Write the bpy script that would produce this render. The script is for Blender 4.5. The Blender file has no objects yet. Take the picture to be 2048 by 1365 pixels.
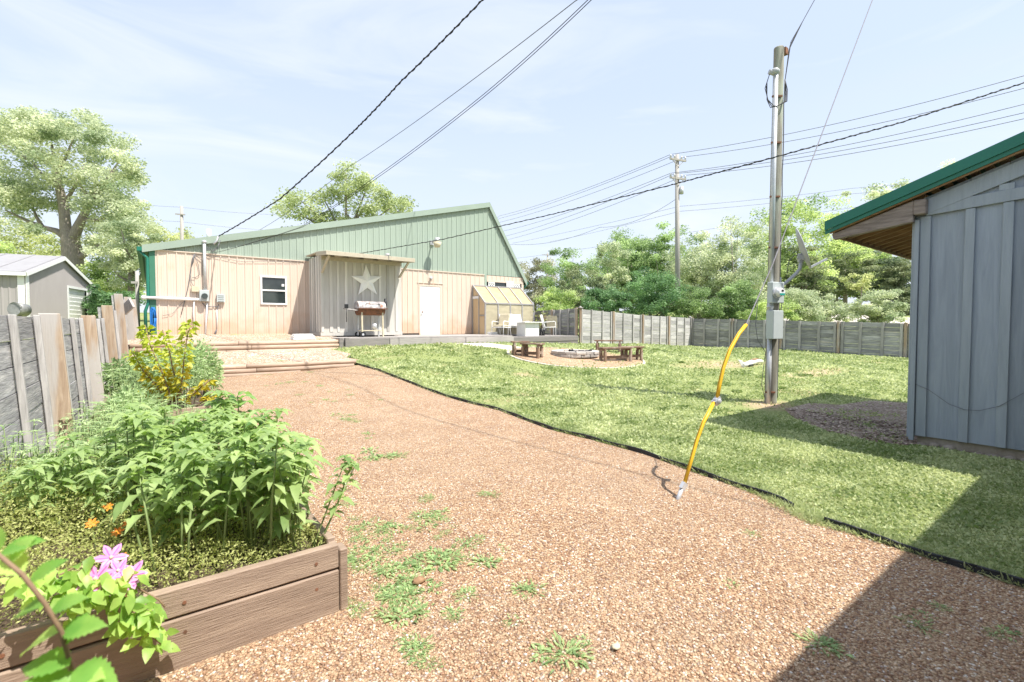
import bpy, math, random
import numpy as np
from mathutils import Vector, Matrix
random.seed(7); RNG = np.random.default_rng(7)
S = bpy.context.scene
PI = math.pi
# ---------------------------------------------------------------- camera
# yard frame: X runs along the long barn wall, Y runs towards it; the camera looks between the two
H0 = 650.0; FPX = 950.0; YAW = math.radians(37.3)
PITCH = math.atan((682.5 - H0) / FPX)
cam_d = bpy.data.cameras.new('camera'); cam = bpy.data.objects.new('camera', cam_d); S.collection.objects.link(cam)
cam.location = (0, 0, 1.5); cam.rotation_euler = (PI/2 - PITCH, 0, -YAW)
cam_d.sensor_width = 36; cam_d.lens = FPX / 2048 * 36; cam_d.clip_start = .02; cam_d.clip_end = 2000
cam_d.dof.use_dof = True; cam_d.dof.focus_distance = 7.5; cam_d.dof.aperture_fstop = 3.2
S.camera = cam
# ---------------------------------------------------------------- light
T_SUN = Vector((-.46, 1.0, -2.0)).normalized()
w = bpy.data.worlds.new('World'); S.world = w; w.use_nodes = True
nt = w.node_tree; nt.nodes.clear()
sky = nt.nodes.new('ShaderNodeTexSky'); sky.sky_type = 'NISHITA'; sky.sun_disc = False
sky.sun_elevation = math.asin(-T_SUN.z); sky.sun_rotation = math.atan2(-T_SUN.x, -T_SUN.y)
sky.air_density = 1.2; sky.dust_density = 1.6; sky.ozone_density = 1.6
bg = nt.nodes.new('ShaderNodeBackground'); bg.inputs[1].default_value = .15
wo = nt.nodes.new('ShaderNodeOutputWorld')
tc = nt.nodes.new('ShaderNodeTexCoord'); mp = nt.nodes.new('ShaderNodeMapping'); mp.inputs['Scale'].default_value = (1.2, 1.2, 5)
nz = nt.nodes.new('ShaderNodeTexNoise'); nz.inputs['Scale'].default_value = 1.5; nz.inputs['Detail'].default_value = 7; nz.inputs['Roughness'].default_value = .5; nz.inputs['Distortion'].default_value = .6
rp = nt.nodes.new('ShaderNodeValToRGB'); rp.color_ramp.elements[0].position = .50; rp.color_ramp.elements[1].position = .78
rp.color_ramp.elements[0].color = (.78,) * 3 + (1,); rp.color_ramp.elements[1].color = (.9,) * 3 + (1,)
mx = nt.nodes.new('ShaderNodeMixRGB'); mx.inputs[2].default_value = (2.62, 2.95, 3.62, 1)
L = nt.links.new
L(tc.outputs['Generated'], mp.inputs['Vector']); L(mp.outputs[0], nz.inputs['Vector']); L(nz.outputs[0], rp.inputs[0])
L(rp.outputs[0], mx.inputs[0]); L(sky.outputs[0], mx.inputs[1])
# paler towards the horizon, with thin wisps
sx = nt.nodes.new('ShaderNodeSeparateXYZ'); L(tc.outputs['Generated'], sx.inputs[0])
rh = nt.nodes.new('ShaderNodeValToRGB'); rh.color_ramp.elements[0].position = .0; rh.color_ramp.elements[0].color = (.62,) * 3 + (1,); rh.color_ramp.elements[1].position = .42; rh.color_ramp.elements[1].color = (0, 0, 0, 1); L(sx.outputs[2], rh.inputs[0])
mp2 = nt.nodes.new('ShaderNodeMapping'); mp2.inputs['Scale'].default_value = (1.5, 1.5, 7); mp2.inputs['Rotation'].default_value = (.15, .1, .5); L(tc.outputs['Generated'], mp2.inputs[0])
nc = nt.nodes.new('ShaderNodeTexNoise'); nc.inputs['Scale'].default_value = 1.3; nc.inputs['Detail'].default_value = 8; nc.inputs['Roughness'].default_value = .55; nc.inputs['Distortion'].default_value = 1.0; L(mp2.outputs[0], nc.inputs['Vector'])
rc = nt.nodes.new('ShaderNodeValToRGB'); rc.color_ramp.elements[0].position = .5; rc.color_ramp.elements[0].color = (0, 0, 0, 1); rc.color_ramp.elements[1].position = .8; rc.color_ramp.elements[1].color = (.75,) * 3 + (1,); L(nc.outputs[0], rc.inputs[0])
ad = nt.nodes.new('ShaderNodeMath'); ad.operation = 'ADD'; ad.use_clamp = True; L(rh.outputs[0], ad.inputs[0]); L(rc.outputs[0], ad.inputs[1])
m3 = nt.nodes.new('ShaderNodeMixRGB'); m3.inputs[2].default_value = (3.35, 3.55, 3.85, 1); L(ad.outputs[0], m3.inputs[0]); L(mx.outputs[0], m3.inputs[1]); L(m3.outputs[0], bg.inputs[0])
if True: pass
L(bg.outputs[0], wo.inputs[0])
sd = bpy.data.lights.new('sun', 'SUN'); sd.energy = 4.2; sd.angle = math.radians(.55); sd.color = (1, .95, .87)
so = bpy.data.objects.new('sun', sd); S.collection.objects.link(so); so.rotation_euler = T_SUN.to_track_quat('-Z', 'Y').to_euler(); so.location = (5, -9, 20)
S.view_settings.view_transform = 'Standard'; S.view_settings.look = 'None'; S.view_settings.gamma = 1; S.view_settings.exposure = .97
S.cycles.max_bounces = 8; S.cycles.transparent_max_bounces = 12

# ---------------------------------------------------------------- measuring helpers: a line of sight met by a plane of the yard
RV = Vector((math.cos(YAW), -math.sin(YAW), 0)); FH = Vector((math.sin(YAW), math.cos(YAW), 0))
FW = FH * math.cos(PITCH) + Vector((0, 0, -math.sin(PITCH))); UP = FH * math.sin(PITCH) + Vector((0, 0, math.cos(PITCH)))
C0 = Vector((0, 0, 1.5))
def ray(px, py): return RV * ((px - 1024) / FPX) + FW + UP * ((682.5 - py) / FPX)
def on_v(px, py, v): d = ray(px, py); return C0 + d * (v / d.y)
def on_u(px, py, u): d = ray(px, py); return C0 + d * (u / d.x)
def on_z(px, py, z): d = ray(px, py); return C0 + d * ((z - 1.5) / d.z)
def at_d(px, py, D): d = ray(px, py); return C0 + d * (D / d.dot(FH))
# ---------------------------------------------------------------- terrain height
cp = [(0,0,0),(3,0,0),(-4,0,0),(0,-8,0),(8,-6,0),(14,-4,0),(-5,6,.1),(-4,11,.4),(-8,16,.8),(-4,28,.9),(-14,24,.9),(-20,10,.5)]
for px, py, z in [(1541,805,0),(1352,1000,0),(1100,860,0),(880,790,.1),(1820,885,0),(1900,720,.0),(1500,728,.2),(1145,714,.48),(705,731,.43),(700,697,.78),(800,740,.40),(990,740,.33)]:
    p = on_z(px, py, z); cp.append((p.x, p.y, z))
for px, py, v in [(970,686,14.8),(690,694,14.8),(800,690,14.8),(1157,688,15.1),(1380,690,15.3),(1270,688,15.2)]:
    p = on_v(px, py, v); cp.append((p.x, p.y, p.z))
p = on_u(1815, 718, 24.3); cp.append((p.x, p.y, p.z)); p = on_u(1600, 703, 24.3); cp.append((p.x, p.y, p.z))
cp += [(-.6,3,0),(-.6,8,.08),(-.5,12.2,.28),(2,12.2,.33),(2,8,.08),(2,5,0),(2,14.6,.62),(0,14.6,.62),(2,17.6,.95),(10,18,.9),(14,18,.85),(2,23,1.2),(12,26,1.2),
       (27,18,.9),(31,8,.9),(30,0,.6),(22,26,1.3),(36,16,1.8),(28,30,2.0),(40,4,1.6),(52,24,3.0),(34,44,3.0),(10,45,2.4),(-20,45,1.8),(60,5,3.0),
       (-40,20,1),(-40,-40,0),(0,-60,0),(60,-40,0),(120,30,4),(70,100,4),(0,140,4),(-100,80,3)]
cp = np.array(cp, float)
def _phi(r2): return np.sqrt(r2 + 2.5)
_A = _phi(((cp[:, None, :2] - cp[None, :, :2]) ** 2).sum(-1)); _n = len(cp)
_M = np.block([[_A, np.ones((_n, 1))], [np.ones((1, _n)), np.zeros((1, 1))]])
_W = np.linalg.solve(_M, np.append(cp[:, 2], 0))
def GZ(x, y):
    x = np.clip(np.asarray(x, float), -150, 150); y = np.clip(np.asarray(y, float), -150, 150)
    q = np.stack([x.ravel(), y.ravel()], -1); out = np.empty(len(q))
    for i in range(0, len(q), 20000):
        d = ((q[i:i+20000, None, :] - cp[None, :, :2]) ** 2).sum(-1); out[i:i+20000] = _phi(d) @ _W[:-1] + _W[-1]
    return out.reshape(x.shape)
def G(x, y): return float(GZ(np.array([x]), np.array([y]))[0])
def on_g(px, py, dz=0.0):
    z = 0.2
    for _ in range(12):
        p = on_z(px, py, min(z + dz, 1.45)); z = .5 * z + .5 * G(p.x, p.y)
    return on_z(px, py, z + dz)
# edge between gravel and lawn
EDGE_PX = [(2300,1262),(2048,1178),(1830,1110),(1624,1040),(1560,1005),(1430,960),(1290,910),(1200,885),(1100,860),(1000,822),(880,790),(780,752),(715,730),(702,716),(692,700)]
EDGE = [on_g(*q) for q in EDGE_PX]
EDGE = [Vector((EDGE[0].x + .6, -8, 0))] + EDGE + [Vector((EDGE[-1].x, 14.9, .8))]
_ey = np.array([e.y for e in EDGE]); _ex = np.array([e.x for e in EDGE]); _o = np.argsort(_ey); _ey = _ey[_o]; _ex = _ex[_o]
def UE(v): return np.interp(v, _ey, _ex)
V1, V2, VB = 12.4, 14.72, 17.73          # two timber steps, barn wall
def gravel_z(x, y):
    z = GZ(x, y) + .008
    z = np.where(y > V1, .575 + (y - V1) / (V2 - V1) * .21 + 0 * x, z)
    z = np.where(y > V2, 1.02 + (y - V2) / (VB - V2) * .18, z)
    return z

# ---------------------------------------------------------------- object helpers
def tag(o, label=None, cat=None, group=None, kind=None):
    if label: o['label'] = label
    if cat: o['category'] = cat
    if group: o['group'] = group
    if kind: o['kind'] = kind
    return o
def empty(name, loc, label, cat, group=None):
    o = bpy.data.objects.new(name, None); S.collection.objects.link(o); o.location = loc; o.empty_display_size = .2
    return tag(o, label, cat, group)
def origin(o):
    v = Vector((0, 0, 0))
    while o is not None: v += o.location; o = o.parent
    return v
def link_mesh(name, me, mat, parent=None, loc=None):
    o = bpy.data.objects.new(name, me); S.collection.objects.link(o); me.materials.append(mat)
    if parent is not None: o.parent = parent
    if loc is not None: o.location = loc
    return o
def fast_mesh(name, V, F, tone=None, smooth=False):
    """V (n,3), F (m,k) constant k"""
    me = bpy.data.meshes.new(name); V = np.asarray(V, np.float32); F = np.asarray(F, np.int32); m, k = F.shape
    me.vertices.add(len(V)); me.vertices.foreach_set('co', V.ravel())
    me.loops.add(m * k); me.loops.foreach_set('vertex_index', F.ravel())
    me.polygons.add(m); me.polygons.foreach_set('loop_start', np.arange(0, m * k, k, dtype=np.int32)); me.polygons.foreach_set('loop_total', np.full(m, k, np.int32))
    if smooth: me.polygons.foreach_set('use_smooth', np.ones(m, bool))
    me.update(calc_edges=True)
    if tone is not None:
        a = me.attributes.new('tone', 'FLOAT', 'FACE'); a.data.foreach_set('value', np.asarray(tone, np.float32))
    return me
class MB:
    def __init__(s): s.v = []; s.f = []; s.t = []; s.sm = []
    def add(s, vs, fs, tone=0, smooth=False):
        b = len(s.v); s.v += [Vector(p) for p in vs]
        for f in fs: s.f.append([i + b for i in f]); s.t.append(tone); s.sm.append(smooth)
        return s
    def box(s, a, b, tone=0):
        x0, x1 = sorted((a[0], b[0])); y0, y1 = sorted((a[1], b[1])); z0, z1 = sorted((a[2], b[2]))
        return s.add([(x0,y0,z0),(x1,y0,z0),(x1,y1,z0),(x0,y1,z0),(x0,y0,z1),(x1,y0,z1),(x1,y1,z1),(x0,y1,z1)],
              [(3,2,1,0),(4,5,6,7),(0,1,5,4),(1,2,6,5),(2,3,7,6),(3,0,4,7)], tone)
    def beam(s, p, q, w, h, up=(0, 0, 1), tone=0):
        p = Vector(p); q = Vector(q); d = (q - p).normalized(); up = Vector(up)
        sd = d.cross(up)
        if sd.length < 1e-4: sd = d.cross(Vector((1, 0, 0)))
        sd.normalize(); u2 = sd.cross(d).normalized(); vs = []
        for c in (p, q):
            for i, j in ((-1,-1),(1,-1),(1,1),(-1,1)): vs.append(c + sd * (i * w / 2) + u2 * (j * h / 2))
        return s.add(vs, [(0,1,2,3),(7,6,5,4),(0,4,5,1),(1,5,6,2),(2,6,7,3),(3,7,4,0)], tone)
    def tube(s, pts, r, n=8, tone=0, cap=True):
        pts = [Vector(p) for p in pts]; m = len(pts); rs = r if isinstance(r, (list, tuple)) else [r] * m
        vs = []; prev = None
        for i, p in enumerate(pts):
            d = (pts[min(i + 1, m - 1)] - pts[max(i - 1, 0)]).normalized()
            if prev is None: a = d.orthogonal().normalized()
            else:
                a = prev - d * prev.dot(d)
                a = a.normalized() if a.length > 1e-5 else d.orthogonal().normalized()
            prev = a; b = d.cross(a)
            for k in range(n): t = 2 * PI * k / n; vs.append(p + (a * math.cos(t) + b * math.sin(t)) * rs[i])
        fs = [(i*n+k, i*n+(k+1)%n, (i+1)*n+(k+1)%n, (i+1)*n+k) for i in range(m - 1) for k in range(n)]
        s.add(vs, fs, tone, True)
        if cap:
            b0 = len(s.v) - len(vs)
            s.f.append([b0 + k for k in range(n)][::-1]); s.t.append(tone); s.sm.append(False)
            s.f.append([b0 + (m-1)*n + k for k in range(n)]); s.t.append(tone); s.sm.append(False)
        return s
    def cyl(s, p, q, r, r2=None, n=16, tone=0): return s.tube([p, q], [r, r if r2 is None else r2], n, tone)
    def poly(s, pts, th, tone=0):
        """flat polygon given as 3-D points, thickened by vector th"""
        pts = [Vector(p) for p in pts]; n = len(pts); th = Vector(th)
        return s.add(pts + [p + th for p in pts], [list(range(n))[::-1], list(range(n, 2*n))] + [(i, (i+1)%n, (i+1)%n+n, i+n) for i in range(n)], tone)
    def blob(s, c, r, n=8, tone=0, jit=.12, sc=(1,1,1)):
        c = Vector(c); vs = [c + Vector((0,0,-r*sc[2]))]; m = max(3, n // 2)
        for i in range(1, m):
            ph = -PI/2 + PI * i / m
            for k in range(n):
                t = 2*PI*k/n; rr = r * (1 + random.uniform(-jit, jit))
                vs.append(c + Vector((math.cos(ph)*math.cos(t)*rr*sc[0], math.cos(ph)*math.sin(t)*rr*sc[1], math.sin(ph)*rr*sc[2])))
        vs.append(c + Vector((0,0,r*sc[2]))); e = len(vs) - 1
        fs = [(0, 1+(k+1)%n, 1+k) for k in range(n)]
        for i in range(m - 2):
            for k in range(n): fs.append((1+i*n+k, 1+i*n+(k+1)%n, 1+(i+1)*n+(k+1)%n, 1+(i+1)*n+k))
        fs += [(e, 1+(m-2)*n+k, 1+(m-2)*n+(k+1)%n) for k in range(n)]
        return s.add(vs, fs, tone, True)
    def xf(s, fn): s.v = [Vector(fn(p)) for p in s.v]; return s
    def build(s, name, mat, parent=None, bevel=0, loc=None):
        me = bpy.data.meshes.new(name)
        if parent is not None: o0 = origin(parent)
        elif loc is not None: o0 = Vector(loc)
        else:
            a = np.array([list(p) for p in s.v]); o0 = Vector((float(a[:,0].mean()), float(a[:,1].mean()), float(a[:,2].min())))
        me.from_pydata([tuple(p - o0) for p in s.v], [], s.f)
        me.polygons.foreach_set('use_smooth', s.sm)
        at = me.attributes.new('tone', 'FLOAT', 'FACE'); at.data.foreach_set('value', s.t)
        me.update()
        o = link_mesh(name, me, mat, parent, None if parent is not None else o0)
        if bevel:
            b = o.modifiers.new('bevel', 'BEVEL'); b.width = bevel; b.segments = 1; b.limit_method = 'ANGLE'; b.angle_limit = .7
        return o
def copy_tree(o, parent=None):
    c = o.copy(); S.collection.objects.link(c)
    if parent is not None: c.parent = parent
    for ch in [x for x in S.objects if x.parent is o]: copy_tree(ch, c)
    return c

# ---------------------------------------------------------------- materials
def _n(nt, t, **k):
    n = nt.nodes.new(t)
    for a, b in k.items(): setattr(n, a, b)
    return n
def mat(name, c1, c2=None, scale=4, stretch=(1,1,1), rough=.75, bump=.15, bscale=None, metal=0, tone=.0, rnd=0., spec=.35, c3=None, s3=1.3, t3=(.52,.66), dist=.0, detail=7, stretch3=(1,1,1), bstretch=None):
    m = bpy.data.materials.new(name); m.use_nodes = True; nt = m.node_tree; L = nt.links.new
    b = nt.nodes['Principled BSDF']; b.inputs['Roughness'].default_value = rough; b.inputs['Metallic'].default_value = metal
    b.inputs['Specular IOR Level'].default_value = spec
    tc = _n(nt, 'ShaderNodeTexCoord'); mp = _n(nt, 'ShaderNodeMapping'); mp.inputs['Scale'].default_value = stretch; L(tc.outputs['Object'], mp.inputs[0])
    nz = _n(nt, 'ShaderNodeTexNoise'); nz.inputs['Scale'].default_value = scale; nz.inputs['Detail'].default_value = detail; nz.inputs['Roughness'].default_value = .62; nz.inputs['Distortion'].default_value = dist
    L(mp.outputs[0], nz.inputs['Vector'])
    if c2 is None: c2 = tuple(x * .82 for x in c1)
    r = _n(nt, 'ShaderNodeValToRGB'); r.color_ramp.elements[0].position = .32; r.color_ramp.elements[1].position = .68
    r.color_ramp.elements[0].color = (*c2, 1); r.color_ramp.elements[1].color = (*c1, 1); L(nz.outputs[0], r.inputs[0])
    col = r.outputs[0]
    if c3 is not None:
        mp3 = _n(nt, 'ShaderNodeMapping'); mp3.inputs['Scale'].default_value = stretch3; L(tc.outputs['Object'], mp3.inputs[0])
        n3 = _n(nt, 'ShaderNodeTexNoise'); n3.inputs['Scale'].default_value = s3; n3.inputs['Detail'].default_value = 5; L(mp3.outputs[0], n3.inputs['Vector'])
        r3 = _n(nt, 'ShaderNodeValToRGB'); r3.color_ramp.elements[0].position = t3[0]; r3.color_ramp.elements[1].position = t3[1]; L(n3.outputs[0], r3.inputs[0])
        mx = _n(nt, 'ShaderNodeMixRGB'); mx.inputs[2].default_value = (*c3, 1); L(r3.outputs[0], mx.inputs[0]); L(col, mx.inputs[1]); col = mx.outputs[0]
    if tone or rnd:
        at = _n(nt, 'ShaderNodeAttribute'); at.attribute_name = 'tone'
        mu = _n(nt, 'ShaderNodeMath', operation='MULTIPLY_ADD'); mu.inputs[1].default_value = tone; mu.inputs[2].default_value = 1.0 - rnd / 2; L(at.outputs['Fac'], mu.inputs[0])
        oi = _n(nt, 'ShaderNodeObjectInfo'); mu2 = _n(nt, 'ShaderNodeMath', operation='MULTIPLY_ADD'); mu2.inputs[1].default_value = rnd; L(oi.outputs['Random'], mu2.inputs[0]); L(mu.outputs[0], mu2.inputs[2])
        hs = _n(nt, 'ShaderNodeHueSaturation'); L(mu2.outputs[0], hs.inputs['Value']); L(col, hs.inputs['Color']); col = hs.outputs[0]
    L(col, b.inputs['Base Color'])
    if bump:
        nb = _n(nt, 'ShaderNodeTexNoise'); nb.inputs['Scale'].default_value = bscale or scale * 3; nb.inputs['Detail'].default_value = 5
        if bstretch:
            mb_ = _n(nt, 'ShaderNodeMapping'); mb_.inputs['Scale'].default_value = bstretch; L(tc.outputs['Object'], mb_.inputs[0]); L(mb_.outputs[0], nb.inputs['Vector'])
        else: L(mp.outputs[0], nb.inputs['Vector'])
        bp = _n(nt, 'ShaderNodeBump'); bp.inputs['Strength'].default_value = bump; bp.inputs['Distance'].default_value = .01
        L(nb.outputs[0], bp.inputs['Height']); L(bp.outputs[0], b.inputs['Normal'])
    return m
def leaf_mat(name, dark, light, trans=.35, rough=.5, nscale=.9):
    m = bpy.data.materials.new(name); m.use_nodes = True; nt = m.node_tree; L = nt.links.new; nt.nodes.clear()
    out = _n(nt, 'ShaderNodeOutputMaterial'); tc = _n(nt, 'ShaderNodeTexCoord'); nz = _n(nt, 'ShaderNodeTexNoise'); nz.inputs['Scale'].default_value = nscale; nz.inputs['Detail'].default_value = 3
    L(tc.outputs['Object'], nz.inputs['Vector'])
    at = _n(nt, 'ShaderNodeAttribute'); at.attribute_name = 'tone'
    ma = _n(nt, 'ShaderNodeMath', operation='MULTIPLY_ADD'); ma.inputs[1].default_value = .28; L(at.outputs['Fac'], ma.inputs[0]); L(nz.outputs[0], ma.inputs[2])
    r = _n(nt, 'ShaderNodeValToRGB'); r.color_ramp.elements[0].position = .22; r.color_ramp.elements[1].position = .78
    r.color_ramp.elements[0].color = (*dark, 1); r.color_ramp.elements[1].color = (*light, 1); L(ma.outputs[0], r.inputs[0])
    b = _n(nt, 'ShaderNodeBsdfPrincipled'); b.inputs['Roughness'].default_value = rough; b.inputs['Specular IOR Level'].default_value = .35
    L(r.outputs[0], b.inputs['Base Color'])
    tr = _n(nt, 'ShaderNodeBsdfTranslucent'); hs = _n(nt, 'ShaderNodeHueSaturation'); hs.inputs['Saturation'].default_value = 1.15; hs.inputs['Value'].default_value = 1.35; hs.inputs['Hue'].default_value = .49
    L(r.outputs[0], hs.inputs['Color']); L(hs.outputs[0], tr.inputs[0])
    ms = _n(nt, 'ShaderNodeMixShader'); ms.inputs[0].default_value = trans; L(b.outputs[0], ms.inputs[1]); L(tr.outputs[0], ms.inputs[2]); L(ms.outputs[0], out.inputs[0])
    return m
def gravel_mat(name, cols, scale, patch=(.5, .36, .24), patch_amt=.35, strength=.9):
    m = bpy.data.materials.new(name); m.use_nodes = True; nt = m.node_tree; L = nt.links.new; b = nt.nodes['Principled BSDF']
    b.inputs['Roughness'].default_value = .8; b.inputs['Specular IOR Level'].default_value = .3
    tc = _n(nt, 'ShaderNodeTexCoord')
    nw = _n(nt, 'ShaderNodeTexNoise'); nw.inputs['Scale'].default_value = scale * .6; L(tc.outputs['Object'], nw.inputs['Vector'])
    va = _n(nt, 'ShaderNodeVectorMath', operation='MULTIPLY_ADD'); va.inputs[1].default_value = (.012,) * 3; L(nw.outputs['Color'], va.inputs[0]); L(tc.outputs['Object'], va.inputs[2])
    vo = _n(nt, 'ShaderNodeTexVoronoi'); vo.inputs['Scale'].default_value = scale; L(va.outputs[0], vo.inputs['Vector'])
    sp = _n(nt, 'ShaderNodeSeparateColor'); L(vo.outputs['Color'], sp.inputs[0])
    r = _n(nt, 'ShaderNodeValToRGB'); r.color_ramp.interpolation = 'CONSTANT'; el = r.color_ramp.elements
    el[0].position = 0; el[0].color = (*cols[0][1], 1); el[1].position = cols[1][0]; el[1].color = (*cols[1][1], 1)
    for p_, c_ in cols[2:]: e = el.new(p_); e.color = (*c_, 1)
    L(sp.outputs[0], r.inputs[0])
    n2 = _n(nt, 'ShaderNodeTexNoise'); n2.inputs['Scale'].default_value = .55; n2.inputs['Detail'].default_value = 8; n2.inputs['Roughness'].default_value = .65; L(tc.outputs['Object'], n2.inputs['Vector'])
    r2 = _n(nt, 'ShaderNodeValToRGB'); r2.color_ramp.elements[0].position = .42; r2.color_ramp.elements[1].position = .74; r2.color_ramp.elements[1].color = (patch_amt,) * 3 + (1,); L(n2.outputs[0], r2.inputs[0])
    mx = _n(nt, 'ShaderNodeMixRGB'); mx.inputs[2].default_value = (*patch, 1); L(r2.outputs[0], mx.inputs[0]); L(r.outputs[0], mx.inputs[1])
    # base colour goes darker in the gaps between stones
    rg = _n(nt, 'ShaderNodeValToRGB'); rg.color_ramp.elements[0].position = .42; rg.color_ramp.elements[0].color = (1,1,1,1); rg.color_ramp.elements[1].position = .75; rg.color_ramp.elements[1].color = (.45,.38,.33,1)
    L(vo.outputs['Distance'], rg.inputs[0]); mg = _n(nt, 'ShaderNodeMixRGB', blend_type='MULTIPLY'); mg.inputs[0].default_value = .8; L(mx.outputs[0], mg.inputs[1]); L(rg.outputs[0], mg.inputs[2])
    nv = _n(nt, 'ShaderNodeTexNoise'); nv.inputs['Scale'].default_value = 1.9; nv.inputs['Detail'].default_value = 9; nv.inputs['Roughness'].default_value = .7; L(tc.outputs['Object'], nv.inputs['Vector'])
    rv_ = _n(nt, 'ShaderNodeValToRGB'); rv_.color_ramp.elements[0].position = .36; rv_.color_ramp.elements[0].color = (.84,.81,.775,1); rv_.color_ramp.elements[1].position = .6; rv_.color_ramp.elements[1].color = (1,.985,.95,1); L(nv.outputs[0], rv_.inputs[0])
    mv = _n(nt, 'ShaderNodeMixRGB', blend_type='MULTIPLY'); mv.inputs[0].default_value = 1; L(mg.outputs[0], mv.inputs[1]); L(rv_.outputs[0], mv.inputs[2])
    L(mv.outputs[0], b.inputs['Base Color'])
    inv = _n(nt, 'ShaderNodeMath', operation='SUBTRACT'); inv.inputs[0].default_value = 1; L(vo.outputs['Distance'], inv.inputs[1])
    bp = _n(nt, 'ShaderNodeBump'); bp.inputs['Strength'].default_value = strength; bp.inputs['Distance'].default_value = .012; L(inv.outputs[0], bp.inputs['Height']); L(bp.outputs[0], b.inputs['Normal'])
    return m
BR = (.37, .19, .095)
M = {}
M['gravel'] = gravel_mat('pea_gravel', [(0,(.40,.245,.145)),(.14,(.52,.36,.225)),(.30,(.27,.155,.10)),(.46,(.60,.45,.30)),(.60,(.44,.28,.17)),(.73,(.56,.40,.26)),(.83,(.30,.225,.185)),(.90,(.70,.60,.47)),(.955,(.84,.81,.76))], 88, (.52,.40,.29), .6)
M['gravel_pale'] = gravel_mat('crushed_rock', [(0,(.46,.37,.28)),(.2,(.58,.50,.41)),(.4,(.34,.27,.21)),(.6,(.66,.60,.53)),(.75,(.48,.33,.21)),(.9,(.78,.76,.74))], 34, (.52,.37,.24), .75, 1.0)
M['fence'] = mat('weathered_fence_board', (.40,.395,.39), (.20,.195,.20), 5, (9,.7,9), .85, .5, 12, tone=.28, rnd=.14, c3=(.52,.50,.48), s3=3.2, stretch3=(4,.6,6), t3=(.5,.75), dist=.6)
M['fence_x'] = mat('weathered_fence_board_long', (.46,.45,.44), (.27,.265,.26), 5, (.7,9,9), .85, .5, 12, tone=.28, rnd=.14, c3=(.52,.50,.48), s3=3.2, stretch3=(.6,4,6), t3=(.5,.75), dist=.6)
M['batten'] = mat('grey_fence_batten', (.46,.44,.42), (.29,.275,.265), 6, (6,6,.6), .85, .4, 14, tone=.2, rnd=.25)
M['post'] = mat('tan_fence_post', (.46,.36,.265), (.29,.20,.135), 3.2, (5,5,.45), .8, .3, 14, tone=.2, rnd=.2, dist=1.6, c3=(.42,.39,.36), s3=1.9, stretch3=(3,3,.5), t3=(.48,.62))
M['tan'] = mat('tan_metal_siding', (.66,.545,.455), (.62,.51,.425), 2, (4,4,.4), .55, .03, tone=.25, c3=(.56,.36,.21), s3=1.1, stretch3=(2,1,1.1), t3=(.6,.9))
M['green'] = mat('green_metal_siding', (.335,.405,.34), (.305,.37,.31), 1.2, (3,3,.4), .5, .03, tone=.25)
M['greentrim'] = mat('green_metal_trim', (.31,.38,.32), (.28,.345,.29), 1.5, (1,1,1), .45, .02)
M['greencorner'] = mat('green_corner_trim', (.06,.20,.135), (.05,.165,.11), 1.5, (1,1,1), .4, .02)
M['roofgreen'] = mat('green_roof_metal', (.022,.17,.12), (.018,.145,.10), 2, (1,1,1), .38, .03)
M['white'] = mat('white_paint', (.80,.80,.79), (.74,.74,.73), 6, rough=.5, bump=.05)
M['white_soft'] = mat('white_cushion', (.80,.79,.77), (.72,.71,.68), 9, rough=.9, bump=.2)
M['cream_soft'] = mat('cream_cushion', (.62,.55,.40), (.52,.46,.33), 9, rough=.9, bump=.2)
M['greyclad'] = mat('grey_painted_plank', (.60,.58,.535), (.52,.50,.46), 4, (5,5,.5), .8, .25, 10, tone=.25, rnd=.16)
M['beigewood'] = mat('beige_painted_trim', (.52,.47,.37), (.44,.39,.31), 5, (3,3,3), .75, .2)
M['deck'] = mat('grey_deck_board', (.37,.345,.325), (.26,.24,.23), 4, (.6,7,7), .85, .3, 12, tone=.25)
M['deckdark'] = mat('dark_grey_deck_paint', (.24,.22,.21), (.17,.16,.155), 4, (.6,7,7), .8, .2, 12, tone=.2)
M['brown'] = mat('brown_painted_plank', (.335,.25,.19), (.26,.19,.145), 5, (.6,7,9), .7, .55, 22, tone=.2, rnd=.1, c3=(.42,.32,.24), s3=2.3, stretch3=(.7,3,4), t3=(.52,.75), dist=.5)
M['brown_y'] = mat('brown_painted_side_plank', (.335,.25,.19), (.26,.19,.145), 5, (7,.6,9), .7, .55, 22, tone=.2, rnd=.1, c3=(.42,.32,.24), s3=2.3, stretch3=(3,.7,4), t3=(.52,.75), dist=.5)
M['benchwood'] = mat('brown_bench_wood', (.25,.165,.115), (.17,.11,.075), 8, (3,3,3), .75, .3, rnd=.15, c3=(.40,.33,.27), s3=4)
M['log'] = mat('landscape_timber', (.47,.355,.27), (.33,.24,.18), 5, (.8,6,6), .85, .4, 14, tone=.25, rnd=.2)
M['soil'] = mat('dark_soil', (.10,.07,.045), (.05,.035,.025), 14, rough=.95, bump=.8)
M['shed'] = mat('blue_grey_shed_plank', (.30,.345,.40), (.235,.275,.325), 2.6, (6,6,.45), .7, .5, 16, tone=.2, rnd=.10, dist=.8, c3=(.20,.23,.265), s3=2.2, stretch3=(3,3,.35), t3=(.58,.85))
M['shedtrim'] = mat('blue_grey_shed_batten', (.35,.40,.45), (.28,.325,.37), 3, (6,6,.45), .7, .4, 16, rnd=.12)
M['rawwood'] = mat('raw_eave_wood', (.40,.25,.14), (.24,.14,.075), 4, (6,.7,6), .8, .3, 14, tone=.3, rnd=.2, dist=.8)
M['oldbeam'] = mat('old_grey_beam', (.34,.29,.26), (.16,.13,.115), 4, (6,.7,6), .85, .7, 16, dist=1.2)
M['concrete'] = mat('rough_concrete', (.42,.37,.32), (.28,.24,.20), 9, rough=.95, bump=1., bscale=26)
M['path'] = mat('pale_concrete_path', (.60,.54,.46), (.50,.45,.38), 3, rough=.9, bump=.3, bscale=30)
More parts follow.
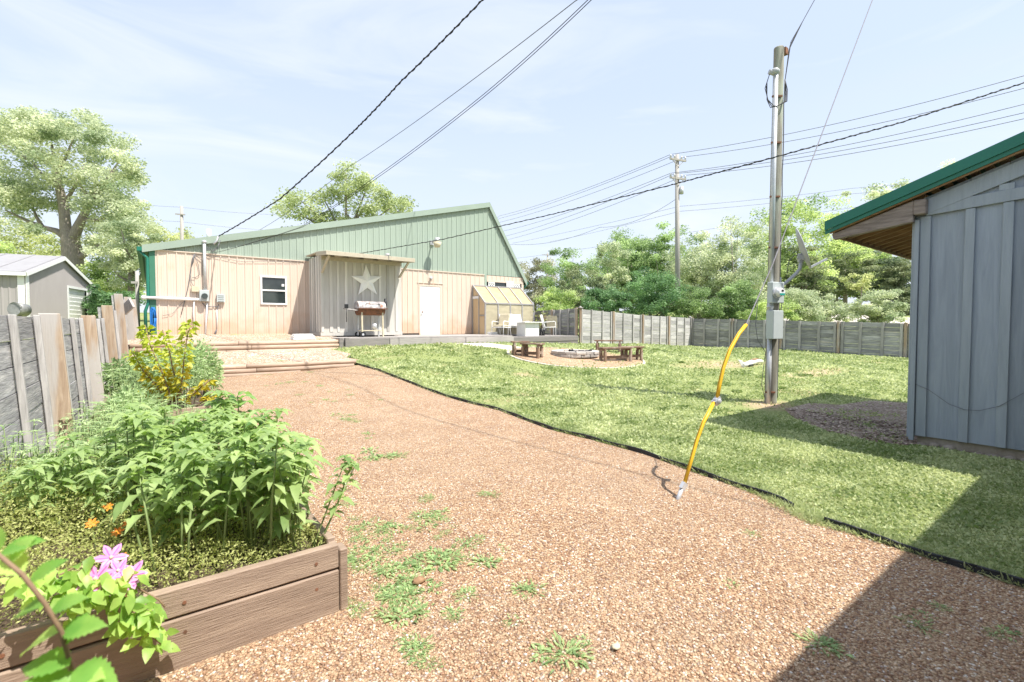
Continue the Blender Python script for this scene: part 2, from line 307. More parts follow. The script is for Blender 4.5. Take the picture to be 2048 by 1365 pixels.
M['block'] = mat('pale_fire_pit_stone', (.56,.52,.48), (.40,.37,.34), 12, rough=.9, bump=.6, rnd=.3, tone=.25)
M['polewood'] = mat('treated_pole_wood', (.30,.285,.235), (.19,.175,.14), 4, (7,7,.4), .85, .6, 14, c3=(.34,.37,.29), s3=1.2, stretch3=(3,3,.5))
M['farpole'] = mat('far_pole_wood', (.42,.40,.37), (.32,.30,.28), 4, (3,3,.4), .85, .2)
M['galv'] = mat('galvanised_steel', (.62,.63,.65), (.50,.51,.53), 9, rough=.42, bump=.05, metal=.35)
M['greybox'] = mat('grey_enclosure_paint', (.50,.545,.54), (.45,.495,.49), 3, rough=.5, bump=.03)
M['dish'] = mat('grey_dish_paint', (.46,.47,.48), (.40,.41,.42), 5, rough=.45, bump=.03)
M['black'] = mat('black_plastic', (.022,.023,.025), (.015,.015,.017), 8, rough=.45, bump=.1)
M['cable'] = mat('black_cable', (.035,.035,.038), (.025,.025,.028), 8, rough=.6, bump=0)
M['wire'] = mat('grey_wire', (.16,.16,.17), (.12,.12,.13), 8, rough=.5, bump=0)
M['guy'] = mat('steel_guy_strand', (.27,.26,.28), (.20,.19,.21), 60, rough=.7, bump=.1)
M['yellow'] = mat('yellow_guy_guard', (.80,.50,.035), (.74,.44,.03), 3, rough=.4, bump=.05, c3=(.72,.55,.26), s3=2.1, t3=(.6,.8))
M['rust'] = mat('rusty_iron', (.30,.13,.07), (.12,.07,.05), 9, rough=.8, bump=.4, metal=.2)
M['peel'] = mat('peeling_grill_lid', (.60,.58,.57), (.16,.13,.13), 7, (1,1,1), .6, .4, c3=(.33,.15,.09), s3=6, t3=(.58,.66))
M['glass'] = mat('dark_window_glass', (.035,.045,.045), (.02,.028,.028), 3, rough=.06, bump=0, spec=.8)
M['teal'] = mat('teal_meter_label', (.03,.36,.28), (.03,.30,.24), 8, rough=.5, bump=0)
M['garwall'] = mat('grey_garage_siding', (.36,.335,.33), (.33,.305,.30), 1.5, (1,1,.4), .55, .03, tone=.3)
M['garroof'] = mat('pale_garage_roof', (.31,.305,.315), (.27,.265,.275), 3, rough=.6, bump=.1, tone=.2)
M['bark'] = mat('tree_bark', (.36,.32,.27), (.20,.17,.145), 7, (3,3,.5), .9, .9, 18)
M['stalk'] = mat('green_stalk', (.24,.31,.13), (.16,.22,.08), 10, rough=.6, bump=.1)
M['twig'] = mat('brown_twig', (.30,.20,.12), (.20,.13,.08), 10, rough=.7, bump=.2)
M['chips'] = mat('wood_chips', (.46,.38,.32), (.24,.18,.145), 30, rough=.95, bump=.5, tone=.55)
M['edging'] = mat('black_edging', (.035,.04,.045), (.02,.022,.025), 6, rough=.55, bump=.2)
M['blue'] = mat('blue_rope', (.03,.22,.62), (.02,.16,.5), 8, rough=.6, bump=.2)
M['housewall'] = mat('beige_house_siding', (.55,.52,.47), (.50,.47,.42), 4, rough=.7, bump=.1)
M['drum'] = mat('weathered_grey_drum', (.34,.345,.335), (.20,.20,.195), 6, rough=.5, bump=.2, metal=.3)

# soil splashed up the lowest part of the tan siding, in an uneven tide line
nt = M['tan'].node_tree; L = nt.links.new; b = nt.nodes['Principled BSDF']; src = b.inputs['Base Color'].links[0].from_socket
tc = _n(nt, 'ShaderNodeTexCoord'); sp = _n(nt, 'ShaderNodeSeparateXYZ'); L(tc.outputs['Object'], sp.inputs[0]); nz = _n(nt, 'ShaderNodeTexNoise'); nz.inputs['Scale'].default_value = 1.6; nz.inputs['Detail'].default_value = 7; L(tc.outputs['Object'], nz.inputs['Vector'])
ma = _n(nt, 'ShaderNodeMath', operation='MULTIPLY_ADD'); ma.inputs[1].default_value = -1.9; L(nz.outputs[0], ma.inputs[0]); L(sp.outputs[2], ma.inputs[2])
rr = _n(nt, 'ShaderNodeValToRGB'); rr.color_ramp.elements[0].position = 0; rr.color_ramp.elements[0].color = (.6,)*3+(1,); rr.color_ramp.elements[1].position = .55; rr.color_ramp.elements[1].color = (0, 0, 0, 1)
m2 = _n(nt, 'ShaderNodeMath', operation='ADD'); m2.inputs[1].default_value = .75; L(ma.outputs[0], m2.inputs[0]); L(m2.outputs[0], rr.inputs[0])
mx = _n(nt, 'ShaderNodeMixRGB'); mx.inputs[2].default_value = (.56,.36,.23,1); L(rr.outputs[0], mx.inputs[0]); L(src, mx.inputs[1]); L(mx.outputs[0], b.inputs['Base Color'])
# ================================================================ SETTING
def pinside(x, y, poly):
    ins = np.zeros(x.shape, bool); n = len(poly)
    for i in range(n):
        x0, y0 = poly[i]; x1, y1 = poly[(i + 1) % n]
        c = ((y0 > y) != (y1 > y)) & (x < (x1 - x0) * (y - y0) / (y1 - y0 + 1e-12) + x0); ins ^= c
    return ins
def lawn_material():
    m = bpy.data.materials.new('lawn'); m.use_nodes = True; nt = m.node_tree; L = nt.links.new; b = nt.nodes['Principled BSDF']; b.inputs['Roughness'].default_value = .95; b.inputs['Specular IOR Level'].default_value = .1
    tc = _n(nt, 'ShaderNodeTexCoord')
    n1 = _n(nt, 'ShaderNodeTexNoise'); n1.inputs['Scale'].default_value = 26; n1.inputs['Detail'].default_value = 8; n1.inputs['Roughness'].default_value = .75; L(tc.outputs['Object'], n1.inputs['Vector'])
    r1 = _n(nt, 'ShaderNodeValToRGB'); e = r1.color_ramp.elements; e[0].position = .34; e[0].color = (.15,.19,.06,1); e[1].position = .68; e[1].color = (.36,.40,.17,1); L(n1.outputs[0], r1.inputs[0])
    n2 = _n(nt, 'ShaderNodeTexNoise'); n2.inputs['Scale'].default_value = .75; n2.inputs['Detail'].default_value = 9; n2.inputs['Roughness'].default_value = .7; L(tc.outputs['Object'], n2.inputs['Vector'])
    r2 = _n(nt, 'ShaderNodeValToRGB'); e = r2.color_ramp.elements; e[0].position = .55; e[0].color = (0,0,0,1); e[1].position = .68; e[1].color = (.75,.75,.75,1); L(n2.outputs[0], r2.inputs[0])
    # worn earth patch in the far lawn
    acc = r2.outputs[0]
    for (cx, cy, rx, ry) in DIRT:
        mp = _n(nt, 'ShaderNodeMapping'); mp.inputs['Location'].default_value = (-cx/rx, -cy/ry, 0); mp.inputs['Scale'].default_value = (1/rx, 1/ry, 0); L(tc.outputs['Object'], mp.inputs[0])
        ln = _n(nt, 'ShaderNodeVectorMath', operation='LENGTH'); L(mp.outputs[0], ln.inputs[0])
        ad = _n(nt, 'ShaderNodeMath', operation='MULTIPLY_ADD'); ad.inputs[1].default_value = 1.6; L(n2.outputs[0], ad.inputs[0]); L(ln.outputs['Value'], ad.inputs[2])
        rr = _n(nt, 'ShaderNodeValToRGB'); e = rr.color_ramp.elements; e[0].position = .5; e[0].color = (.95,)*3+(1,); e[1].position = .9; e[1].color = (0,0,0,1)
        sc = _n(nt, 'ShaderNodeMath', operation='MULTIPLY'); sc.inputs[1].default_value = .5; L(ad.outputs[0], sc.inputs[0]); L(sc.outputs[0], rr.inputs[0])
        mm = _n(nt, 'ShaderNodeMath', operation='MAXIMUM'); L(acc, mm.inputs[0]); L(rr.outputs[0], mm.inputs[1]); acc = mm.outputs[0]
    mx = _n(nt, 'ShaderNodeMixRGB'); L(acc, mx.inputs[0]); L(r1.outputs[0], mx.inputs[1])
    n3 = _n(nt, 'ShaderNodeTexNoise'); n3.inputs['Scale'].default_value = 30; n3.inputs['Detail'].default_value = 6; L(tc.outputs['Object'], n3.inputs['Vector'])
    r3 = _n(nt, 'ShaderNodeValToRGB'); e = r3.color_ramp.elements; e[0].position = .35; e[0].color = (.36,.23,.15,1); e[1].position = .65; e[1].color = (.58,.44,.32,1); L(n3.outputs[0], r3.inputs[0]); L(r3.outputs[0], mx.inputs[2])
    L(mx.outputs[0], b.inputs['Base Color'])
    bp = _n(nt, 'ShaderNodeBump'); bp.inputs['Strength'].default_value = .8; bp.inputs['Distance'].default_value = .03; L(n1.outputs[0], bp.inputs['Height']); L(bp.outputs[0], b.inputs['Normal'])
    return m
dp = [on_g(1445, 728), on_g(1640, 745), on_g(1545, 812)]
DIRT = [(dp[0].x, dp[0].y, 2.6, 1.0), (dp[1].x, dp[1].y, 2.2, .6), (dp[2].x, dp[2].y, .75, .6)]
M['lawn'] = lawn_material()
def axis(lo, hi, step, far, n):
    a = np.arange(lo, hi + 1e-6, step); g = np.geomspace(step, far, n); return np.concatenate([lo - g[::-1], a, hi + g])
ax_ = axis(-8, 30, .35, 300, 26); ay_ = axis(-6, 26, .35, 300, 26)
XX, YY = np.meshgrid(ax_, ay_); ZZ = GZ(XX, YY)
inn = (YY < VB) & (XX > -1.3) & (YY > -9)
ue = np.where(YY > V2, 4.4, UE(YY)); dep = np.clip((ue - XX) / .35, 0, 1) * inn
ZZ = ZZ - .14 * dep
nx, ny = len(ax_), len(ay_); ii = (np.arange(ny - 1)[:, None] * nx + np.arange(nx - 1)[None]).ravel()
me = fast_mesh('ground', np.stack([XX.ravel(), YY.ravel(), ZZ.ravel()], -1), np.stack([ii, ii + 1, ii + nx + 1, ii + nx], -1), smooth=True)
tag(link_mesh('ground', me, M['lawn']), kind='structure')
def sheet(name, v0, v1, ufun0, ufun1, nv, nu, mat_):
    vs = np.linspace(v0, v1, nv); fr = np.linspace(0, 1, nu); Y, Fr = np.meshgrid(vs, fr, indexing='ij'); X = ufun0(Y) * (1 - Fr) + ufun1(Y) * Fr
    Z = gravel_z(X, Y); jj = (np.arange(nv - 1)[:, None] * nu + np.arange(nu - 1)[None]).ravel()
    # hem going down at the outer edge
    me = fast_mesh(name, np.stack([X.ravel(), Y.ravel(), Z.ravel()], -1), np.stack([jj, jj + 1, jj + nu + 1, jj + nu], -1), smooth=True)
    return tag(link_mesh(name, me, mat_), kind='structure')
lf = lambda Y: Y * 0 - 1.25
sheet('gravel_path', -8, V1 - .001, lf, lambda Y: UE(Y), 170, 60, M['gravel'])
sheet('gravel_terrace', V1 + .001, V2 - .001, lf, lambda Y: UE(Y), 24, 30, M['gravel_pale'])
sheet('upper_gravel_terrace', V2 + .001, VB + .2, lambda Y: Y * 0 - .5, lambda Y: Y * 0 + 4.9, 20, 24, M['gravel_pale'])
def drape(name, pts, mat_, dz=.02, th=.03, kind='structure', res=.3):
    """a thin slab that follows the ground inside an outline"""
    pts = [(p[0], p[1]) for p in pts]; c = (sum(p[0] for p in pts)/len(pts), sum(p[1] for p in pts)/len(pts)); n = len(pts); rings = 10
    vs = []
    for r in range(rings + 1):
        f = (r + .001) / rings
        for p in pts: x = c[0] + (p[0]-c[0])*min(f,1); y = c[1] + (p[1]-c[1])*min(f,1); vs.append((x, y))
    a = np.array(vs); z = GZ(a[:, 0], a[:, 1]) + dz; V = np.column_stack([a, z]); E = V[-n:].copy(); E[:, 2] -= th + dz; V = np.vstack([V, E]); F = []
    for r in range(rings + 1):
        for k in range(n): F.append((r*n+k, r*n+(k+1)%n, (r+1)*n+(k+1)%n, (r+1)*n+k))
    me = fast_mesh(name, V, F, smooth=True); return tag(link_mesh(name, me, mat_), kind=kind)
# walkway from the deck to the fire pit
wp = [on_g(*q) for q in [(905,688),(975,687),(1040,695),(1095,702),(1120,708),(1085,712),(1030,704),(985,696),(940,692)]]
drape('concrete_path', wp, M['path'], .02)
# fire pit bed
PC = on_g(1150, 713); PR = 2.2
def ring(c, r, n=40, j=.04): return [(c.x + math.cos(2*PI*k/n)*r*(1+random.uniform(-j,j)), c.y + math.sin(2*PI*k/n)*r*(1+random.uniform(-j,j))) for k in range(n)]
M['mulch'] = gravel_mat('orange_mulch', [(0,(.44,.29,.18)),(.3,(.52,.38,.26)),(.6,(.36,.25,.17)),(.8,(.60,.48,.36))], 34, (.56,.42,.28), .5)
drape('fire_pit_bed', ring(PC, PR - .12), M['mulch'], .03)
# wood-chip bed beside the shed
MP = [on_g(*q) for q in [(1570,820),(1620,808),(1680,812),(1740,803),(1812,808),(1880,815),(1880,880),(1812,893),(1740,884),(1650,862),(1590,838)]]
M['mulchbed'] = gravel_mat('grey_wood_chip_bed', [(0,(.32,.25,.20)),(.3,(.44,.36,.30)),(.55,(.24,.18,.14)),(.8,(.54,.47,.41))], 30, (.35,.27,.21), .5)
drape('wood_chip_bed', MP, M['mulchbed'], .018)
# gravel road and its verge beyond the fence
rd = [at_d(px, py, D) for px, py, D in [(1500,640,34),(1650,622,38),(1730,630,36),(1900,650,30),(2100,668,26),(2100,690,23),(1800,655,28),(1700,645,31),(1500,655,31)]]
M['road'] = gravel_mat('white_gravel_road', [(0,(.62,.6,.57)),(.4,(.74,.72,.7)),(.7,(.55,.52,.48))], 10, (.7,.68,.64), .5)
drape('gravel_road', rd, M['road'], .06)

# lawn blades: low clover and grass leaves
ROOT_BAD = []
def rhomb(P, D, N, Ln, Wd, droop=0.0):
    """pointed leaves: base, side, tip, side -> (n*4,3), faces (n,4)"""
    Sd = np.cross(D, N); Sd /= np.linalg.norm(Sd, axis=1, keepdims=True) + 1e-9
    Ln = Ln[:, None]; Wd = Wd[:, None]
    mid = P + D * Ln * .45; tip = P + D * Ln - np.array([0, 0, 1.]) * (Ln * droop)
    V = np.stack([P, mid + Sd * Wd / 2, tip, mid - Sd * Wd / 2], 1).reshape(-1, 3)
    n = len(P); return V, np.arange(n * 4).reshape(n, 4)
def leaf5(P, D, N, Ln, Wd, droop=.25, fold=.18):
    """folded, drooping pointed leaf: 6 verts, 4 quads-as-tris"""
    Sd = np.cross(D, N); Sd /= np.linalg.norm(Sd, axis=1, keepdims=True) + 1e-9
    Nn = np.cross(Sd, D); Ln = Ln[:, None]; Wd = Wd[:, None]; Z = np.array([0, 0, 1.])
    m1 = P + D * Ln * .38; tip = P + D * Ln - Z * Ln * droop
    m2 = P + D * Ln * .7 - Z * Ln * droop * .38
    a = m1 + Sd * Wd * .5 + Nn * Wd * fold; b = m1 - Sd * Wd * .5 + Nn * Wd * fold
    c = m2 + Sd * Wd * .33 + Nn * Wd * fold * .6; d = m2 - Sd * Wd * .33 + Nn * Wd * fold * .6
    V = np.stack([P, a, c, tip, d, b, m1, m2], 1).reshape(-1, 3); n = len(P); o = np.arange(n)[:, None] * 8
    F = np.concatenate([o + np.array([[0, 1, 6]]), o + np.array([[0, 6, 5]]), o + np.array([[1, 2, 7]]), o + np.array([[1, 7, 6]]), o + np.array([[5, 6, 7]]), o + np.array([[5, 7, 4]]), o + np.array([[2, 3, 7]]), o + np.array([[7, 3, 4]])])
    return V, F
def unit(a): return a / (np.linalg.norm(a, axis=1, keepdims=True) + 1e-9)
def rdir(n, zmin=-1, zmax=1):
    t = RNG.uniform(0, 2*PI, n); z = RNG.uniform(zmin, zmax, n); r = np.sqrt(np.clip(1 - z*z, 0, 1)); return np.stack([r*np.cos(t), r*np.sin(t), z], -1)
M['grass'] = leaf_mat('lawn_clover', (.19,.265,.09), (.60,.645,.37), .4, .6, 1.4)
def lawn_points(n, far):
    # more, finer blades near the path; fewer, larger far off
    Dd = RNG.uniform(0, 1, n); D = 1.9 + (far - 1.9) * Dd ** 1.2; a = RNG.uniform(-.62, 1.25, n)
    x = RV.x * a * D + FH.x * D; y = RV.y * a * D + FH.y * D
    ok = (x > UE(y) + .02) & (y < 14.75) & (x < 24.2) & (y > -1.5)
    ok &= ~((x > 7.55) & (y < 1.7))
    rr_ = np.sqrt((x - PC.x) ** 2 + (y - PC.y) ** 2); ok &= (rr_ > PR - .1) | ((rr_ > 1.1) & (RNG.uniform(0, 1, n) < .5*(rr_/PR)**2))
    ok &= ~(pinside(x, y, [(p.x, p.y) for p in wp])) & ~((x > 11.1) & (y > 15.0))
    ins = pinside(x, y, [(p.x, p.y) for p in MP]); bl = np.sin(x*2.1+1)*np.sin(y*2.7)+.5*np.sin(x*5.3)*np.sin(y*4.9+2); ok &= ~(ins & (RNG.uniform(0, 1, n) < np.where(bl > .25, .45, .93)))
    k = np.zeros(n)
    for i in range(6):
        f = .5 * 1.9 ** i; k += np.sin(x * f * 1.3 + i * 1.7 + np.sin(y * f) * 1.2) * np.cos(y * f * 1.1 + i * 2.3) / (1.4 ** i)
    thin = k < -.85; ok &= ~(thin & (RNG.uniform(0, 1, n) < .75))
    for (cx, cy, rx, ry) in DIRT:
        q = ((x - cx) / rx) ** 2 + ((y - cy) / ry) ** 2; ok &= ~((q < 1.0) & (RNG.uniform(0, 1, n) < .8))
    return x[ok], y[ok], D[ok], k[ok]
x, y, D, k = lawn_points(380000, 24)
n = len(x); P = np.stack([x, y, GZ(x, y) - .004], -1); d = rdir(n, .12, .95); N = rdir(n, .2, 1)
ls = (.018 + .0040 * D) * RNG.uniform(.6, 1.45, n) * (1 + .22 * np.clip(k, -1, 1.5))
# darker tufts of plantain and clover
tn = 150; a_ = RNG.uniform(-.55, 1.2, tn); D_ = 3.5 + 18*RNG.uniform(0, 1, tn)**1.2; tx = RV.x*a_*D_ + FH.x*D_; ty = RV.y*a_*D_ + FH.y*D_; ok_ = (tx > UE(ty) + .2) & (ty < 14) & (tx < 23.8) & ~((tx > 7.2) & (ty < 1.9)) & ((tx-PC.x)**2 + (ty-PC.y)**2 > 6.5); tx, ty, D_ = tx[ok_], ty[ok_], D_[ok_]
ti = RNG.integers(0, len(tx), 9000); tr = RNG.uniform(.06, .22, len(tx))[ti]; ta = RNG.uniform(0, 2*PI, 9000); tq = tr*np.sqrt(RNG.uniform(0, 1, 9000)); qx = tx[ti] + np.cos(ta)*tq*1.5; qy = ty[ti] + np.sin(ta)*tq
P2 = np.stack([qx, qy, GZ(qx, qy)], -1); l2 = (.03 + .003*D_[ti])*RNG.uniform(.7, 1.5, 9000)
# longer grass along the path edge, spilling over it
en = 26000; ey = RNG.uniform(-1.2, 14.5, en)*RNG.uniform(.25, 1, en); gap = np.exp(-((ey - on_g(1592, 1022).y)/.42)**2); ex = UE(ey) + RNG.uniform(-.01, .14, en) - gap*RNG.uniform(0, .16, en)*(RNG.uniform(0, 1, en) < .8); kp = (np.sin(ey*7)+np.sin(ey*17.3)+np.sin(ey*3.1) > -.7) | (gap > .3); ex, ey = ex[kp], ey[kp]; en = len(ex)
P3 = np.stack([ex, ey, GZ(ex, ey)], -1); l3 = RNG.uniform(.03, .085, en)
nn = 130000; a4 = RNG.uniform(-.3, 1.28, nn); D4 = RNG.uniform(1.9, 7.5, nn); x4 = RV.x*a4*D4 + FH.x*D4; y4 = RV.y*a4*D4 + FH.y*D4; o4 = (x4 > UE(y4) + .01) & ~((x4 > 7.55) & (y4 < 1.7)) & ~(pinside(x4, y4, [(p.x, p.y) for p in MP]) & (RNG.uniform(0, 1, nn) < .8)); x4, y4, D4 = x4[o4], y4[o4], D4[o4]
P4 = np.stack([x4, y4, GZ(x4, y4)], -1); l4 = (.014 + .003*D4)*RNG.uniform(.6, 1.6, len(x4))
k0 = len(P); P = np.concatenate([P, P2, P3, P4]); d = np.concatenate([d, rdir(9000, .15, .8), rdir(en, .45, 1), rdir(len(P4), .15, .95)]); N = np.concatenate([N, rdir(9000, .3, 1), rdir(en), rdir(len(P4), .1, 1)]); ls = np.concatenate([ls, l2, l3, l4]); wr = np.concatenate([RNG.uniform(.25, .7, k0), RNG.uniform(.4, .7, 9000), RNG.uniform(.07, .16, en), RNG.uniform(.3, .8, len(P4))])
tn_ = np.concatenate([RNG.uniform(-1, 1, k0)*.9 + .3*k, RNG.uniform(-1.6, -.5, 9000), RNG.uniform(-.8, .6, en), RNG.uniform(-1, 1, len(P4))*.9]); n = len(P)
V, F = rhomb(P, d, N, ls, ls * wr, .1)
me = fast_mesh('lawn_grass', V, F, tone=tn_)
tag(link_mesh('lawn_grass', me, M['grass']), 'pale green clover and grass leaves growing in the lawn', 'grass', kind='stuff')
# wood chips lying on the bed
bx = RNG.uniform(4.0, 9.0, 26000); by = RNG.uniform(1, 8, 26000); ins = pinside(bx, by, [(p.x, p.y) for p in MP]); bx = bx[ins]; by = by[ins]; n = len(bx)
P = np.stack([bx, by, GZ(bx, by) + .024], -1); V, F = rhomb(P, rdir(n, -.15, .35), rdir(n, .5, 1), RNG.uniform(.03, .08, n), RNG.uniform(.01, .03, n))
tag(link_mesh('wood_chips', fast_mesh('wood_chips', V, F, tone=RNG.uniform(-1, 1, n)), M['chips']), 'grey brown wood chips scattered in the shade beside the shed', 'wood chips', kind='stuff')

# plastic edging between gravel and lawn, in two lengths
def edging(name, a, b, label):
    vs = np.arange(a, b, .12); pts = [Vector((float(UE(v)), v, G(float(UE(v)), v))) for v in vs]; m = MB()
    for i in range(len(pts) - 1):
        p, q = pts[i], pts[i+1]; m.beam(p + Vector((0,0,.012 + .008*math.sin(i*.9))), q + Vector((0,0,.012 + .008*math.sin((i+1)*.9))), .012, .06)
        m.tube([p + Vector((0,0,.045 + .006*math.sin(i*.9))), q + Vector((0,0,.045 + .006*math.sin((i+1)*.9)))], .009, 6)
    tag(m.build(name, M['edging']), label, 'lawn edging')
ev = [e.y for e in EDGE]
edging('lawn_edging', on_g(1585, 1020).y, on_g(702, 716).y, 'long black plastic edging strip dividing the gravel path from the lawn')
edging('lawn_edging', -1.5, on_g(1620, 1040).y, 'short black plastic edging strip at the lower right, running into the shade')
# ================================================================ BUILDINGS
def ribbed(m, u0, u1, zb, zt, v, pitch=.229, h=.022, w=.05, face=-1, tone=0, minor=True, axis='x', breaks=()):
    """metal siding in the plane v (or x): real ribs; zb / zt are functions of the run"""
    xs = [(u0, 0)]; k = math.ceil(u0 / pitch)
    while k * pitch < u1 - w:
        c = k * pitch
        if c - w/2 > u0 + .01: xs += [(c - w/2, 0), (c - w/4, h), (c + w/4, h), (c + w/2, 0)]
        if minor and c + pitch * .62 < u1 - .02:
            for f in (.36, .62):
                q = c + pitch * f; xs += [(q - .011, 0), (q, h * .3), (q + .011, 0)]
        k += 1
    xs.append((u1, 0))
    for b in breaks:
        if u0 < b < u1: xs.append((b, 0))
    xs.sort()
    vs = []
    for x, d in xs:
        a, b = zb(x), max(zt(x), zb(x) + .002)
        if axis == 'x': vs += [(x, v + face * d, a), (x, v + face * d, b)]
        else: vs += [(v + face * d, x, a), (v + face * d, x, b)]
    fs = [(2*i, 2*i+2, 2*i+3, 2*i+1) for i in range(len(xs) - 1)]
    m.add(vs, fs, tone)
    return m
def bx(px, py, v=VB): p = on_v(px, py, v); return p
UL = 0.02; UR = bx(1047, 570).x; APX = bx(977, 405); UA = APX.x; ZA = APX.z - .03
ZEL = 3.86; ZER = 3.80; ZTAN = 3.72; DEPTH = 13.0
def rake(x): return ZEL + (ZA - ZEL) * (x - UL) / (UA - UL) if x < UA else ZA + (ZER - ZA) * (x - UA) / (UR - UA)
barn = empty('metal_building', (0, VB, 1.1), 'long tan and green metal clad barn with saltbox gable, white door and grey closet', 'building')
DL, DR_ = bx(839, 670).x, bx(881, 670).x; ZD0 = 1.10; ZD1 = bx(860, 572).z
WL, WR = bx(520, 560).x, bx(573, 560).x; WZ1, WZ0 = bx(546, 553).z, bx(546, 610).z
UT = bx(968, 560).x     # end of tan siding
m = MB()
# tan siding with openings for window and door
for a, b, z0, z1 in [(UL+.13, WL, 1.16, ZTAN), (WL, WR, 1.16, WZ0), (WL, WR, WZ1, ZTAN), (WR, DL, 1.16, ZTAN), (DL, DR_, ZD1, ZTAN), (DR_, UT, 1.10, ZTAN)]:
    ribbed(m, a, b, lambda x, z0=z0: z0, lambda x, z1=z1: z1, VB - .02, tone=0)
m.build('tan_siding', M['tan'], barn)
m = MB(); m.box((UL+.13, VB-.055, ZTAN-.012), (UT, VB-.0, ZTAN+.02)); m.box((DL-.1, VB-.05, ZD1+.09), (DR_+.1, VB-.018, ZD1+.12))
m.build('siding_cap_strip', M['tan'], barn)
m = MB(); ribbed(m, UL+.12, UR-.02, lambda x: ZTAN + .02, lambda x: rake(x) - .12, VB + .01, breaks=(UA,)); m.build('green_gable_siding', M['green'], barn)
MB().box((UL, VB-.03, 1.12), (UL+.14, VB+.05, ZEL-.1)).build('corner_trim', M['greencorner'], barn); MB().box((UT+.003, VB-.03, 2.9), (UT+.13, VB+.05, ZTAN+.02)).build('corner_trim', M['greentrim'], barn)
m = MB(); ribbed(m, VB+.05, VB+DEPTH, lambda x: 1.1, lambda x: ZEL - .05, UL, axis='y', face=-1); m.build('side_wall', M['greencorner'], barn)
m = MB(); m.box((UL+.02, VB+.06, .9), (UL+.12, VB+DEPTH, 1.12)); m.box((UL+.05, VB+.02, .8), (UT, VB+.12, 1.155)); m.box((UR-.1, VB+.1, .8), (UR, VB+DEPTH, ZER-.1)); m.box((UL+.1, VB+DEPTH-.1, .9), (UR-.1, VB+DEPTH, ZEL-.1)); m.box((UT, VB+.35, .9),(UR-.12, VB+.45, 3.0)); m.build('foundation', M['concrete'], barn)
# roof slopes
m = MB(); t = Vector((0, 0, -.09)); ov = .07
def rp_(x, z, y): return (x, y, z)
eL = UL - .16; zL = ZEL - (ZA-ZEL)/(UA-UL)*.16; eR = UR + .14; zR = ZER + (ZER-ZA)/(UR-UA)*.14
m.poly([(eL, VB-ov, zL), (UA, VB-ov, ZA), (UA, VB+DEPTH+.1, ZA), (eL, VB+DEPTH+.1, zL)], t); m.poly([(UA+.001, VB-ov, ZA), (eR, VB-ov, zR), (eR, VB+DEPTH+.1, zR), (UA+.001, VB+DEPTH+.1, ZA)], t)
m.build('roof', M['greentrim'], barn)
m = MB()
def rakeboard(x0, z0, x1, z1, w):
    m.poly([(x0, VB-ov-.035, z0+.015), (x1, VB-ov-.035, z1+.015), (x1, VB-ov-.035, z1-w), (x0, VB-ov-.035, z0-w)], (0, .03, 0))
rakeboard(eL, zL, UA, ZA, .20); rakeboard(UA+.002, ZA, eR, zR, .26)
m.build('rake_trim', M['greentrim'], barn)
m = MB(); m.box((eL-.12, VB-.1, zL-.16), (eL, VB+DEPTH, zL-.04)); m.tube([(eL-.05, VB-.02, zL-.15), (UL-.045, VB-.02, zL-.35), (UL-.045, VB-.02, 2.15), (UL-.12, VB-.05, 1.9), (UL-.12, VB-.05, 1.2)], .042, 8); m.build('gutter', M['roofgreen'], barn)
m = MB(); m.box((eR, VB-.05, zR-.16), (eR+.11, VB+DEPTH, zR-.04)); m.tube([(eR+.04, VB, zR-.16), (UR+.05, VB+.1, zR-.36), (UR+.05, VB+.1, .95)], .04, 8); m.build('gutter', M['roofgreen'], barn)
# window
wn = MB()
fw = .055
for a, b in [((WL, VB-.06, WZ0), (WR, VB-.002, WZ0+fw)), ((WL, VB-.06, WZ1-fw), (WR, VB-.002, WZ1)), ((WL, VB-.058, WZ0+fw), (WL+fw, VB-.002, WZ1-fw)), ((WR-fw, VB-.058, WZ0+fw), (WR, VB-.002, WZ1-fw)), ((WL+fw, VB-.05, (WZ0+WZ1)/2-.025), (WR-fw, VB-.004, (WZ0+WZ1)/2+.025))]: wn.box(a, b)
wo_ = wn.build('window', M['white'], barn, .004)
MB().box((WL+fw, VB-.012, WZ0+fw), (WR-fw, VB-.006, (WZ0+WZ1)/2-.025)).box((WL+fw, VB-.022, (WZ0+WZ1)/2+.025), (WR-fw, VB-.016, WZ1-fw)).build('pane', M['glass'], wo_)
MB().box((WR-.16, VB-.0245, WZ1-.33), (WR-.08, VB-.0225, WZ1-.25)).build('sticker', M['white'], wo_)
# door: six raised panels
dm = MB(); dm.box((DL+.035, VB-.03, ZD0), (DR_-.035, VB+.01, ZD1-.03)); dw = DR_ - DL - .07; dh = ZD1 - ZD0
def dpan(x0, x1, z0, z1):
    X0 = DL+.035 + dw*x0; X1 = DL+.035 + dw*x1; Z0 = ZD0 + dh*z0; Z1 = ZD0 + dh*z1; y = VB - .031
    for a, b in [((X0, y-.008, Z0), (X1, y, Z0+.016)), ((X0, y-.008, Z1-.016), (X1, y, Z1)), ((X0, y-.008, Z0+.016), (X0+.016, y, Z1-.016)), ((X1-.016, y-.008, Z0+.016), (X1, y, Z1-.016))]: dm.box(a, b)
    dm.box((X0+.04, y-.006, Z0+.04), (X1-.04, y, Z1-.04))
for x0, x1 in ((.13, .45), (.55, .87)):
    dpan(x0, x1, .81, .93); dpan(x0, x1, .46, .75); dpan(x0, x1, .09, .38)
dr = dm.build('door', M['white'], barn, .003)
MB().cyl((DL+.1, VB-.03, ZD0+.92), (DL+.1, VB-.07, ZD0+.92), .012, n=8).blob((DL+.1, VB-.09, ZD0+.92), .032, 10, jit=0).build('door_knob', M['rust'], dr); MB().cyl((DL+.1, VB-.03, ZD0+1.05), (DL+.1, VB-.045, ZD0+1.05), .022, n=10).build('deadbolt', M['rust'], dr)
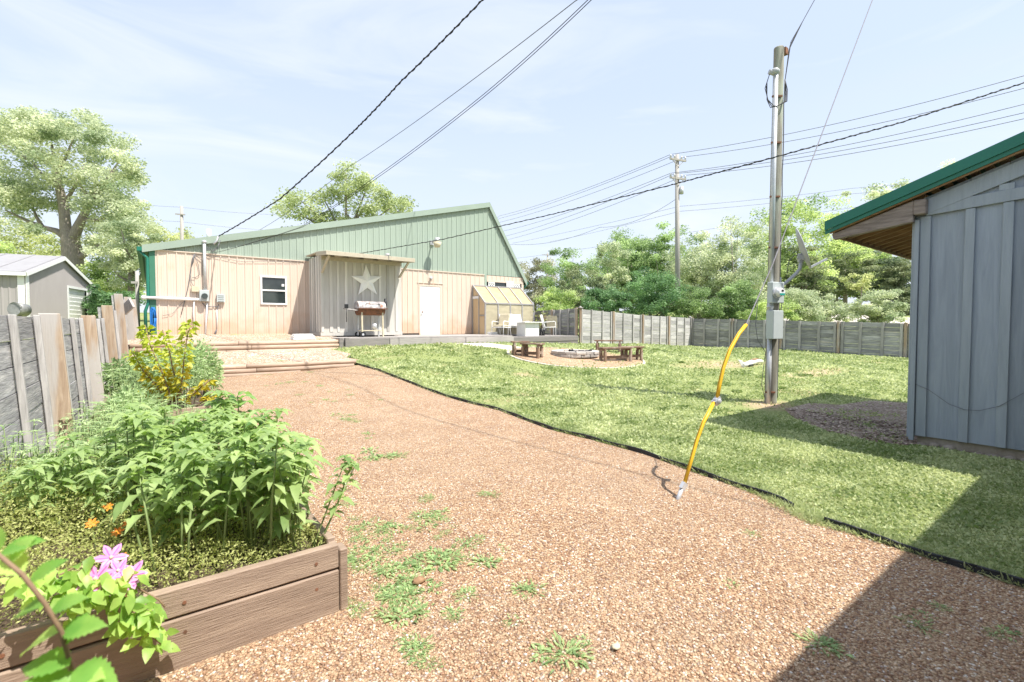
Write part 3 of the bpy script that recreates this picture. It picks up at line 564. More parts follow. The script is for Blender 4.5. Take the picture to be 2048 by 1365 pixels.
df = MB(); df.box((DL-.03, VB-.045, ZD0), (DL+.033, VB+.02, ZD1)); df.box((DR_-.033, VB-.045, ZD0), (DR_+.03, VB+.02, ZD1)); df.box((DL-.03, VB-.047, ZD1-.028), (DR_+.03, VB+.02, ZD1+.03)); df.box((DL-.03, VB-.08, ZD0-.02),(DR_+.03, VB, ZD0-.001)); df.build('door_frame', M['tan'], dr)
lp = bx(861, 557); MB().cyl((lp.x, VB-.02, lp.z), (lp.x, VB-.06, lp.z), .06, n=12).cyl((lp.x, VB-.06, lp.z-.01), (lp.x-.04, VB-.17, lp.z+.02), .04, .055, n=12).build('floodlight', M['dish'], barn)
# yard light high on the gable
yl = bx(864, 487)
m = MB(); m.box((yl.x-.09, VB-.05, yl.z-.08), (yl.x+.09, VB-.012, yl.z+.1)); m.tube([(yl.x, VB-.05, yl.z+.05), (yl.x, VB-.2, yl.z+.11), (yl.x, VB-.42, yl.z+.11)], .03); m.cyl((yl.x, VB-.45, yl.z+.16), (yl.x, VB-.45, yl.z-.02), .10, .12)
ylo = m.build('yard_light', M['galv'], barn)
MB().cyl((yl.x, VB-.45, yl.z-.02), (yl.x, VB-.45, yl.z-.22), .17, .11, n=18).build('lamp_shade', M['cream_soft'], ylo)
# right bay over the greenhouse: tan beam, lattice panels, dim opening
m = MB(); z0 = bx(1000, 563).z; ribbed(m, UT+.135, UR-.05, lambda x: z0, lambda x: ZTAN, VB-.02, minor=False); m.box((UT+.135, VB-.04, z0-.06), (UR-.04, VB-.022, z0+.02)); m.box((UR-.14, VB-.03, 1.0), (UR-.02, VB+.06, z0-.062)); m.box((UT+.14, VB-.02, 3.12), (UR-.142, VB+.03, 3.2)); m.build('bay_beam', M['tan'], barn)
def lattice(x0, x1, z0, z1):
    m = MB(); y = VB - .02; s = .11
    for a, b in [((x0, y-.02, z0), (x1, y, z0+.03)), ((x0, y-.02, z1-.03), (x1, y, z1)), ((x0, y-.02, z0+.03), (x0+.03, y, z1-.03)), ((x1-.03, y-.02, z0+.03), (x1, y, z1-.03))]: m.box(a, b)
    X0, X1, Z0, Z1 = x0+.03, x1-.03, z0+.03, z1-.03
    for sg in (1, -1):
        c = -3.0
        while c < 3.0:
            pts = []
            for x in (X0, X1):
                z = (Z0+Z1)/2 + sg*(x-(X0+X1)/2) + c
                if Z0 <= z <= Z1: pts.append((x, z))
            for z in (Z0, Z1):
                x = (X0+X1)/2 + sg*(z - (Z0+Z1)/2 - c)
                if X0 < x < X1: pts.append((x, z))
            if len(pts) >= 2: yy = y - (.006 if sg > 0 else .014); m.beam((pts[0][0], yy, pts[0][1]), (pts[1][0], yy, pts[1][1]), .03, .007, (0, 1, 0))
            c += s
    m.build('lattice_panel', M['white'], barn)
la, lb, lc_, ld = bx(974, 560).x, bx(985, 560).x, bx(1022, 568).x, bx(1039, 568).x
lattice(la+.05, lb+.1, 3.19, z0-.07); lattice(lc_, ld, 3.19, z0-.07)
MB().box((lb+.1, VB+.0, 3.2), (lc_, VB+.01, z0-.06)).build('bay_window', M['glass'], barn)
MB().box((lb+.75, VB-.06, z0-.42), (lb+1.15, VB-.03, z0+.02)).build('vent_cover', M['white'], barn)
# service entrance on the left part
sm = MB(); c = bx(408, 490); yb = VB - .10
sm.tube([(c.x, yb, bx(408, 487).z), (c.x, yb, bx(408, 582).z)], .045, 10); sm.blob((c.x, yb, bx(408, 485).z), .075, 10, jit=0, sc=(1, 1, .7)); sm.build('service_mast', M['galv'], barn)
q = bx(408, 592); e = MB().box((q.x-.13, VB-.16, q.z-.18), (q.x+.13, VB-.045, q.z+.17)).build('meter_box', M['greybox'], barn, .008)
MB().cyl((q.x, VB-.16, q.z-.02), (q.x, VB-.25, q.z-.02), .085, n=18).build('meter', M['glass'], e)
q = bx(391, 580); MB().box((q.x-.11, VB-.13, q.z-.07), (q.x+.08, VB-.045, q.z+.1)).build('junction_box', M['cream_soft'], barn, .006)
q = bx(441, 597); vm = MB().box((q.x-.11, VB-.13, q.z-.13), (q.x+.11, VB-.045, q.z+.13))
for k in range(4): vm.box((q.x-.08, VB-.145, q.z-.1+k*.06), (q.x+.08, VB-.131, q.z-.075+k*.06))
vm.build('vent_hood', M['greybox'], barn)
m = MB()
za = bx(300, 596).z; m.tube([(UL-.15, VB-.09, za), (bx(402, 599).x, VB-.09, bx(402, 600).z)], .045, 10); m.blob((UL-.15, VB-.09, za), .07, 8, jit=0)
m.tube([(bx(388, 600).x, VB-.08, bx(388, 602).z), (bx(387, 650).x, VB-.08, 1.9), (bx(390, 668).x, VB-.07, 1.1)], .018, 6)
m.tube([(bx(414, 605).x, VB-.08, bx(414, 607).z), (bx(410, 667).x, VB-.07, 1.1)], .028, 6)
m.tube([(bx(433, 610).x, VB-.07, bx(433, 620).z), (bx(434, 660).x, VB-.07, 1.35)], .012, 6)
m.build('white_conduit', M['white'], barn)
m = MB()
def wloop(pp, r=.008, off=.06): m.tube([(lambda p: (p.x, VB-off, p.z))(bx(a, b)) for a, b in pp], r, 5)
wloop([(388,509),(384,520),(381,545),(376,575),(370,600),(362,630)], .012); wloop([(388,509),(386,525),(383,532),(384,520),(388,510)], .012); wloop([(388,509),(396,530),(399,550),(390,556),(384,556)]); wloop([(388,509),(404,522),(404,548),(407,552)])
wloop([(380,545),(382,565),(390,578)]); wloop([(404,606),(410,613),(420,614),(436,614)], .012); wloop([(437,609),(434,625),(433,640)], .012); wloop([(388,508),(430,514),(480,524),(540,524),(600,524)], .006); wloop([(325,632),(345,628),(360,610),(378,595)], .005)
wloop([(412,495),(425,503),(436,494),(440,482)], .01, .12); wloop([(412,499),(422,505),(433,500),(437,488)], .01, .14); wloop([(433,660),(430,666),(431,672),(436,676)], .025)
m.build('wall_cable', M['wire'], barn)
m = MB(); m.tube([(bx(426, 490).x, VB-.14, bx(426, 490).z), (bx(433, 482).x, VB-.12, bx(433, 483).z), (bx(436, 474).x, VB-.12, bx(436, 474).z)], .03); m.build('service_bracket', M['galv'], barn)
# roof vent behind the ridge line of the eave slope
p = bx(421, 455); m = MB(); m.cyl((p.x, VB+.6, rake(p.x)-.02), (p.x, VB+.6, rake(p.x)+.34), .07, n=10); m.build('roof_vent', M['white'], barn)

# grey closet with canopy: a part of the building
AL, AR = 4.50, 7.34; AV = VB - 1.42; ZA0 = 1.13; ZA1 = 3.80
m = MB()
m.box((AL, AV, ZA0), (AR, AV+.03, ZA1)); m.box((AL, AV+.031, ZA0), (AL+.03, VB-.025, ZA1)); m.box((AR-.03, AV+.031, ZA0), (AR, VB-.025, ZA1)); m.box((AL-.02, AV-.02, ZA0+.0), (AR+.02, AV-.001, ZA0+.12)); m.box((AL-.02, AV, ZA0), (AL-.001, VB-.03, ZA0+.12))
cl = m.build('closet', M['greyclad'], barn)
random.seed(3); x = AL + .0; first = True
while x < AR - .1:
    b = MB(); w_ = random.uniform(.075, .13); b.box((x, AV-.03, ZA0+.125), (x+w_, AV-.002, ZA1-.02), random.uniform(-1, 1)); b.build('batten', M['greyclad'], cl, .003); x += random.uniform(.24, .33)
for k in range(5):
    y = AV + .1 + k * .27; MB().box((AL-.035, y, ZA0+.125), (AL-.002, y+.09, ZA1-.02), random.uniform(-1, 1)).build('batten', M['greyclad'], cl, .003)
CV = AV - 1.12; zc0, zc1 = 3.70, 3.86
m = MB(); m.poly([(AL-.12, CV, zc0+.06), (AR-.02, CV, zc0+.06), (AR-.02, AV-.0, zc1), (AL-.12, AV-.0, zc1)], (0, 0, .035)); m.poly([(AL-.10, AV+.001, zc1), (AR+.05, AV+.001, zc1), (AR+.05, VB-.03, zc1+.03), (AL-.10, VB-.03, zc1+.03)], (0, 0, .035))
m.box((AL-.14, CV-.03, zc0-.04), (AR, CV-.002, zc0+.09)); m.beam((AL-.13, CV, zc0+.02), (AL-.13, AV, zc1-.04), .03, .13); m.beam((AR-.0, CV, zc0+.02), (AR-.0, AV, zc1-.04), .03, .13); m.box((AL+.02, AV-.07, ZA1-.17), (AR-.02, AV-.031, ZA1-.04))
cn = m.build('canopy', M['beigewood'], barn, .004)
for k in range(5):
    x = AL + .45 + k*.5; MB().beam((x, CV+.01, zc0+.01), (x, AV-.03, zc1-.06), .04, .09).build('rafter', M['beigewood'], cn)
for x in (AL+.03, AR-.1): MB().beam((x, CV+.25, zc0), (x, AV-.05, 3.22), .05, .07, (1, 0, 0)).build('bracket', M['beigewood'], cn, .003)
p = on_v(775, 512, AV+.6); MB().cyl((p.x, AV+.6, 3.88), (p.x, AV+.6, 4.08), .07, n=10).cyl((p.x, AV+.6, 4.08), (p.x, AV+.6, 4.13), .09, .09, n=10).build('roof_pipe', M['galv'], cn)
# closet footing
for x in (AL+.1, AR-.4): MB().box((x, AV+.2, .8), (x+.2, VB-.05, ZA0-.01)).build('footing', M['concrete'], cl)

# five pointed star
st = on_v(734, 563, AV-.05); R_ = .57; m = MB(); c0 = Vector((st.x, AV-.15, st.z)); pts = []
for k in range(10):
    a = PI/2 + k*PI/5 + .05; r = R_ if k % 2 == 0 else R_*.40; pts.append(Vector((st.x + math.cos(a)*r, AV-.045, st.z + math.sin(a)*r)))
vs = [c0] + pts + [p + Vector((0, .012, 0)) for p in pts]
m.add(vs, [(0, 1+k, 1+(k+1)%10) for k in range(10)] + [(1+k, 11+k, 11+(k+1)%10, 1+(k+1)%10) for k in range(10)])
M['starwhite'] = mat('bright_white_star_metal', (.92,.92,.90), (.86,.86,.84), 5, rough=.5, bump=.03)
tag(m.build('wall_star', M['starwhite']), 'large pale metal barn star hung on the grey closet wall above the grill', 'star decoration')
# blue rope coil
m = MB(); q = bx(299, 640)
for k in range(9):
    a = random.uniform(-.06, .06); m.tube([(UL+.06+.05*math.cos(t)+a*.5, VB-.06-.02*(k%3), q.z + .05 + (.30+.03*math.sin(k))*math.sin(t)) for t in np.linspace(0, 2*PI, 15)], .009, 5)
tag(m.build('rope_coil', M['blue']), 'bright blue rope coil hanging on the green left corner of the barn', 'rope')

# ---------------------------------------------------------------- decks
def deck(label, u0, u1, v0, v1, z, zf):
    d = empty('wooden_deck', ((u0+u1)/2, v0, zf), label, 'deck'); m = MB(); y = v0; k = 0
    while y < v1 - .01:
        m.box((u0, y, z-.035), (u1, min(y+.135, v1), z), random.uniform(-1, 1)); y += .142
    m.build('deck_boards', M['deck'], d); return d
d1 = deck('long low grey deck below the closet, grill and white door', 4.62, 11.25, 14.74, VB-.06, 1.09, .7)
m = MB(); x = 4.66
for w_ in (1.55, 2.9, 2.2): m.box((x, 14.70, .76), (x+w_-.02, 14.738, 1.05), random.uniform(-1, 1)); x += w_
m.build('fascia_board', M['deck'], d1, .004)
for x in (4.56, 4.74, 11.1): MB().box((x, 14.62, .6), (x+.12, 14.72, 1.10) if x < 5 else (x+.1, 14.7, .76)).build('post', M['deckdark'], d1, .004)
for x in (6, 8, 10):
    for y in (14.9, 17): MB().box((x, y, .5), (x+.15, y+.15, 1.05)).build('support', M['deckdark'], d1)
d2 = deck('dark edged low deck carrying the greenhouse and patio furniture', 11.27, 15.2, 15.1, VB-.04, 1.02, .6)
MB().box((11.25, 15.06, .80), (15.22, 15.098, .985)).box((11.24, 15.08, .52), (15.2, 15.11, .795)).build('fascia_board', M['deckdark'], d2, .004)
MB().box((15.19, 15.12, .5), (15.22, VB, .98)).build('end_board', M['deckdark'], d2)

# ---------------------------------------------------------------- greenhouse
def seethru(name, col, alpha):
    m = bpy.data.materials.new(name); m.use_nodes = True; nt = m.node_tree; L = nt.links.new; b = nt.nodes['Principled BSDF']
    tc = _n(nt, 'ShaderNodeTexCoord'); mp = _n(nt, 'ShaderNodeMapping'); mp.inputs['Scale'].default_value = (1.2, 2, 3); L(tc.outputs['Object'], mp.inputs[0]); nz = _n(nt, 'ShaderNodeTexNoise'); nz.inputs['Scale'].default_value = 2.2; nz.inputs['Detail'].default_value = 6; L(mp.outputs[0], nz.inputs['Vector'])
    r = _n(nt, 'ShaderNodeValToRGB'); r.color_ramp.elements[0].position = .35; r.color_ramp.elements[1].position = .7; r.color_ramp.elements[0].color = (*[x*.8 for x in col], 1); r.color_ramp.elements[1].color = (*col, 1); L(nz.outputs[0], r.inputs[0]); L(r.outputs[0], b.inputs['Base Color'])
    b.inputs['Roughness'].default_value = .35; b.inputs['Alpha'].default_value = alpha
    return m
M['poly'] = seethru('aged_polycarbonate', (.56, .50, .35), .85); M['polyroof'] = seethru('yellowed_polycarbonate_roof', (.56, .43, .24), .95); M['plywood'] = mat('plywood_door', (.60,.46,.29), (.50,.37,.22), 4, (5,5,.6), .7, .15)
M['alu'] = mat('aged_aluminium', (.40,.39,.39), (.32,.31,.31), 6, rough=.5, bump=.05, metal=.3)
g0 = 11.30; g1 = 13.95; gv = VB - 1.03; gb = 1.03; ze = 2.42; zt = 3.22; gw = VB - .07
gh = empty('greenhouse', ((g0+g1)/2, gv, gb), 'lean-to aluminium greenhouse with yellowed panels against the barn', 'greenhouse')
fr = MB(); t = .055; N4 = 4; gxs = [g0 + (g1-g0)*k/N4 for k in range(N4+1)]
for x in gxs: fr.beam((x, gv, gb), (x, gv, ze), t, t, (1, 0, 0)); fr.beam((x, gv, ze), (x, gw, zt), t, t)
for z in (gb+.03, ze): fr.beam((g0-.02, gv-.004, z), (g1+.02, gv-.004, z), .064, .064)
fr.beam((g0-.02, gw, zt), (g1+.02, gw, zt), .06, .06)
for x in (g0-.004, g1+.004): fr.beam((x, gw, gb), (x, gw, zt), .05, .05, (1, 0, 0)); fr.beam((x, gv, gb+.03), (x, gw, gb+.03), .05, .05); fr.beam((x, (gv+gw)/2, gb), (x, (gv+gw)/2, (ze+zt)/2), .045, .045, (1, 0, 0))
fr.beam((g0-.004, gv, 1.9), (g0-.004, (gv+gw)/2, 1.9), .04, .04); fr.beam((g0, gv+.04, gb+.1), (g0+.6, gv-.03, gb+1.0), .012, .012) if False else None
fr.build('frame', M['alu'], gh, .003)
for k in range(N4):
    a, b = gxs[k]+.028, gxs[k+1]-.028
    MB().box((a, gv-.006, gb+.06), (b, gv+.006, ze-.035)).build('side_panel', M['poly'], gh)
    MB().poly([(a, gv+.02, ze-.01), (b, gv+.02, ze-.01), (b, gw-.03, zt-.05), (a, gw-.03, zt-.05)], (0, 0, .012)).build('roof_panel', M['polyroof'], gh)
ym = (gv+gw)/2
MB().box((g0-.012, ym+.03, gb+.06), (g0+.0, gw-.03, 2.62)).box((g0-.02, ym+.2, gb+.06), (g0-.012, ym+.23, 2.62)).build('door', M['plywood'], gh)
MB().box((g0-.03, ym, 2.63), (g0+.01, gw-.02, 2.74)).build('door_rail', M['white'], gh)
for x in (g0-.002, g1+.002):
    MB().poly([(x, gv+.03, 1.93), (x, ym-.03, 1.93), (x, ym-.03, (ze+zt)/2-.05), (x, gv+.03, ze-.03)], (.008, 0, 0)).build('end_panel', M['plywood'] if x < 12 else M['poly'], gh)
    MB().poly([(x, gv+.03, gb+.06), (x, ym-.03, gb+.06), (x, ym-.03, 1.87), (x, gv+.03, 1.87)], (.008, 0, 0)).build('end_panel', M['plywood'] if x < 12 else M['poly'], gh)
    MB().poly([(x, ym+.03, 2.76), (x, gw-.03, 2.76), (x, gw-.03, zt-.05), (x, ym+.03, (ze+zt)/2+.0)], (.008, 0, 0)).build('end_panel', M['plywood'] if x < 12 else M['poly'], gh)

# ---------------------------------------------------------------- timber steps
def logrow(label, rows, v, name='timber_edging'):
    e = empty(name, (rows[0][0], v, rows[0][2]), label, 'landscape timbers')
    for (x0, x1, z, dv, r) in rows:
        n = max(2, int((x1-x0)/.5)); MB().tube([(x0+(x1-x0)*i/n, v+dv+random.uniform(-.006, .006), z+random.uniform(-.006, .006)) for i in range(n+1)], r, 12, random.uniform(-1, 1)).build('log', M['log'], e)
    return e
logrow('lower double row of pale round landscape timbers across the gravel', [(1.75, 4.28, .54, 0, .055), (-.4, 1.74, .54, 0, .055), (1.95, 4.22, .435, -.02, .055), (-.4, 1.94, .435, -.02, .055), (-.3, 2.9, .34, -.05, .05)], V1)
logrow('upper triple row of brown round landscape timbers below the barn wall', [(1.9, 4.55, .99, 0, .06), (-.4, 1.89, .99, 0, .06), (2.2, 4.55, .875, -.03, .06), (-.4, 2.19, .875, -.03, .06), (1.6, 4.6, .765, -.05, .055), (-.4, 1.59, .765, -.05, .055), (-.3, 1.3, .64, -.35, .055)], V2)
p = on_v(607, 672, V2+.5)
m = MB(); m.box((p.x-.32, V2+.35, 1.05), (p.x+.32, V2+.85, 1.09)); m.box((p.x-.3, V2+.38, 1.09), (p.x+.3, V2+.82, 1.17)); m.box((p.x-.26, V2+.42, 1.175), (p.x+.26, V2+.8, 1.22))
tag(m.build('plastic_step', M['white'], bevel=.01), 'low white plastic step on the gravel left of the grey closet', 'step')

# ---------------------------------------------------------------- grey garage beyond the left fence
c0 = at_d(50, 548, 20.0); c1 = at_d(181, 571, 26.6); zE = (c0.z + c1.z)/2; ap = at_d(125, 517, 23.3)
gd = Vector((c1.x-c0.x, c1.y-c0.y, 0)); gl = gd.length; gd.normalize(); gn = Vector((-gd.y, gd.x, 0));
if gn.dot(RV) > 0: gn = -gn
gz0 = .55; GA = Vector((c0.x, c0.y, 0)); zAp = ap.z; hl = gl/2
gar = empty('garage', (c0.x, c0.y, gz0), 'grey metal garage with white trim and roller door beyond the left fence', 'garage')
def gp(s, d, z): v = GA + gd*s + gn*d; return Vector((v.x, v.y, z))
dx0, dx1, dzt = 4.15, 6.65, zE - .30
m = MB(); s = 0.0
while s < gl - .01:
    e = min(s + .115, gl); zt_ = lambda q: zE + (zAp - zE)*(1 - abs(q-hl)/hl); lo = gz0 if not (s > dx0-.06 and e < dx1+.06) else dzt
    a, b, mid = s, e, s + .02
    m.add([gp(a, 0, lo), gp(mid, -.022, lo), gp(mid+.02, -.022, lo), gp(mid+.04, 0, lo), gp(b, 0, lo), gp(a, 0, zt_(a)), gp(mid, -.022, zt_(mid)), gp(mid+.02, -.022, zt_(mid+.02)), gp(mid+.04, 0, zt_(mid+.04)), gp(b, 0, zt_(b))], [(i, i+1, i+6, i+5) for i in range(4)]); s = e
d = 0
while d < 11.9:
    m.add([gp(0, d, gz0), gp(-.02, d+.03, gz0), gp(-.02, d+.06, gz0), gp(0, d+.09, gz0), gp(0, d+.23, gz0)] + [gp(0, d, zE), gp(-.02, d+.03, zE), gp(-.02, d+.06, zE), gp(0, d+.09, zE), gp(0, d+.23, zE)], [(i, i+1, i+6, i+5) for i in range(4)]); d += .23
m.add([gp(gl, 0, gz0), gp(gl, 12, gz0), gp(gl, 12, zE), gp(gl, 0, zE)], [(0, 1, 2, 3)]); m.add([gp(0, 12, gz0), gp(gl, 12, gz0), gp(gl, 12, zE), gp(hl, 12, zAp), gp(0, 12, zE)], [(0, 1, 2, 3, 4)])
m.build('wall', M['garwall'], gar)
m = MB(); sl = (zAp-zE)/hl
for sg in (0, 1):
    e0 = -.2 if sg == 0 else gl+.2; ze_ = zE - sl*.2; m.poly([gp(e0, -.12, ze_+.05), gp(hl, -.12, zAp+.05), gp(hl, 12.1, zAp+.05), gp(e0, 12.1, ze_+.05)], (0, 0, .05))
    for k in range(13):
        dd = k*.98; m.beam(gp(e0, dd, ze_+.11), gp(hl, dd, zAp+.11), .05, .025)
m.build('roof', M['garroof'], gar)
m = MB()
for e0 in (-.2, gl+.2): m.beam(gp(e0, -.13, zE-sl*.2+.0), gp(hl, -.13, zAp), .03, .17)
m.beam(gp(-.21, -.1, zE-sl*.2), gp(-.21, 12, zE-sl*.2), .04, .14)
for s in (.08, gl-.08): m.beam(gp(s, -.035, gz0), gp(s, -.035, zE-.02), .24, .03, gn)
m.beam(gp(-.04, .12, gz0), gp(-.04, .12, zE), .03, .22, gn)
for s in (dx0, dx1): m.beam(gp(s, -.04, gz0), gp(s, -.04, dzt), .13, .03, gn)
m.beam(gp(dx0-.06, -.042, dzt+.03), gp(dx1+.06, -.042, dzt+.03), .03, .12)
m.build('trim', M['white'], gar)
m = MB(); z = gz0
while z < dzt - .05:
    m.add([gp(dx0+.06, .06, z), gp(dx1-.06, .06, z), gp(dx1-.06, .03, z+.2), gp(dx0+.06, .03, z+.2)], [(0, 1, 2, 3)]); m.add([gp(dx0+.06, .03, z+.2), gp(dx1-.06, .03, z+.2), gp(dx1-.06, .06, z+.215), gp(dx0+.06, .06, z+.215)], [(0, 1, 2, 3)]); z += .215
m.build('roller_door', M['white'], gar)
# round grey drum in front of the garage
p = at_d(29, 618, 14.5); m = MB(); ax = (FH*.95 - RV*.15 - Vector((0,0,.1))).normalized(); m.cyl(p - ax*.0, p + ax*.36, .2, n=22); m.tube([p + Vector((0,0,0)) + (RV*math.cos(t) + Vector((0,0,1))*math.sin(t))*.2 for t in np.linspace(0, 2*PI, 25)], .012, 6); m.beam(p + ax*.16 + Vector((0,0,-.2)), Vector((p.x+ax.x*.16, p.y+ax.y*.16, G(p.x, p.y))), .1, .1)
tag(m.build('metal_drum', M['drum']), 'weathered round grey drum showing above the left fence', 'drum')

# ---------------------------------------------------------------- fences
def fence(label, pts, ztops, board_mat, bh=.19, lean=0., side=Vector((1, 0, 0)), nb=2, bat=(.085, .045), post=(.17, .06), cap=None, postmat='post', zb_off=0):
    """pts: post feet (x,y); ztops: height of the top of each bay; battens and posts stand on the side given"""
    e = empty('plank_fence', (pts[0][0], pts[0][1], G(*pts[0])), label, 'fence'); side = Vector(side)
    def lf_(zb): return lambda p: p - side * lean * max(0, (p.z - zb))
    for i in range(len(pts) - 1):
        a = Vector((*pts[i], 0)); b = Vector((*pts[i+1], 0)); d = (b - a); Ln = d.length; d.normalize(); za, zb = G(*pts[i]) + zb_off, G(*pts[i+1]) + zb_off; zt0, zt1 = ztops[i] if isinstance(ztops[i], tuple) else (ztops[i], ztops[i])
        m = MB(); nrow = max(3, int(round(((zt0+zt1)/2 - (za+zb)/2) / bh))); segs = [0, .34, .67, 1] if nb == 2 else [0, .5, 1]
        for s0, s1 in zip(segs[:-1], segs[1:]):
            for k in range(nrow):
                f0 = k / nrow; f1 = (k + 1) / nrow; q = []; g_ = .008
                for s in (s0, s1):
                    base = za + (zb-za)*s - .06; top = zt0 + (zt1-zt0)*s; q.append((base + (top-base)*f0, base + (top-base)*f1 - g_))
                j = random.uniform(-.006, .006); P0 = a + d*(Ln*s0); P1 = a + d*(Ln*s1); tl = random.uniform(-.01, .01) * (0 if k < nrow-1 else 1)
                v8 = []
                for P_, (lo, hi) in ((P0, q[0]), (P1, q[1])):
                    for off in (-.02 + j, .018 + j):
                        for z in (lo, hi + tl): v8.append(P_ + side*off + Vector((0, 0, z)))
                m.add(v8, [(0, 4, 5, 1), (2, 3, 7, 6), (1, 5, 7, 3), (0, 2, 6, 4), (0, 1, 3, 2), (4, 6, 7, 5)], random.uniform(-1, 1))
        m.xf(lf_(za)).build('board_panel', M[board_mat], e)
        for s in segs[1:-1] + [0.06, .94]:
            P_ = a + d*(Ln*s) + side*(.028 + bat[0]/2); zl = za + (zb-za)*s - .03; zh = zt0 + (zt1-zt0)*s + random.uniform(-.01, .02)
            m = MB(); sl = random.uniform(-.012, .012); m.beam(P_ + Vector((0, 0, zl)), P_ + d*sl + Vector((0, 0, zh)), bat[1], bat[0], side, random.uniform(-1, 1))
            m.xf(lf_(za)).build('batten', M['batten'], e, .004)
    for i, p in enumerate(pts):
        z0 = G(*p) - .05; zs = [t_ if not isinstance(t_, tuple) else t_[0 if j == i else 1] for j, t_ in enumerate(ztops) if j in (i - 1, i)]; z1 = (max(zs) if i != SKIPTOP else min(zs)) + .03
        a = Vector((*p, 0)); j = 0 if i == len(pts) - 1 else 0; d = Vector((pts[min(i+1, len(pts)-1)][0] - pts[max(i-1, 0)][0], pts[min(i+1, len(pts)-1)][1] - pts[max(i-1, 0)][1], 0)).normalized()
        q = a + side*(.03 + post[0]/2); m = MB(); m.beam(q + Vector((0, 0, z0)), q + Vector((0, 0, z1)), post[1], post[0], side, random.uniform(-1, 1)); po = m.xf(lf_(z0+.05)).build('post', M[postmat], e, .006)
        if cap and cap[i]:
            m = MB(); c = q + Vector((0, 0, z1+.0)); r = .085; m.box((c.x-r, c.y-r, c.z), (c.x+r, c.y+r, c.z+.03)); m.add([(c.x-r*.7, c.y-r*.7, c.z+.03), (c.x+r*.7, c.y-r*.7, c.z+.03), (c.x+r*.7, c.y+r*.7, c.z+.03), (c.x-r*.7, c.y+r*.7, c.z+.03), (c.x, c.y, c.z+.10)], [(0, 1, 4), (1, 2, 4), (2, 3, 4), (3, 0, 4)]); m.build('post_cap', M['batten'], po)
    return e
SKIPTOP = -1
fl = [(-.85, .9), (-.83, 3.0), (-.785, 6.42), (-.70, 8.95), (-.62, 11.35), (-.55, 13.8), (-.47, 16.1), (-.41, 17.5)]
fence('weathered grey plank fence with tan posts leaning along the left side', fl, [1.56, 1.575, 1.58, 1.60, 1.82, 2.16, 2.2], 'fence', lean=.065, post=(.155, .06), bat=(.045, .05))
A_ = on_v(1160, 688, 15.1); B_ = on_v(1378, 690, 15.3)
zt = lambda px, py, v: on_v(px, py, v).z
fence('short shaded stretch of plank fence beside the right deck end', [(A_.x, 15.25), (A_.x, 16.9), (A_.x, 18.9)], [(zt(1157, 617, 15.1), 2.2), (2.2, 2.2)], 'fence', side=(-1, 0, 0), post=(.08, .1), bat=(.05, .09))
xs = np.linspace(A_.x, B_.x, 5); tops = [zt(1160, 618, 15.15), zt(1235, 625, 15.2), zt(1300, 631, 15.2), zt(1345, 634, 15.25), zt(1378, 637, 15.3)]
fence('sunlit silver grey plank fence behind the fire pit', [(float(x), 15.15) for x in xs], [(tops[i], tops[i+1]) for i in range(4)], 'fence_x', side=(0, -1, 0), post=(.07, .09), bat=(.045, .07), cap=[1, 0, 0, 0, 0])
ys = [15.2, 12.75, 10.35, 7.95, 5.6, 3.2, .8]; pyt = {15.2: (1380, 637), 5.6: (1815, 648)}
z1 = on_v(1380, 637, 15.25).z; z2 = on_u(1815, 648, B_.x).z; zf = lambda y: z2 + (z1 - z2)*(y - 5.0)/(10.2)
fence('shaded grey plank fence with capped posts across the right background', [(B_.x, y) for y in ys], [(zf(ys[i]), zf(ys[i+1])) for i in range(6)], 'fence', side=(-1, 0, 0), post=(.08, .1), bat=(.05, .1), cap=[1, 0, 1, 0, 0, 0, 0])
# loose plank leaning over the left fence top
m = MB(); a = at_d(247, 622, 11.2); b = at_d(264, 606, 11.0); m.beam(a, b + Vector((0, .0, .0)), .22, .05, FH); tag(m.build('loose_board', M['batten'], bevel=.004), 'loose grey board end resting tilted on top of the left fence', 'board')

# ---------------------------------------------------------------- blue-grey shed at the right
CS = on_z(1820, 872, .10); SX, SY = CS.x, CS.y; SZ0 = .12; rs = .34
EC = Vector((SX - .17, SY + .88, 0)); ZEC = 2.86
shed = empty('board_shed', (SX, SY, 0), 'blue grey board and batten shed with green metal roof', 'shed')
def sroof(y): return ZEC + (EC.y - y) * rs
RY = SY - 3.0                                      # ridge
SYE = SY - 6.0
WT = lambda y: (sroof(y) if y > RY else sroof(2*RY - y)) - .13
_b1, _b2 = on_u(1935, 600, SX).y, on_u(2012, 600, SX).y; ysS = [SY, _b1, _b2] + [_b2 - (_b1-_b2)*1.02*k for k in range(1, 12)]
m = MB(); y = SY; k = 0
while y > SYE + .01:
    w_ = min((y - ysS[k+1]) if k + 1 < len(ysS) else .3, y - SYE); ya, yb_ = y, y - w_ + .006; j = random.uniform(0, .008)
    m.add([(SX - j, ya, SZ0), (SX - j, yb_, SZ0 - .0), (SX - j, yb_, WT(yb_)), (SX - j, ya, WT(ya)), (SX + .03, ya, SZ0), (SX + .03, yb_, SZ0), (SX + .03, yb_, WT(yb_)), (SX + .03, ya, WT(ya))], [(0, 1, 2, 3), (0, 4, 5, 1), (1, 5, 6, 2), (0, 3, 7, 4)], random.uniform(-1, 1)); y -= w_; k += 1
m.box((SX + .031, SY - .03, SZ0), (SX + 4.5, SY, WT(SY) - .05)); m.box((SX + .031, SYE, SZ0), (SX + 4.5, SYE + .03, WT(SYE) - .05)); m.box((SX + 4.47, SYE+.03, SZ0), (SX + 4.5, SY-.03, 2.7))
m.build('wall', M['shed'], shed)
zrail = lambda y: on_u(1854, 422, SX).z + (SY - .1 - y) * .045
ys_ = [SY - .09, SY - .62, SY - 1.0 + .03, SY - 1.28, SY - 1.6, SY - 1.92, SY - 2.25]
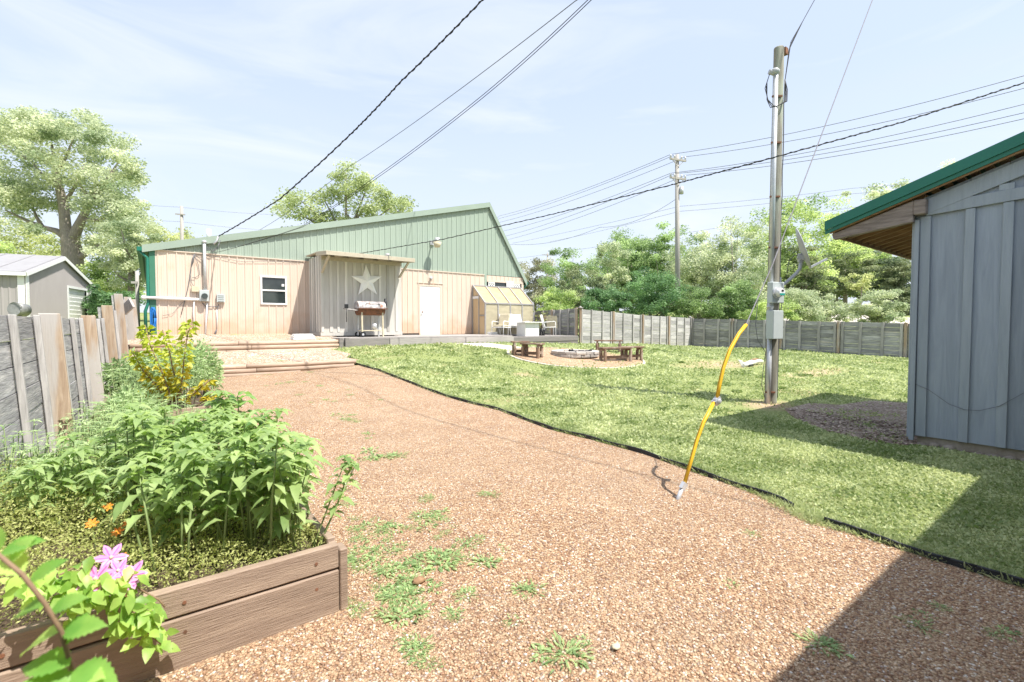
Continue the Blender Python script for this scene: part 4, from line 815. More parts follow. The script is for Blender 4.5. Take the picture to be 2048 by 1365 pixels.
ys_ = [SY - .105, on_u(1935, 600, SX).y, on_u(2012, 600, SX).y]; d_ = ys_[1] - ys_[2]; ys_ += [ys_[2] - d_*1.02*k for k in range(1, 9)]
for i, y in enumerate(ys_):
    if y < SYE + .1: break
    zt_ = zrail(y) - .07 if y > RY else WT(y) - .3; ww = .085 if i else .10; tl = random.uniform(-.008, .008)
    m = MB(); m.poly([(SX-.035, y - ww/2 + tl, zt_), (SX-.035, y + ww/2 + tl, zt_), (SX-.035, y + ww/2, SZ0 + .0), (SX-.035, y - ww/2, SZ0 + .0)], (.024, 0, 0)); m.build('batten', M['shedtrim'], shed, .003)
m = MB(); m.box((SX-.03, SY+.003, SZ0-.03), (SX+.09, SY+.03, WT(SY)-.02)); m.box((SX-.06, SY-.045, SZ0-.06), (SX-.011, SY+.002, zrail(SY)-.1)); m.build('corner_board', M['shedtrim'], shed, .003)
m = MB(); ya, yb_ = SY - .10, RY; m.poly([(SX-.045, ya, zrail(ya)-.065), (SX-.045, yb_, zrail(yb_)-.065), (SX-.045, yb_, zrail(yb_)+.065), (SX-.045, ya, zrail(ya)+.065)], (.03, 0, 0)); m.build('rail', M['shedtrim'], shed, .003)
m = MB(); m.poly([(SX-.05, SY - .12, WT(SY-.12)-.22), (SX-.05, RY, WT(RY)-.22), (SX-.05, RY, WT(RY)-.04), (SX-.05, SY-.12, WT(SY-.12)-.04)], (.03, 0, 0)); m.build('frieze_board', M['shedtrim'], shed, .003)
for y in (ys_[2]+.02, ys_[4]): MB().box((SX-.04, y-.06, zrail(y)+.066), (SX-.012, y+.06, WT(y)-.235)).build('gable_cleat', M['shedtrim'], shed)
# roof: deck boards, green metal edge, rafters under the eave
m = MB()
def slab(y0, y1, dz0, th, x0, x1):
    m.poly([(x0, y0, sroof(y0)+dz0), (x1, y0, sroof(y0)+dz0), (x1, y1, sroof(y1)+dz0), (x0, y1, sroof(y1)+dz0)], (0, 0, th))
slab(EC.y + .03, RY, .035, .03, EC.x - .03, SX + 4.7)
m.poly([(EC.x-.03, RY-.001, sroof(RY)+.035), (SX+4.7, RY-.001, sroof(RY)+.035), (SX+4.7, SYE-.6, sroof(2*RY-SYE+.6)+.035), (EC.x-.03, SYE-.6, sroof(2*RY-SYE+.6)+.035)], (0, 0, .03))
# folded edge strip on the rake, with its lower lip
m.poly([(EC.x-.055, EC.y+.05, sroof(EC.y+.05)+.07), (EC.x-.055, RY, sroof(RY)+.07), (EC.x-.055, RY, sroof(RY)-.055), (EC.x-.055, EC.y+.05, sroof(EC.y+.05)-.055)], (.02, 0, 0))
m.poly([(EC.x-.035, EC.y+.05, sroof(EC.y+.05)-.056), (EC.x-.035, RY, sroof(RY)-.056), (EC.x-.035, RY, sroof(RY)-.105), (EC.x-.035, EC.y+.05, sroof(EC.y+.05)-.105)], (.02, 0, 0))
rf = m.build('roof', M['roofgreen'], shed)
m = MB()
y = EC.y; k = 0
while y > SY - 2.9:       # purlin boards seen from below
    m.box((EC.x-.0, y - .085, sroof(y) - .0), (SX + 4.6, y, sroof(y) + .018), random.uniform(-1, 1)); y -= .12
m.xf(lambda p: p + Vector((0, 0, -.018))); m.build('roof_boards', M['rawwood'], rf)
m = MB(); m.poly([(EC.x-.01, EC.y, sroof(EC.y)-.065), (EC.x-.01, RY, sroof(RY)-.065), (EC.x-.01, RY, sroof(RY)-.135), (EC.x-.01, EC.y, sroof(EC.y)-.115)], (.035, 0, 0)); m.build('rake_board', M['rawwood'], rf)
for k in range(16):
    x = EC.x + .03 + k*.29
    m = MB()
    y0, y1 = EC.y - .01, (SY + .0 if k == 0 else SY + .0)
    if k == 0: m.poly([(x, y0, sroof(y0)-.125), (x, y1, sroof(y1)-.14), (x, y1, sroof(y1)-.40), (x, y0-.02, sroof(y0)-.20)], (.09, 0, 0))
    else: m.poly([(x, y0, sroof(y0)-.03), (x, y1-.04, sroof(y1)-.03), (x, y1-.04, sroof(y1)-.17), (x, y0, sroof(y0)-.13)], (.045, 0, 0))
    m.build('rafter_tail', M['oldbeam'] if k == 0 else M['rawwood'], rf, .006 if k == 0 else 0)
m = MB(); m.box((EC.x+.125, EC.y-.012, sroof(EC.y)-.15), (SX+4.6, EC.y+.012, sroof(EC.y)-.02)); m.build('eave_fascia', M['rawwood'], rf)
m = MB(); m.box((EC.x+.02, SY-.12, sroof(SY)-.32), (EC.x+.15, SY-.001, sroof(SY)-.14)); m.build('beam_end', M['oldbeam'], rf, .01)
m = MB(); m.box((SX+.05, SYE, -.3), (SX+4.4, SY-.06, SZ0-.005))
mm = MB()
for k in range(46): yy = SY - .1 - k*.13; mm.blob((SX+.04, yy, -.01+random.uniform(-.03, .03)), random.uniform(.05, .08), 6, sc=(.6, 1.2, .8))
m.v += []; m.build('foundation', M['concrete'], shed); mm.build('rubble_course', M['concrete'], shed)
m = MB(); m.tube([(SX-.045, on_u(px, py, SX).y, on_u(px, py, SX).z) for px, py in [(1815,768),(1835,769),(1860,780),(1900,808),(1930,819),(1960,821),(2000,812),(2050,785),(2090,760)]], .003, 5); m.build('loose_wire', M['wire'], shed)

# ---------------------------------------------------------------- the house whose eave shades the lower right corner
hy = -.60; hz = 2.95; hs = empty('house', (2, hy-.5, 0), 'beige sided house wall with eave standing beside the photographer', 'house')
sh = -T_SUN / T_SUN.z
sE = on_g(1975, 950); sF = on_g(1550, 1365)
hy = (sE.y + sF.y)/2 - (hz/2.0)*1.0; hx1 = sE.x + .46*hz/2 + .0
m = MB(); m.poly([(-7, hy, hz), (hx1, hy, hz), (hx1, hy-4, hz+1.5), (-7, hy-4, hz+1.5)], (0, 0, .05)); m.poly([(-7, hy-4.001, hz+1.5), (hx1, hy-4.001, hz+1.5), (hx1, hy-8, hz), (-7, hy-8, hz)], (0, 0, .05)); m.build('roof', M['greentrim'], hs)
m = MB(); m.box((-6.6, hy-7.5, -.3), (hx1-.4, hy-.45, hz+.05)); m.build('wall', M['housewall'], hs)
m = MB(); m.box((-7, hy-.03, hz-.14), (hx1, hy-.001, hz-.0)); m.build('fascia', M['white'], hs)
# ================================================================ POLES AND WIRES
PB = on_z(1541, 806, 0.0); ptop = at_d(1558, 96, PB.dot(FH)); pole = empty('utility_pole', PB, 'round weathered wooden service pole with meter boxes and dish standing in the lawn', 'utility pole')
PXY = Vector((PB.x, PB.y, 0)); lean_ = (Vector((ptop.x, ptop.y, 0)) - PXY)
def pz(z, off=Vector((0, 0, 0))): return PXY + lean_ * (z / ptop.z) + Vector((0, 0, z)) + off
L_ = -RV; Fr = -FH           # towards picture left / towards the camera
MB().tube([pz(-.1), pz(.05), pz(2.5), pz(ptop.z-.02), pz(ptop.z)], [.115, .108, .10, .088, .082], 18).build('shaft', M['polewood'], pole)
co = L_*.10 + Fr*.10
m = MB(); m.tube([pz(-.05, co), pz(1.28, co)], .042, 12); m.tube([pz(2.3, co), pz(6.15, co)], .042, 12); m.build('conduit', M['galv'], pole)
MB().blob(pz(6.2, co + L_*.02), .085, 10, jit=.05, sc=(1, 1, .8)).tube([pz(6.17, co), pz(6.2, co + L_*.13)], .045, 8).build('weatherhead', M['dish'], pole)
for z in (.22, 2.95, 3.9, 4.9, 5.75):
    MB().beam(pz(z, co + L_*.06), pz(z, -L_*.02 + Fr*.11), .035, .03).build('strap', M['rust'], pole)
w1, wa = .17, .12
def rbox(c, hw, hd, z0, z1, m): # box squared to the pole, turned a little
    ax = (RV*.94 + FH*.34).normalized(); ay = (FH*.94 - RV*.34).normalized(); c = Vector(c)
    vs = [c + ax*(i*hw) + ay*(j*hd) + Vector((0, 0, z)) for z in (z0, z1) for i, j in ((-1,-1),(1,-1),(1,1),(-1,1))]
    m.add(vs, [(3,2,1,0),(4,5,6,7),(0,1,5,4),(1,2,6,5),(2,3,7,6),(3,0,4,7)]); return ax, ay
cb = pz(0, Fr*.16 + L_*.03); zt_ = lambda py: 1.5 + (650 - py)/950*9.0
m = MB(); ax, ay = rbox(cb, .15, .06, zt_(607), zt_(566), m); mb_ = m.build('meter_box', M['greybox'], pole, .01)
mc = cb - ay*.06 - ax*.045 + Vector((0, 0, zt_(587)))
MB().cyl(mc, mc - ay*.035, .105, n=20).build('meter_ring', M['galv'], mb_)
m = MB(); m.tube([mc - ay*.035, mc - ay*.10, mc - ay*.125], [.085, .08, .07], 20); m.build('meter_dome', M['white'], mb_)
MB().box((0,0,0),(0,0,0)) if False else None
q = mc - ay*.127; m = MB(); m.beam(q + ax*-.06 - Vector((0,0,.035)), q + ax*.06 - Vector((0,0,.035)), .006, .035); m.build('meter_label', M['teal'], mb_)
m = MB(); m.beam(q + ax*-.02 + Vector((0,0,.03)), q + ax*.03 + Vector((0,0,.03)), .006, .03); m.build('meter_display', M['black'], mb_)
cb2 = pz(0, Fr*.18 + L_*.05); m = MB(); ax, ay = rbox(cb2, .125, .085, zt_(678), zt_(622), m); m.build('breaker_box', M['greybox'], pole, .008)
MB().tube([pz(zt_(622)-.02, co), pz(zt_(606)+.02, co)], .05, 12).cyl(pz(zt_(616), co), pz(zt_(612), co), .065, n=12).build('conduit_coupling', M['galv'], pole)
# dish on its curved mast
m = MB(); a0 = pz(zt_(572), RV*.10 + Fr*.02); D0 = 9.15
m.tube([a0, at_d(1572, 566, D0), at_d(1592, 548, D0), at_d(1600, 538, D0), at_d(1602, 522, D0)], .032, 10); m.beam(pz(zt_(582), RV*.11), pz(zt_(555), RV*.11), .10, .03); dm_ = m.build('dish_mast', M['dish'], pole)
dc = at_d(1607, 497, D0 - .02); nrm = (RV*.90 - FH*.46 + Vector((0, 0, .33))).normalized(); e1 = nrm.cross(Vector((0, 0, 1))).normalized(); e2 = e1.cross(nrm).normalized()
m = MB(); rr = [0, .12, .24, .36]; vs = [dc - nrm*.05]; n = 26
for r in rr[1:]:
    for k in range(n): t = 2*PI*k/n; vs.append(dc + e1*(math.cos(t)*r*.92) + e2*(math.sin(t)*r*1.12) + nrm*(-.05 + .05*(r/.36)**2))
for r in rr[::-1][:-1]:
    for k in range(n): t = 2*PI*k/n; vs.append(dc + e1*(math.cos(t)*r*.92) + e2*(math.sin(t)*r*1.12) + nrm*(-.062 + .05*(r/.36)**2))
vs.append(dc - nrm*.062); fs = [(0, 1+k, 1+(k+1)%n) for k in range(n)]
for i in range(5):
    for k in range(n): fs.append((1+i*n+k, 1+(i+1)*n+k, 1+(i+1)*n+(k+1)%n, 1+i*n+(k+1)%n))
fs += [(len(vs)-1, 1+5*n+(k+1)%n, 1+5*n+k) for k in range(n)]; m.add(vs, fs, 0, True); dsh = m.build('dish_reflector', M['dish'], pole)
m = MB(); b0 = dc - e2*.39 - nrm*.02; b1 = at_d(1654, 518, D0 - .1); m.beam(b0, b1, .045, .035); m.build('feed_arm', M['galv'], dsh)
hb = at_d(1601, 520, D0); m = MB(); m.beam(hb - RV*.0, dc - nrm*.06 - e2*.12, .10, .14); m.beam(hb + Vector((0,0,-.05)), hb + Vector((0,0,.12)), .07, .09, RV); m.build('dish_bracket', M['dish'], dsh, .01)
m = MB(); m.tube([hb + Vector((0,0,.1)), at_d(1588, 512, D0), at_d(1577, 524, D0), at_d(1573, 556, D0)], .007, 5)
m.tube([pz(z, RV*.105 + Fr*.02 + RV*random.uniform(-.004, .012)) for z in np.linspace(6.1, .1, 26)], .010, 5)
for a, b, c in [(1562, 700, 600), (1560, 640, 0)]: pass
m.tube([pz(zt_(555), RV*.11), at_d(1566, 590, 9.05), at_d(1560, 640, 9.05), at_d(1567, 655, 9.05), at_d(1560, 672, 9.05)], .008, 5)
m.tube([at_d(1516, 600, 9.0), at_d(1511, 650, 8.95), at_d(1515, 680, 8.95), at_d(1531, 705, 9.0), at_d(1527, 735, 9.0), at_d(1523, 770, 9.0), at_d(1530, 798, 9.05)], .006, 5)
m.build('loose_cable', M['wire'], pole)
m = MB(); wh = pz(6.15, co + L_*.12)
for k in range(3): m.tube([wh, at_d(1534-k*2, 165+k*6, 9), at_d(1534+k, 200, 9), at_d(1541+k*3, 216-k*2, 8.95), at_d(1556, 212, 8.95), at_d(1570+k*2, 203, 8.95), at_d(1571+k*2, 190-k*5, 9), pz(6.1, RV*.13), at_d(1578+k*2, 100-k*8, 9.1), at_d(1606, 42, 9.2), at_d(1632, -5, 9.3), at_d(1700, -140, 9.6)], .007, 6)
m.build('drip_loop', M['cable'], pole)
MB().box(*[pz(6.62, RV*.1 + d) for d in (Vector((-.05,-.05,-.06)), Vector((.05,.05,.06)))]).build('insulator', M['rust'], pole)

# far power pole
FPD = 33.0; fb = at_d(1356, 640, FPD); far = empty('power_pole', (fb.x, fb.y, G(fb.x, fb.y)), 'tall grey power pole with two crossarms rising above the trees', 'power pole')
tp = at_d(1354, 310, FPD); MB().tube([(fb.x, fb.y, G(fb.x, fb.y)-.2), tp], [.19, .13], 12).build('shaft', M['farpole'], far)
wl = (RV*.93 + FH*.37).normalized()
def fa(py, n_): 
    c = at_d(1354, py, FPD) - FH*.2; m = MB(); m.beam(c - wl*.68, c + wl*.68, .10, .12); m.beam(c - wl*.5 + Vector((0,0,-.03)), at_d(1354, py+14, FPD) - FH*.2, .03, .03); m.beam(c + wl*.5 + Vector((0,0,-.03)), at_d(1354, py+14, FPD) - FH*.2, .03, .03); o = m.build('crossarm', M['farpole'], far); pts = []
    for f in (-.62, -.3, .3, .62)[:n_]:
        b = c + wl*f + Vector((0, 0, .06)); MB().tube([b, b + Vector((0,0,.08)), b + Vector((0,0,.16)), b + Vector((0,0,.22))], [.03, .06, .065, .04], 8).build('insulator', M['galv'], o); pts.append(b + Vector((0,0,.22)))
    return pts
at1 = fa(322, 4); at2 = fa(359, 4)
c = at_d(1362, 381, FPD) - FH*.1; MB().cyl(c - Vector((0,0,.28)), c + Vector((0,0,.2)), .14, n=12).build('transformer', M['galv'], far)
# two other distant poles
def simplepole(px, y0, y1, D, r, label, arms=()):
    b = at_d(px, y1, D); t = at_d(px, y0, D); e = empty('power_pole', (b.x, b.y, G(b.x, b.y)), label, 'power pole'); MB().tube([(b.x, b.y, G(b.x, b.y)-.2), t], [r*1.3, r], 10).build('shaft', M['farpole'], e)
    for py, hw in arms: c = at_d(px, py, D) - FH*.15; MB().beam(c - wl*hw, c + wl*hw, .08, .1).build('crossarm', M['farpole'], e)
    return t
p3 = simplepole(363, 413, 480, 40, .12, 'thin distant power pole standing behind the left roof slope of the barn', ((430, .35),))
p4 = simplepole(1095, 506, 540, 70, .10, 'tiny distant pole with a crossarm beyond the right end of the barn', ((511, .9),))
p5 = simplepole(274, 543, 600, 22, .07, 'short grey utility post beside the left corner of the barn', ((566, .12),))

def wire(label, pts, r=.012, m_='wire', sag=0, group=None, twist=0, name='power_line'):
    pts = [Vector(p) for p in pts]; out = []
    for i in range(len(pts) - 1):
        for k in range(14):
            f = k/14; p = pts[i].lerp(pts[i+1], f); p.z -= sag*4*f*(1-f); out.append(p)
    out.append(pts[-1]); m = MB(); m.tube(out, r, 5)
    if twist:
        o2 = []
        for i in range(len(out)*4 - 3):
            p = out[i//4].lerp(out[min(i//4+1, len(out)-1)], (i % 4)/4); o2.append(p + Vector((math.cos(i*1.2), math.sin(i*.7), math.sin(i*1.2)))*r*1.3)
        m.tube(o2, r*.7, 5)
    return tag(m.build(name, M[m_]), label, 'wire', group)
def ext(a, b, s): return b + (b - a)*s
g_ = 'overhead power lines'
bk = Vector((bx(436, 474).x, VB-.12, bx(436, 474).z)); q = at_d(800, 165, 10.2); q2 = at_d(965, 0, 9.4)
wire('thick twisted black service cable rising from the barn mast to the top centre', [bk, at_d(560, 398, 12.3), at_d(700, 270, 11.0), q, q2, ext(q, q2, 4)], .0135, 'cable', .02, g_, 1)
bk = Vector((bx(420, 509).x, VB-.06, bx(420, 509).z))
for dx, lb in ((0, 'upper of two thin parallel wires crossing in front of the barn gable'), (7, 'lower of two thin parallel wires crossing in front of the barn gable')):
    q = at_d(745+dx, 358, 10.6); q2 = at_d(1176+dx, 0, 6.5); wire(lb, [bk, at_d(600+dx*.6, 455, 12.2), q, at_d(960+dx, 195-dx*.0, 8.3), q2, ext(q, q2, 1.5)], .0055, 'cable', .03, g_)
q = at_d(700, 333, 26); wire('thin grey wire passing over the barn roof behind the gable', [at_d(520, 460, 34), q, at_d(1150, 3, 14), ext(q, at_d(1150, 3, 14), .6)], .013, 'wire', .15, g_)
q = on_v(716, 508, AV+.2)
a = at_d(1545, 316, 8.4); b = at_d(2048, 166, 8.0)
wire('thick black cable crossing the whole yard from the closet roof to the upper right', [q, at_d(886, 479, 14.8), at_d(1100, 430, 12.6), at_d(1340, 371, 10.3), a, at_d(1800, 246, 8.2), b, ext(a, b, 1.2)], .010, 'cable', .0, g_, 1)
# lines on the far pole
for i, (s, ends) in enumerate([(at1[0], ((1000, 432), (2048, 152))), (at1[1], ((1000, 437), None)), (at1[3], ((1000, 445), (2048, 177))), (at2[0], ((1005, 463), (2048, 209))), (at2[1], ((1010, 473), (2048, 226))), (at2[3], ((1015, 480), (2048, 238)))]):
    pts = []; lb = ['topmost line on the tall grey power pole', 'left half line just below the topmost line', 'second line on the upper crossarm of the far pole', 'highest line on the lower crossarm of the far pole', 'middle line on the lower crossarm of the far pole', 'lowest line on the lower crossarm of the far pole'][i]
    a = at_d(*ends[0], 60); pts = [ext(s, a, .3), a, s]
    if ends[1]: b = at_d(*ends[1], 24); pts += [b, ext(s, b, 1)]
    wire(lb, pts, .016, 'wire', .35, g_)
wire('slack line dropping from below the transformer to the left', [at_d(1350, 400, 33), at_d(1200, 455, 40), at_d(1025, 489, 48), at_d(800, 500, 70)], .014, 'wire', .5, g_)
for i, (a, b, c, d) in enumerate([((1025, 487), (1360, 413), (1705, 377), 'upper of two faint lines crossing the far pole low down'), ((1100, 484), (1360, 423), (1690, 389), 'lower of two faint lines crossing the far pole low down')]):
    wire(d, [at_d(*a, 60), at_d(*b, 38), at_d(*c, 36), ext(at_d(*b, 38), at_d(*c, 36), .8)], .012, 'wire', .1, g_)
wire('faint line over the trees left of the service pole', [at_d(1000, 520, 70), at_d(1140, 502, 60), at_d(1540, 438, 50), at_d(1800, 400, 46)], .014, 'wire', .1, g_)
for py0, py1, lb in ((411, 430, 'upper faint line running from the thin distant pole to the right'), (440, 462, 'lower faint line running from the thin distant pole to the right')):
    wire(lb, [at_d(200, py0-12, 40), at_d(363, py0+4, 40), at_d(560, py1, 44)], .010, 'wire', .1, g_)
# guy wire with its bent yellow guard
ga = on_z(1350, 1002, 0.0); gt_ = at_d(1745, 0, 6.1); f = lambda px, py, t: None
def on_guy(s): return ga.lerp(gt_, s)
guy = empty('guy_wire', ga, 'steel guy wire with a bent bright yellow guard anchored in the gravel edge', 'guy wire')
def gdp(px, py):      # depth taken from the wire itself
    best = min((abs(1024 + FPX*(on_guy(s).dot(RV)/on_guy(s).dot(FH)) - px), s) for s in np.linspace(0, 1, 200)); return at_d(px, py, on_guy(best[1]).dot(FH))
gy = [gdp(*q) for q in [(1369, 968), (1384, 915), (1394, 880), (1407, 845), (1428, 805)]]; gy2 = [gdp(*q) for q in [(1434, 800), (1439, 770), (1447, 735), (1460, 700), (1478, 668), (1492, 650)]]
MB().tube([ga - Vector((0,0,.1)), gy[0], gy[1], gy[2], gy[3], gy[-1]], .009, 8).tube(gy2 + [gdp(1545, 530), gt_, ext(ga, gt_, .8)], .0055, 6).build('strand', M['guy'], guy)
MB().tube([ga - Vector((0, 0, .05)), ga.lerp(gy[0], .75)], .018, 8).beam(ga.lerp(gy[0], .7), ga.lerp(gy[0], 1.05), .035, .045).build('anchor_rod', M['galv'], guy)
def chan(pts, r):
    m = MB(); n = 9; vs = []
    for i, p in enumerate(pts):
        d = (pts[min(i+1, len(pts)-1)] - pts[max(i-1, 0)]).normalized(); a = d.cross(FH).normalized(); b = d.cross(a)
        for k in range(n): t = .5 + (2*PI-1.0)*k/(n-1); vs.append(p + (a*math.cos(t) + b*math.sin(t))*r)
    m.add(vs, [(i*n+k, i*n+k+1, (i+1)*n+k+1, (i+1)*n+k) for i in range(len(pts)-1) for k in range(n-1)], 0, True); o = m.build('guard_sleeve', M['yellow'], guy); s = o.modifiers.new('thick', 'SOLIDIFY'); s.thickness = .004; return o
chan(gy, .016); chan(gy2, .017)
MB().beam(gdp(1428, 806), gdp(1437, 795), .05, .03).cyl(gdp(1430, 806), gdp(1437, 800) , .035, n=8).build('clamp', M['galv'], guy)

# ================================================================ YARD THINGS
# fire pit
fp = empty('fire_pit', (PC.x, PC.y, G(PC.x, PC.y)), 'low round fire pit ring of pale stone blocks in the lawn', 'fire pit'); random.seed(11)
gzp = G(PC.x, PC.y) + .02; FR = .68
for lv in range(2):
    nb = 15
    for k in range(nb):
        a0 = 2*PI*(k + .5*lv)/nb; a1 = a0 + 2*PI/nb*.94; r0, r1 = FR-.11, FR+.09+random.uniform(-.015, .015); z0 = gzp - .02 + lv*.095; z1 = z0 + .09
        def P_(a, r, z): return (PC.x + math.cos(a)*r, PC.y + math.sin(a)*r, z)
        MB().add([P_(a0, r0, z0), P_(a0, r1, z0), P_(a1, r1, z0), P_(a1, r0, z0), P_(a0, r0, z1), P_(a0, r1, z1), P_(a1, r1, z1), P_(a1, r0, z1)], [(0,3,2,1),(4,5,6,7),(0,1,5,4),(1,2,6,5),(2,3,7,6),(3,0,4,7)], random.uniform(-1, 1)).build('stone_block', M['block'], fp, .012)
MB().poly([(PC.x + math.cos(t)*(FR-.1), PC.y + math.sin(t)*(FR-.1), gzp+.02) for t in np.linspace(0, 2*PI, 20)[:-1]], (0, 0, .02)).build('ash_bed', M['soil'], fp)
for k in range(3):
    a = random.uniform(0, 2*PI); m = MB(); c = Vector((PC.x, PC.y, gzp+.1)) + RV*(-.15+.22*k); dd = Vector((math.cos(a), math.sin(a), .25))*.28; m.tube([c - dd, c + dd], .035, 7)
    tag(m.build('charred_log', M['black']), ['charred log nearest the left of the fire pit', 'charred log in the middle of the fire pit', 'charred log nearest the right of the fire pit'][k], 'firewood', 'charred logs in the fire pit')
m = MB()
for k in range(46):      # pale edging round the bed
    a0 = 2*PI*k/46; a1 = a0 + 2*PI/46*.97; x0, y0 = PC.x + math.cos(a0)*(PR-.04), PC.y + math.sin(a0)*(PR-.04); x1, y1 = PC.x + math.cos(a1)*(PR-.04), PC.y + math.sin(a1)*(PR-.04); m.beam((x0, y0, G(x0, y0)-.005), (x1, y1, G(x1, y1)-.005), .09, .07)
tag(m.build('bed_edging', M['path'], bevel=.01), 'round pale concrete edging enclosing the mulch bed of the fire pit', 'garden edging')
# benches
def bench(a, b, label, wdt=.30, h=.45, legs3=False):
    a = Vector(a); b = Vector(b); zt = (a.z + b.z)/2 + h; a.z = b.z = 0; d = (b-a).normalized(); s = Vector((-d.y, d.x, 0)); c = (a+b)/2
    e = empty('wooden_bench', (c.x, c.y, G(c.x, c.y)), label, 'bench', 'brown wooden benches round the fire pit')
    V = lambda p, z: Vector((p.x, p.y, z))
    m = MB()
    for o in (-.5, .5): m.beam(V(a + s*(o*wdt*.52), zt-.02), V(b + s*(o*wdt*.52), zt-.02), wdt*.5, .045, tone=random.uniform(-1, 1))
    m.build('seat', M['benchwood'], e, .006)
    MB().beam(V(a + d*.1 - s*wdt*.5, zt-.075), V(a + d*.1 + s*wdt*.5, zt-.075), .05, .07).build('crosspiece', M['benchwood'], e); MB().beam(V(b - d*.1 - s*wdt*.5, zt-.075), V(b - d*.1 + s*wdt*.5, zt-.075), .05, .07).build('crosspiece', M['benchwood'], e)
    for p in (a + d*.1, b - d*.1):
        for o in (-.40, .40):
            q = p + s*(wdt*o); z0 = G(q.x, q.y) + .02
            MB().beam(V(q, z0), V(q, zt-.115), .085, .085, (1, 0, 0)).build('leg', M['benchwood'], e, .012)
    zz = G(c.x, c.y) + .14; MB().beam(V(a + d*.15, zz), V(b - d*.15, zz), .045, .09).build('stretcher', M['benchwood'], e)
    for p in (a + d*.1, b - d*.1): MB().beam(V(p - s*wdt*.33, zz+.02), V(p + s*wdt*.33, zz+.02), .04, .08).build('end_stretcher', M['benchwood'], e)
def gnd(px, py): p = on_g(px, py); return p
bench(gnd(1022, 711), gnd(1058, 712), 'far left bench of the fire pit circle, nearest the deck')
bench(gnd(1044, 713), gnd(1085, 719), 'near left bench of the fire pit circle')
bench(gnd(1189, 703), gnd(1245, 708), 'pale topped bench behind the fire pit on its right')
bench(gnd(1200, 724), gnd(1262, 724), 'long near right bench of the fire pit circle')
bench(gnd(1242, 721), gnd(1284, 722), 'short rightmost bench of the fire pit circle')
# white plastic scrap with a paddle end
sc_ = empty('plastic_scrap', on_g(1500, 733), 'broken white molded plastic piece lying on bare soil near the pole', 'scrap'); zz = G(*on_g(1500, 733).xy)
pa = on_g(1486, 735); pb = on_g(1524, 729); up = Vector((0, 0, 1))
MB().tube([pa + up*.06, pa.lerp(pb, .35) + up*.10, pa.lerp(pb, .7) + up*.14, pb + up*.10], [.06, .085, .075, .05], 10).build('body', M['white'], sc_)
MB().poly([pa + up*.0, pa + up*.05 - RV*.05, pa - RV*.16 + up*.24, pa - RV*.02 + up*.2, pa + RV*.08 + up*.06], FH*.03).build('paddle', M['white'], sc_, .01)
MB().beam(pa.lerp(pb, .45) + up*.18, pa.lerp(pb, .72) + up*.2, .1, .05).build('wood_block', M['rawwood'], sc_); MB().beam(pa.lerp(pb, .22) + up*.03 - FH*.08, pa.lerp(pb, .42) + up*.03 - FH*.08, .05, .07).build('socket', M['black'], sc_)
# barrel grill on the deck
gy_ = 15.75; g0_ = on_v(708, 672, gy_); gx0 = on_v(713, 640, gy_).x; gx1 = on_v(767, 640, gy_).x; gz_ = 1.09; L__ = gx1 - gx0
gr = empty('barrel_grill', ((gx0+gx1)/2, gy_, gz_), 'rusty barrel grill with peeling lid on wheels against the grey closet', 'grill')
zc = gz_ + .95; R1 = .25
def halfbarrel(m, up_, r, x0, x1, th=.0):
    n = 12; vs = []
    for x in (x0, x1):
        for k in range(n+1):
            t = PI*k/n; vs.append((x, gy_ + math.cos(t)*r, zc + (math.sin(t)*r if up_ else -math.sin(t)*r*.95)))
    fs = [(k, k+1, n+2+k, n+1+k) for k in range(n)]; m.add(vs, fs, 0, True); m.add([vs[k] for k in range(n+1)], [list(range(n+1))]); m.add([vs[k+n+1] for k in range(n+1)], [list(range(n+1))[::-1]]); return m
halfbarrel(MB(), True, R1, gx0, gx1).build('lid', M['peel'], gr); halfbarrel(MB(), False, R1-.015, gx0+.02, gx1-.02).build('firebox', M['rust'], gr)
MB().beam((gx0-.02, gy_-R1-.03, zc), (gx1+.04, gy_-R1-.03, zc), .05, .03).build('rim', M['rust'], gr); MB().tube([(gx0+.25, gy_-R1*.8, zc+.15), (gx0+.25, gy_-R1-.07, zc+.15), (gx1-.25, gy_-R1-.07, zc+.15), (gx1-.25, gy_-R1*.8, zc+.15)], .012, 6).build('lid_handle', M['black'], gr)
for x, o in ((gx0+.12, -.2), (gx0+.12, .2), (gx1-.1, -.2), (gx1-.1, .2)):
    MB().beam((x, gy_+o, gz_+(.08 if x < gx0+.2 else 0)), (x, gy_+o*.85, zc-.12), .045, .045, (1, 0, 0)).build('leg', M['cream_soft'] if o < 0 else M['galv'], gr)
for o in (-.25, .25):
    wv = MB().tube([(gx0+.12, gy_+o-.025, gz_+.09), (gx0+.12, gy_+o+.025, gz_+.09)], .09, 16).build('wheel', M['black'], gr); MB().tube([(gx0+.12, gy_+o-.03, gz_+.09), (gx0+.12, gy_+o+.03, gz_+.09)], .04, 10).build('hub', M['galv'], wv)
MB().box((gx0+.1, gy_-.2, gz_+.2), (gx1-.1, gy_+.2, gz_+.23)).build('lower_shelf', M['cream_soft'], gr)
MB().tube([(gx1+.03, gy_, zc+.03), (gx1+.03, gy_, zc+.05), (gx1+.08, gy_, zc+.12), (gx1+.08, gy_, zc+.36)], .05, 10).build('chimney', M['black'], gr)
MB().beam((gx0-.42, gy_-.05, zc-.01), (gx0, gy_-.05, zc-.06), .22, .03).build('side_shelf', M['peel'], gr)
m = MB(); x = gx0-.38; m.tube([(x, gy_-.15, zc-.45), (x, gy_-.15, zc-.02)], .012, 6); m.beam((x-.06, gy_-.15, zc+.06), (x+.06, gy_-.15, zc+.06), .03, .14); tag(m.build('grill_brush', M['black']), 'black long handled grill brush hanging from the side shelf of the grill', 'brush')
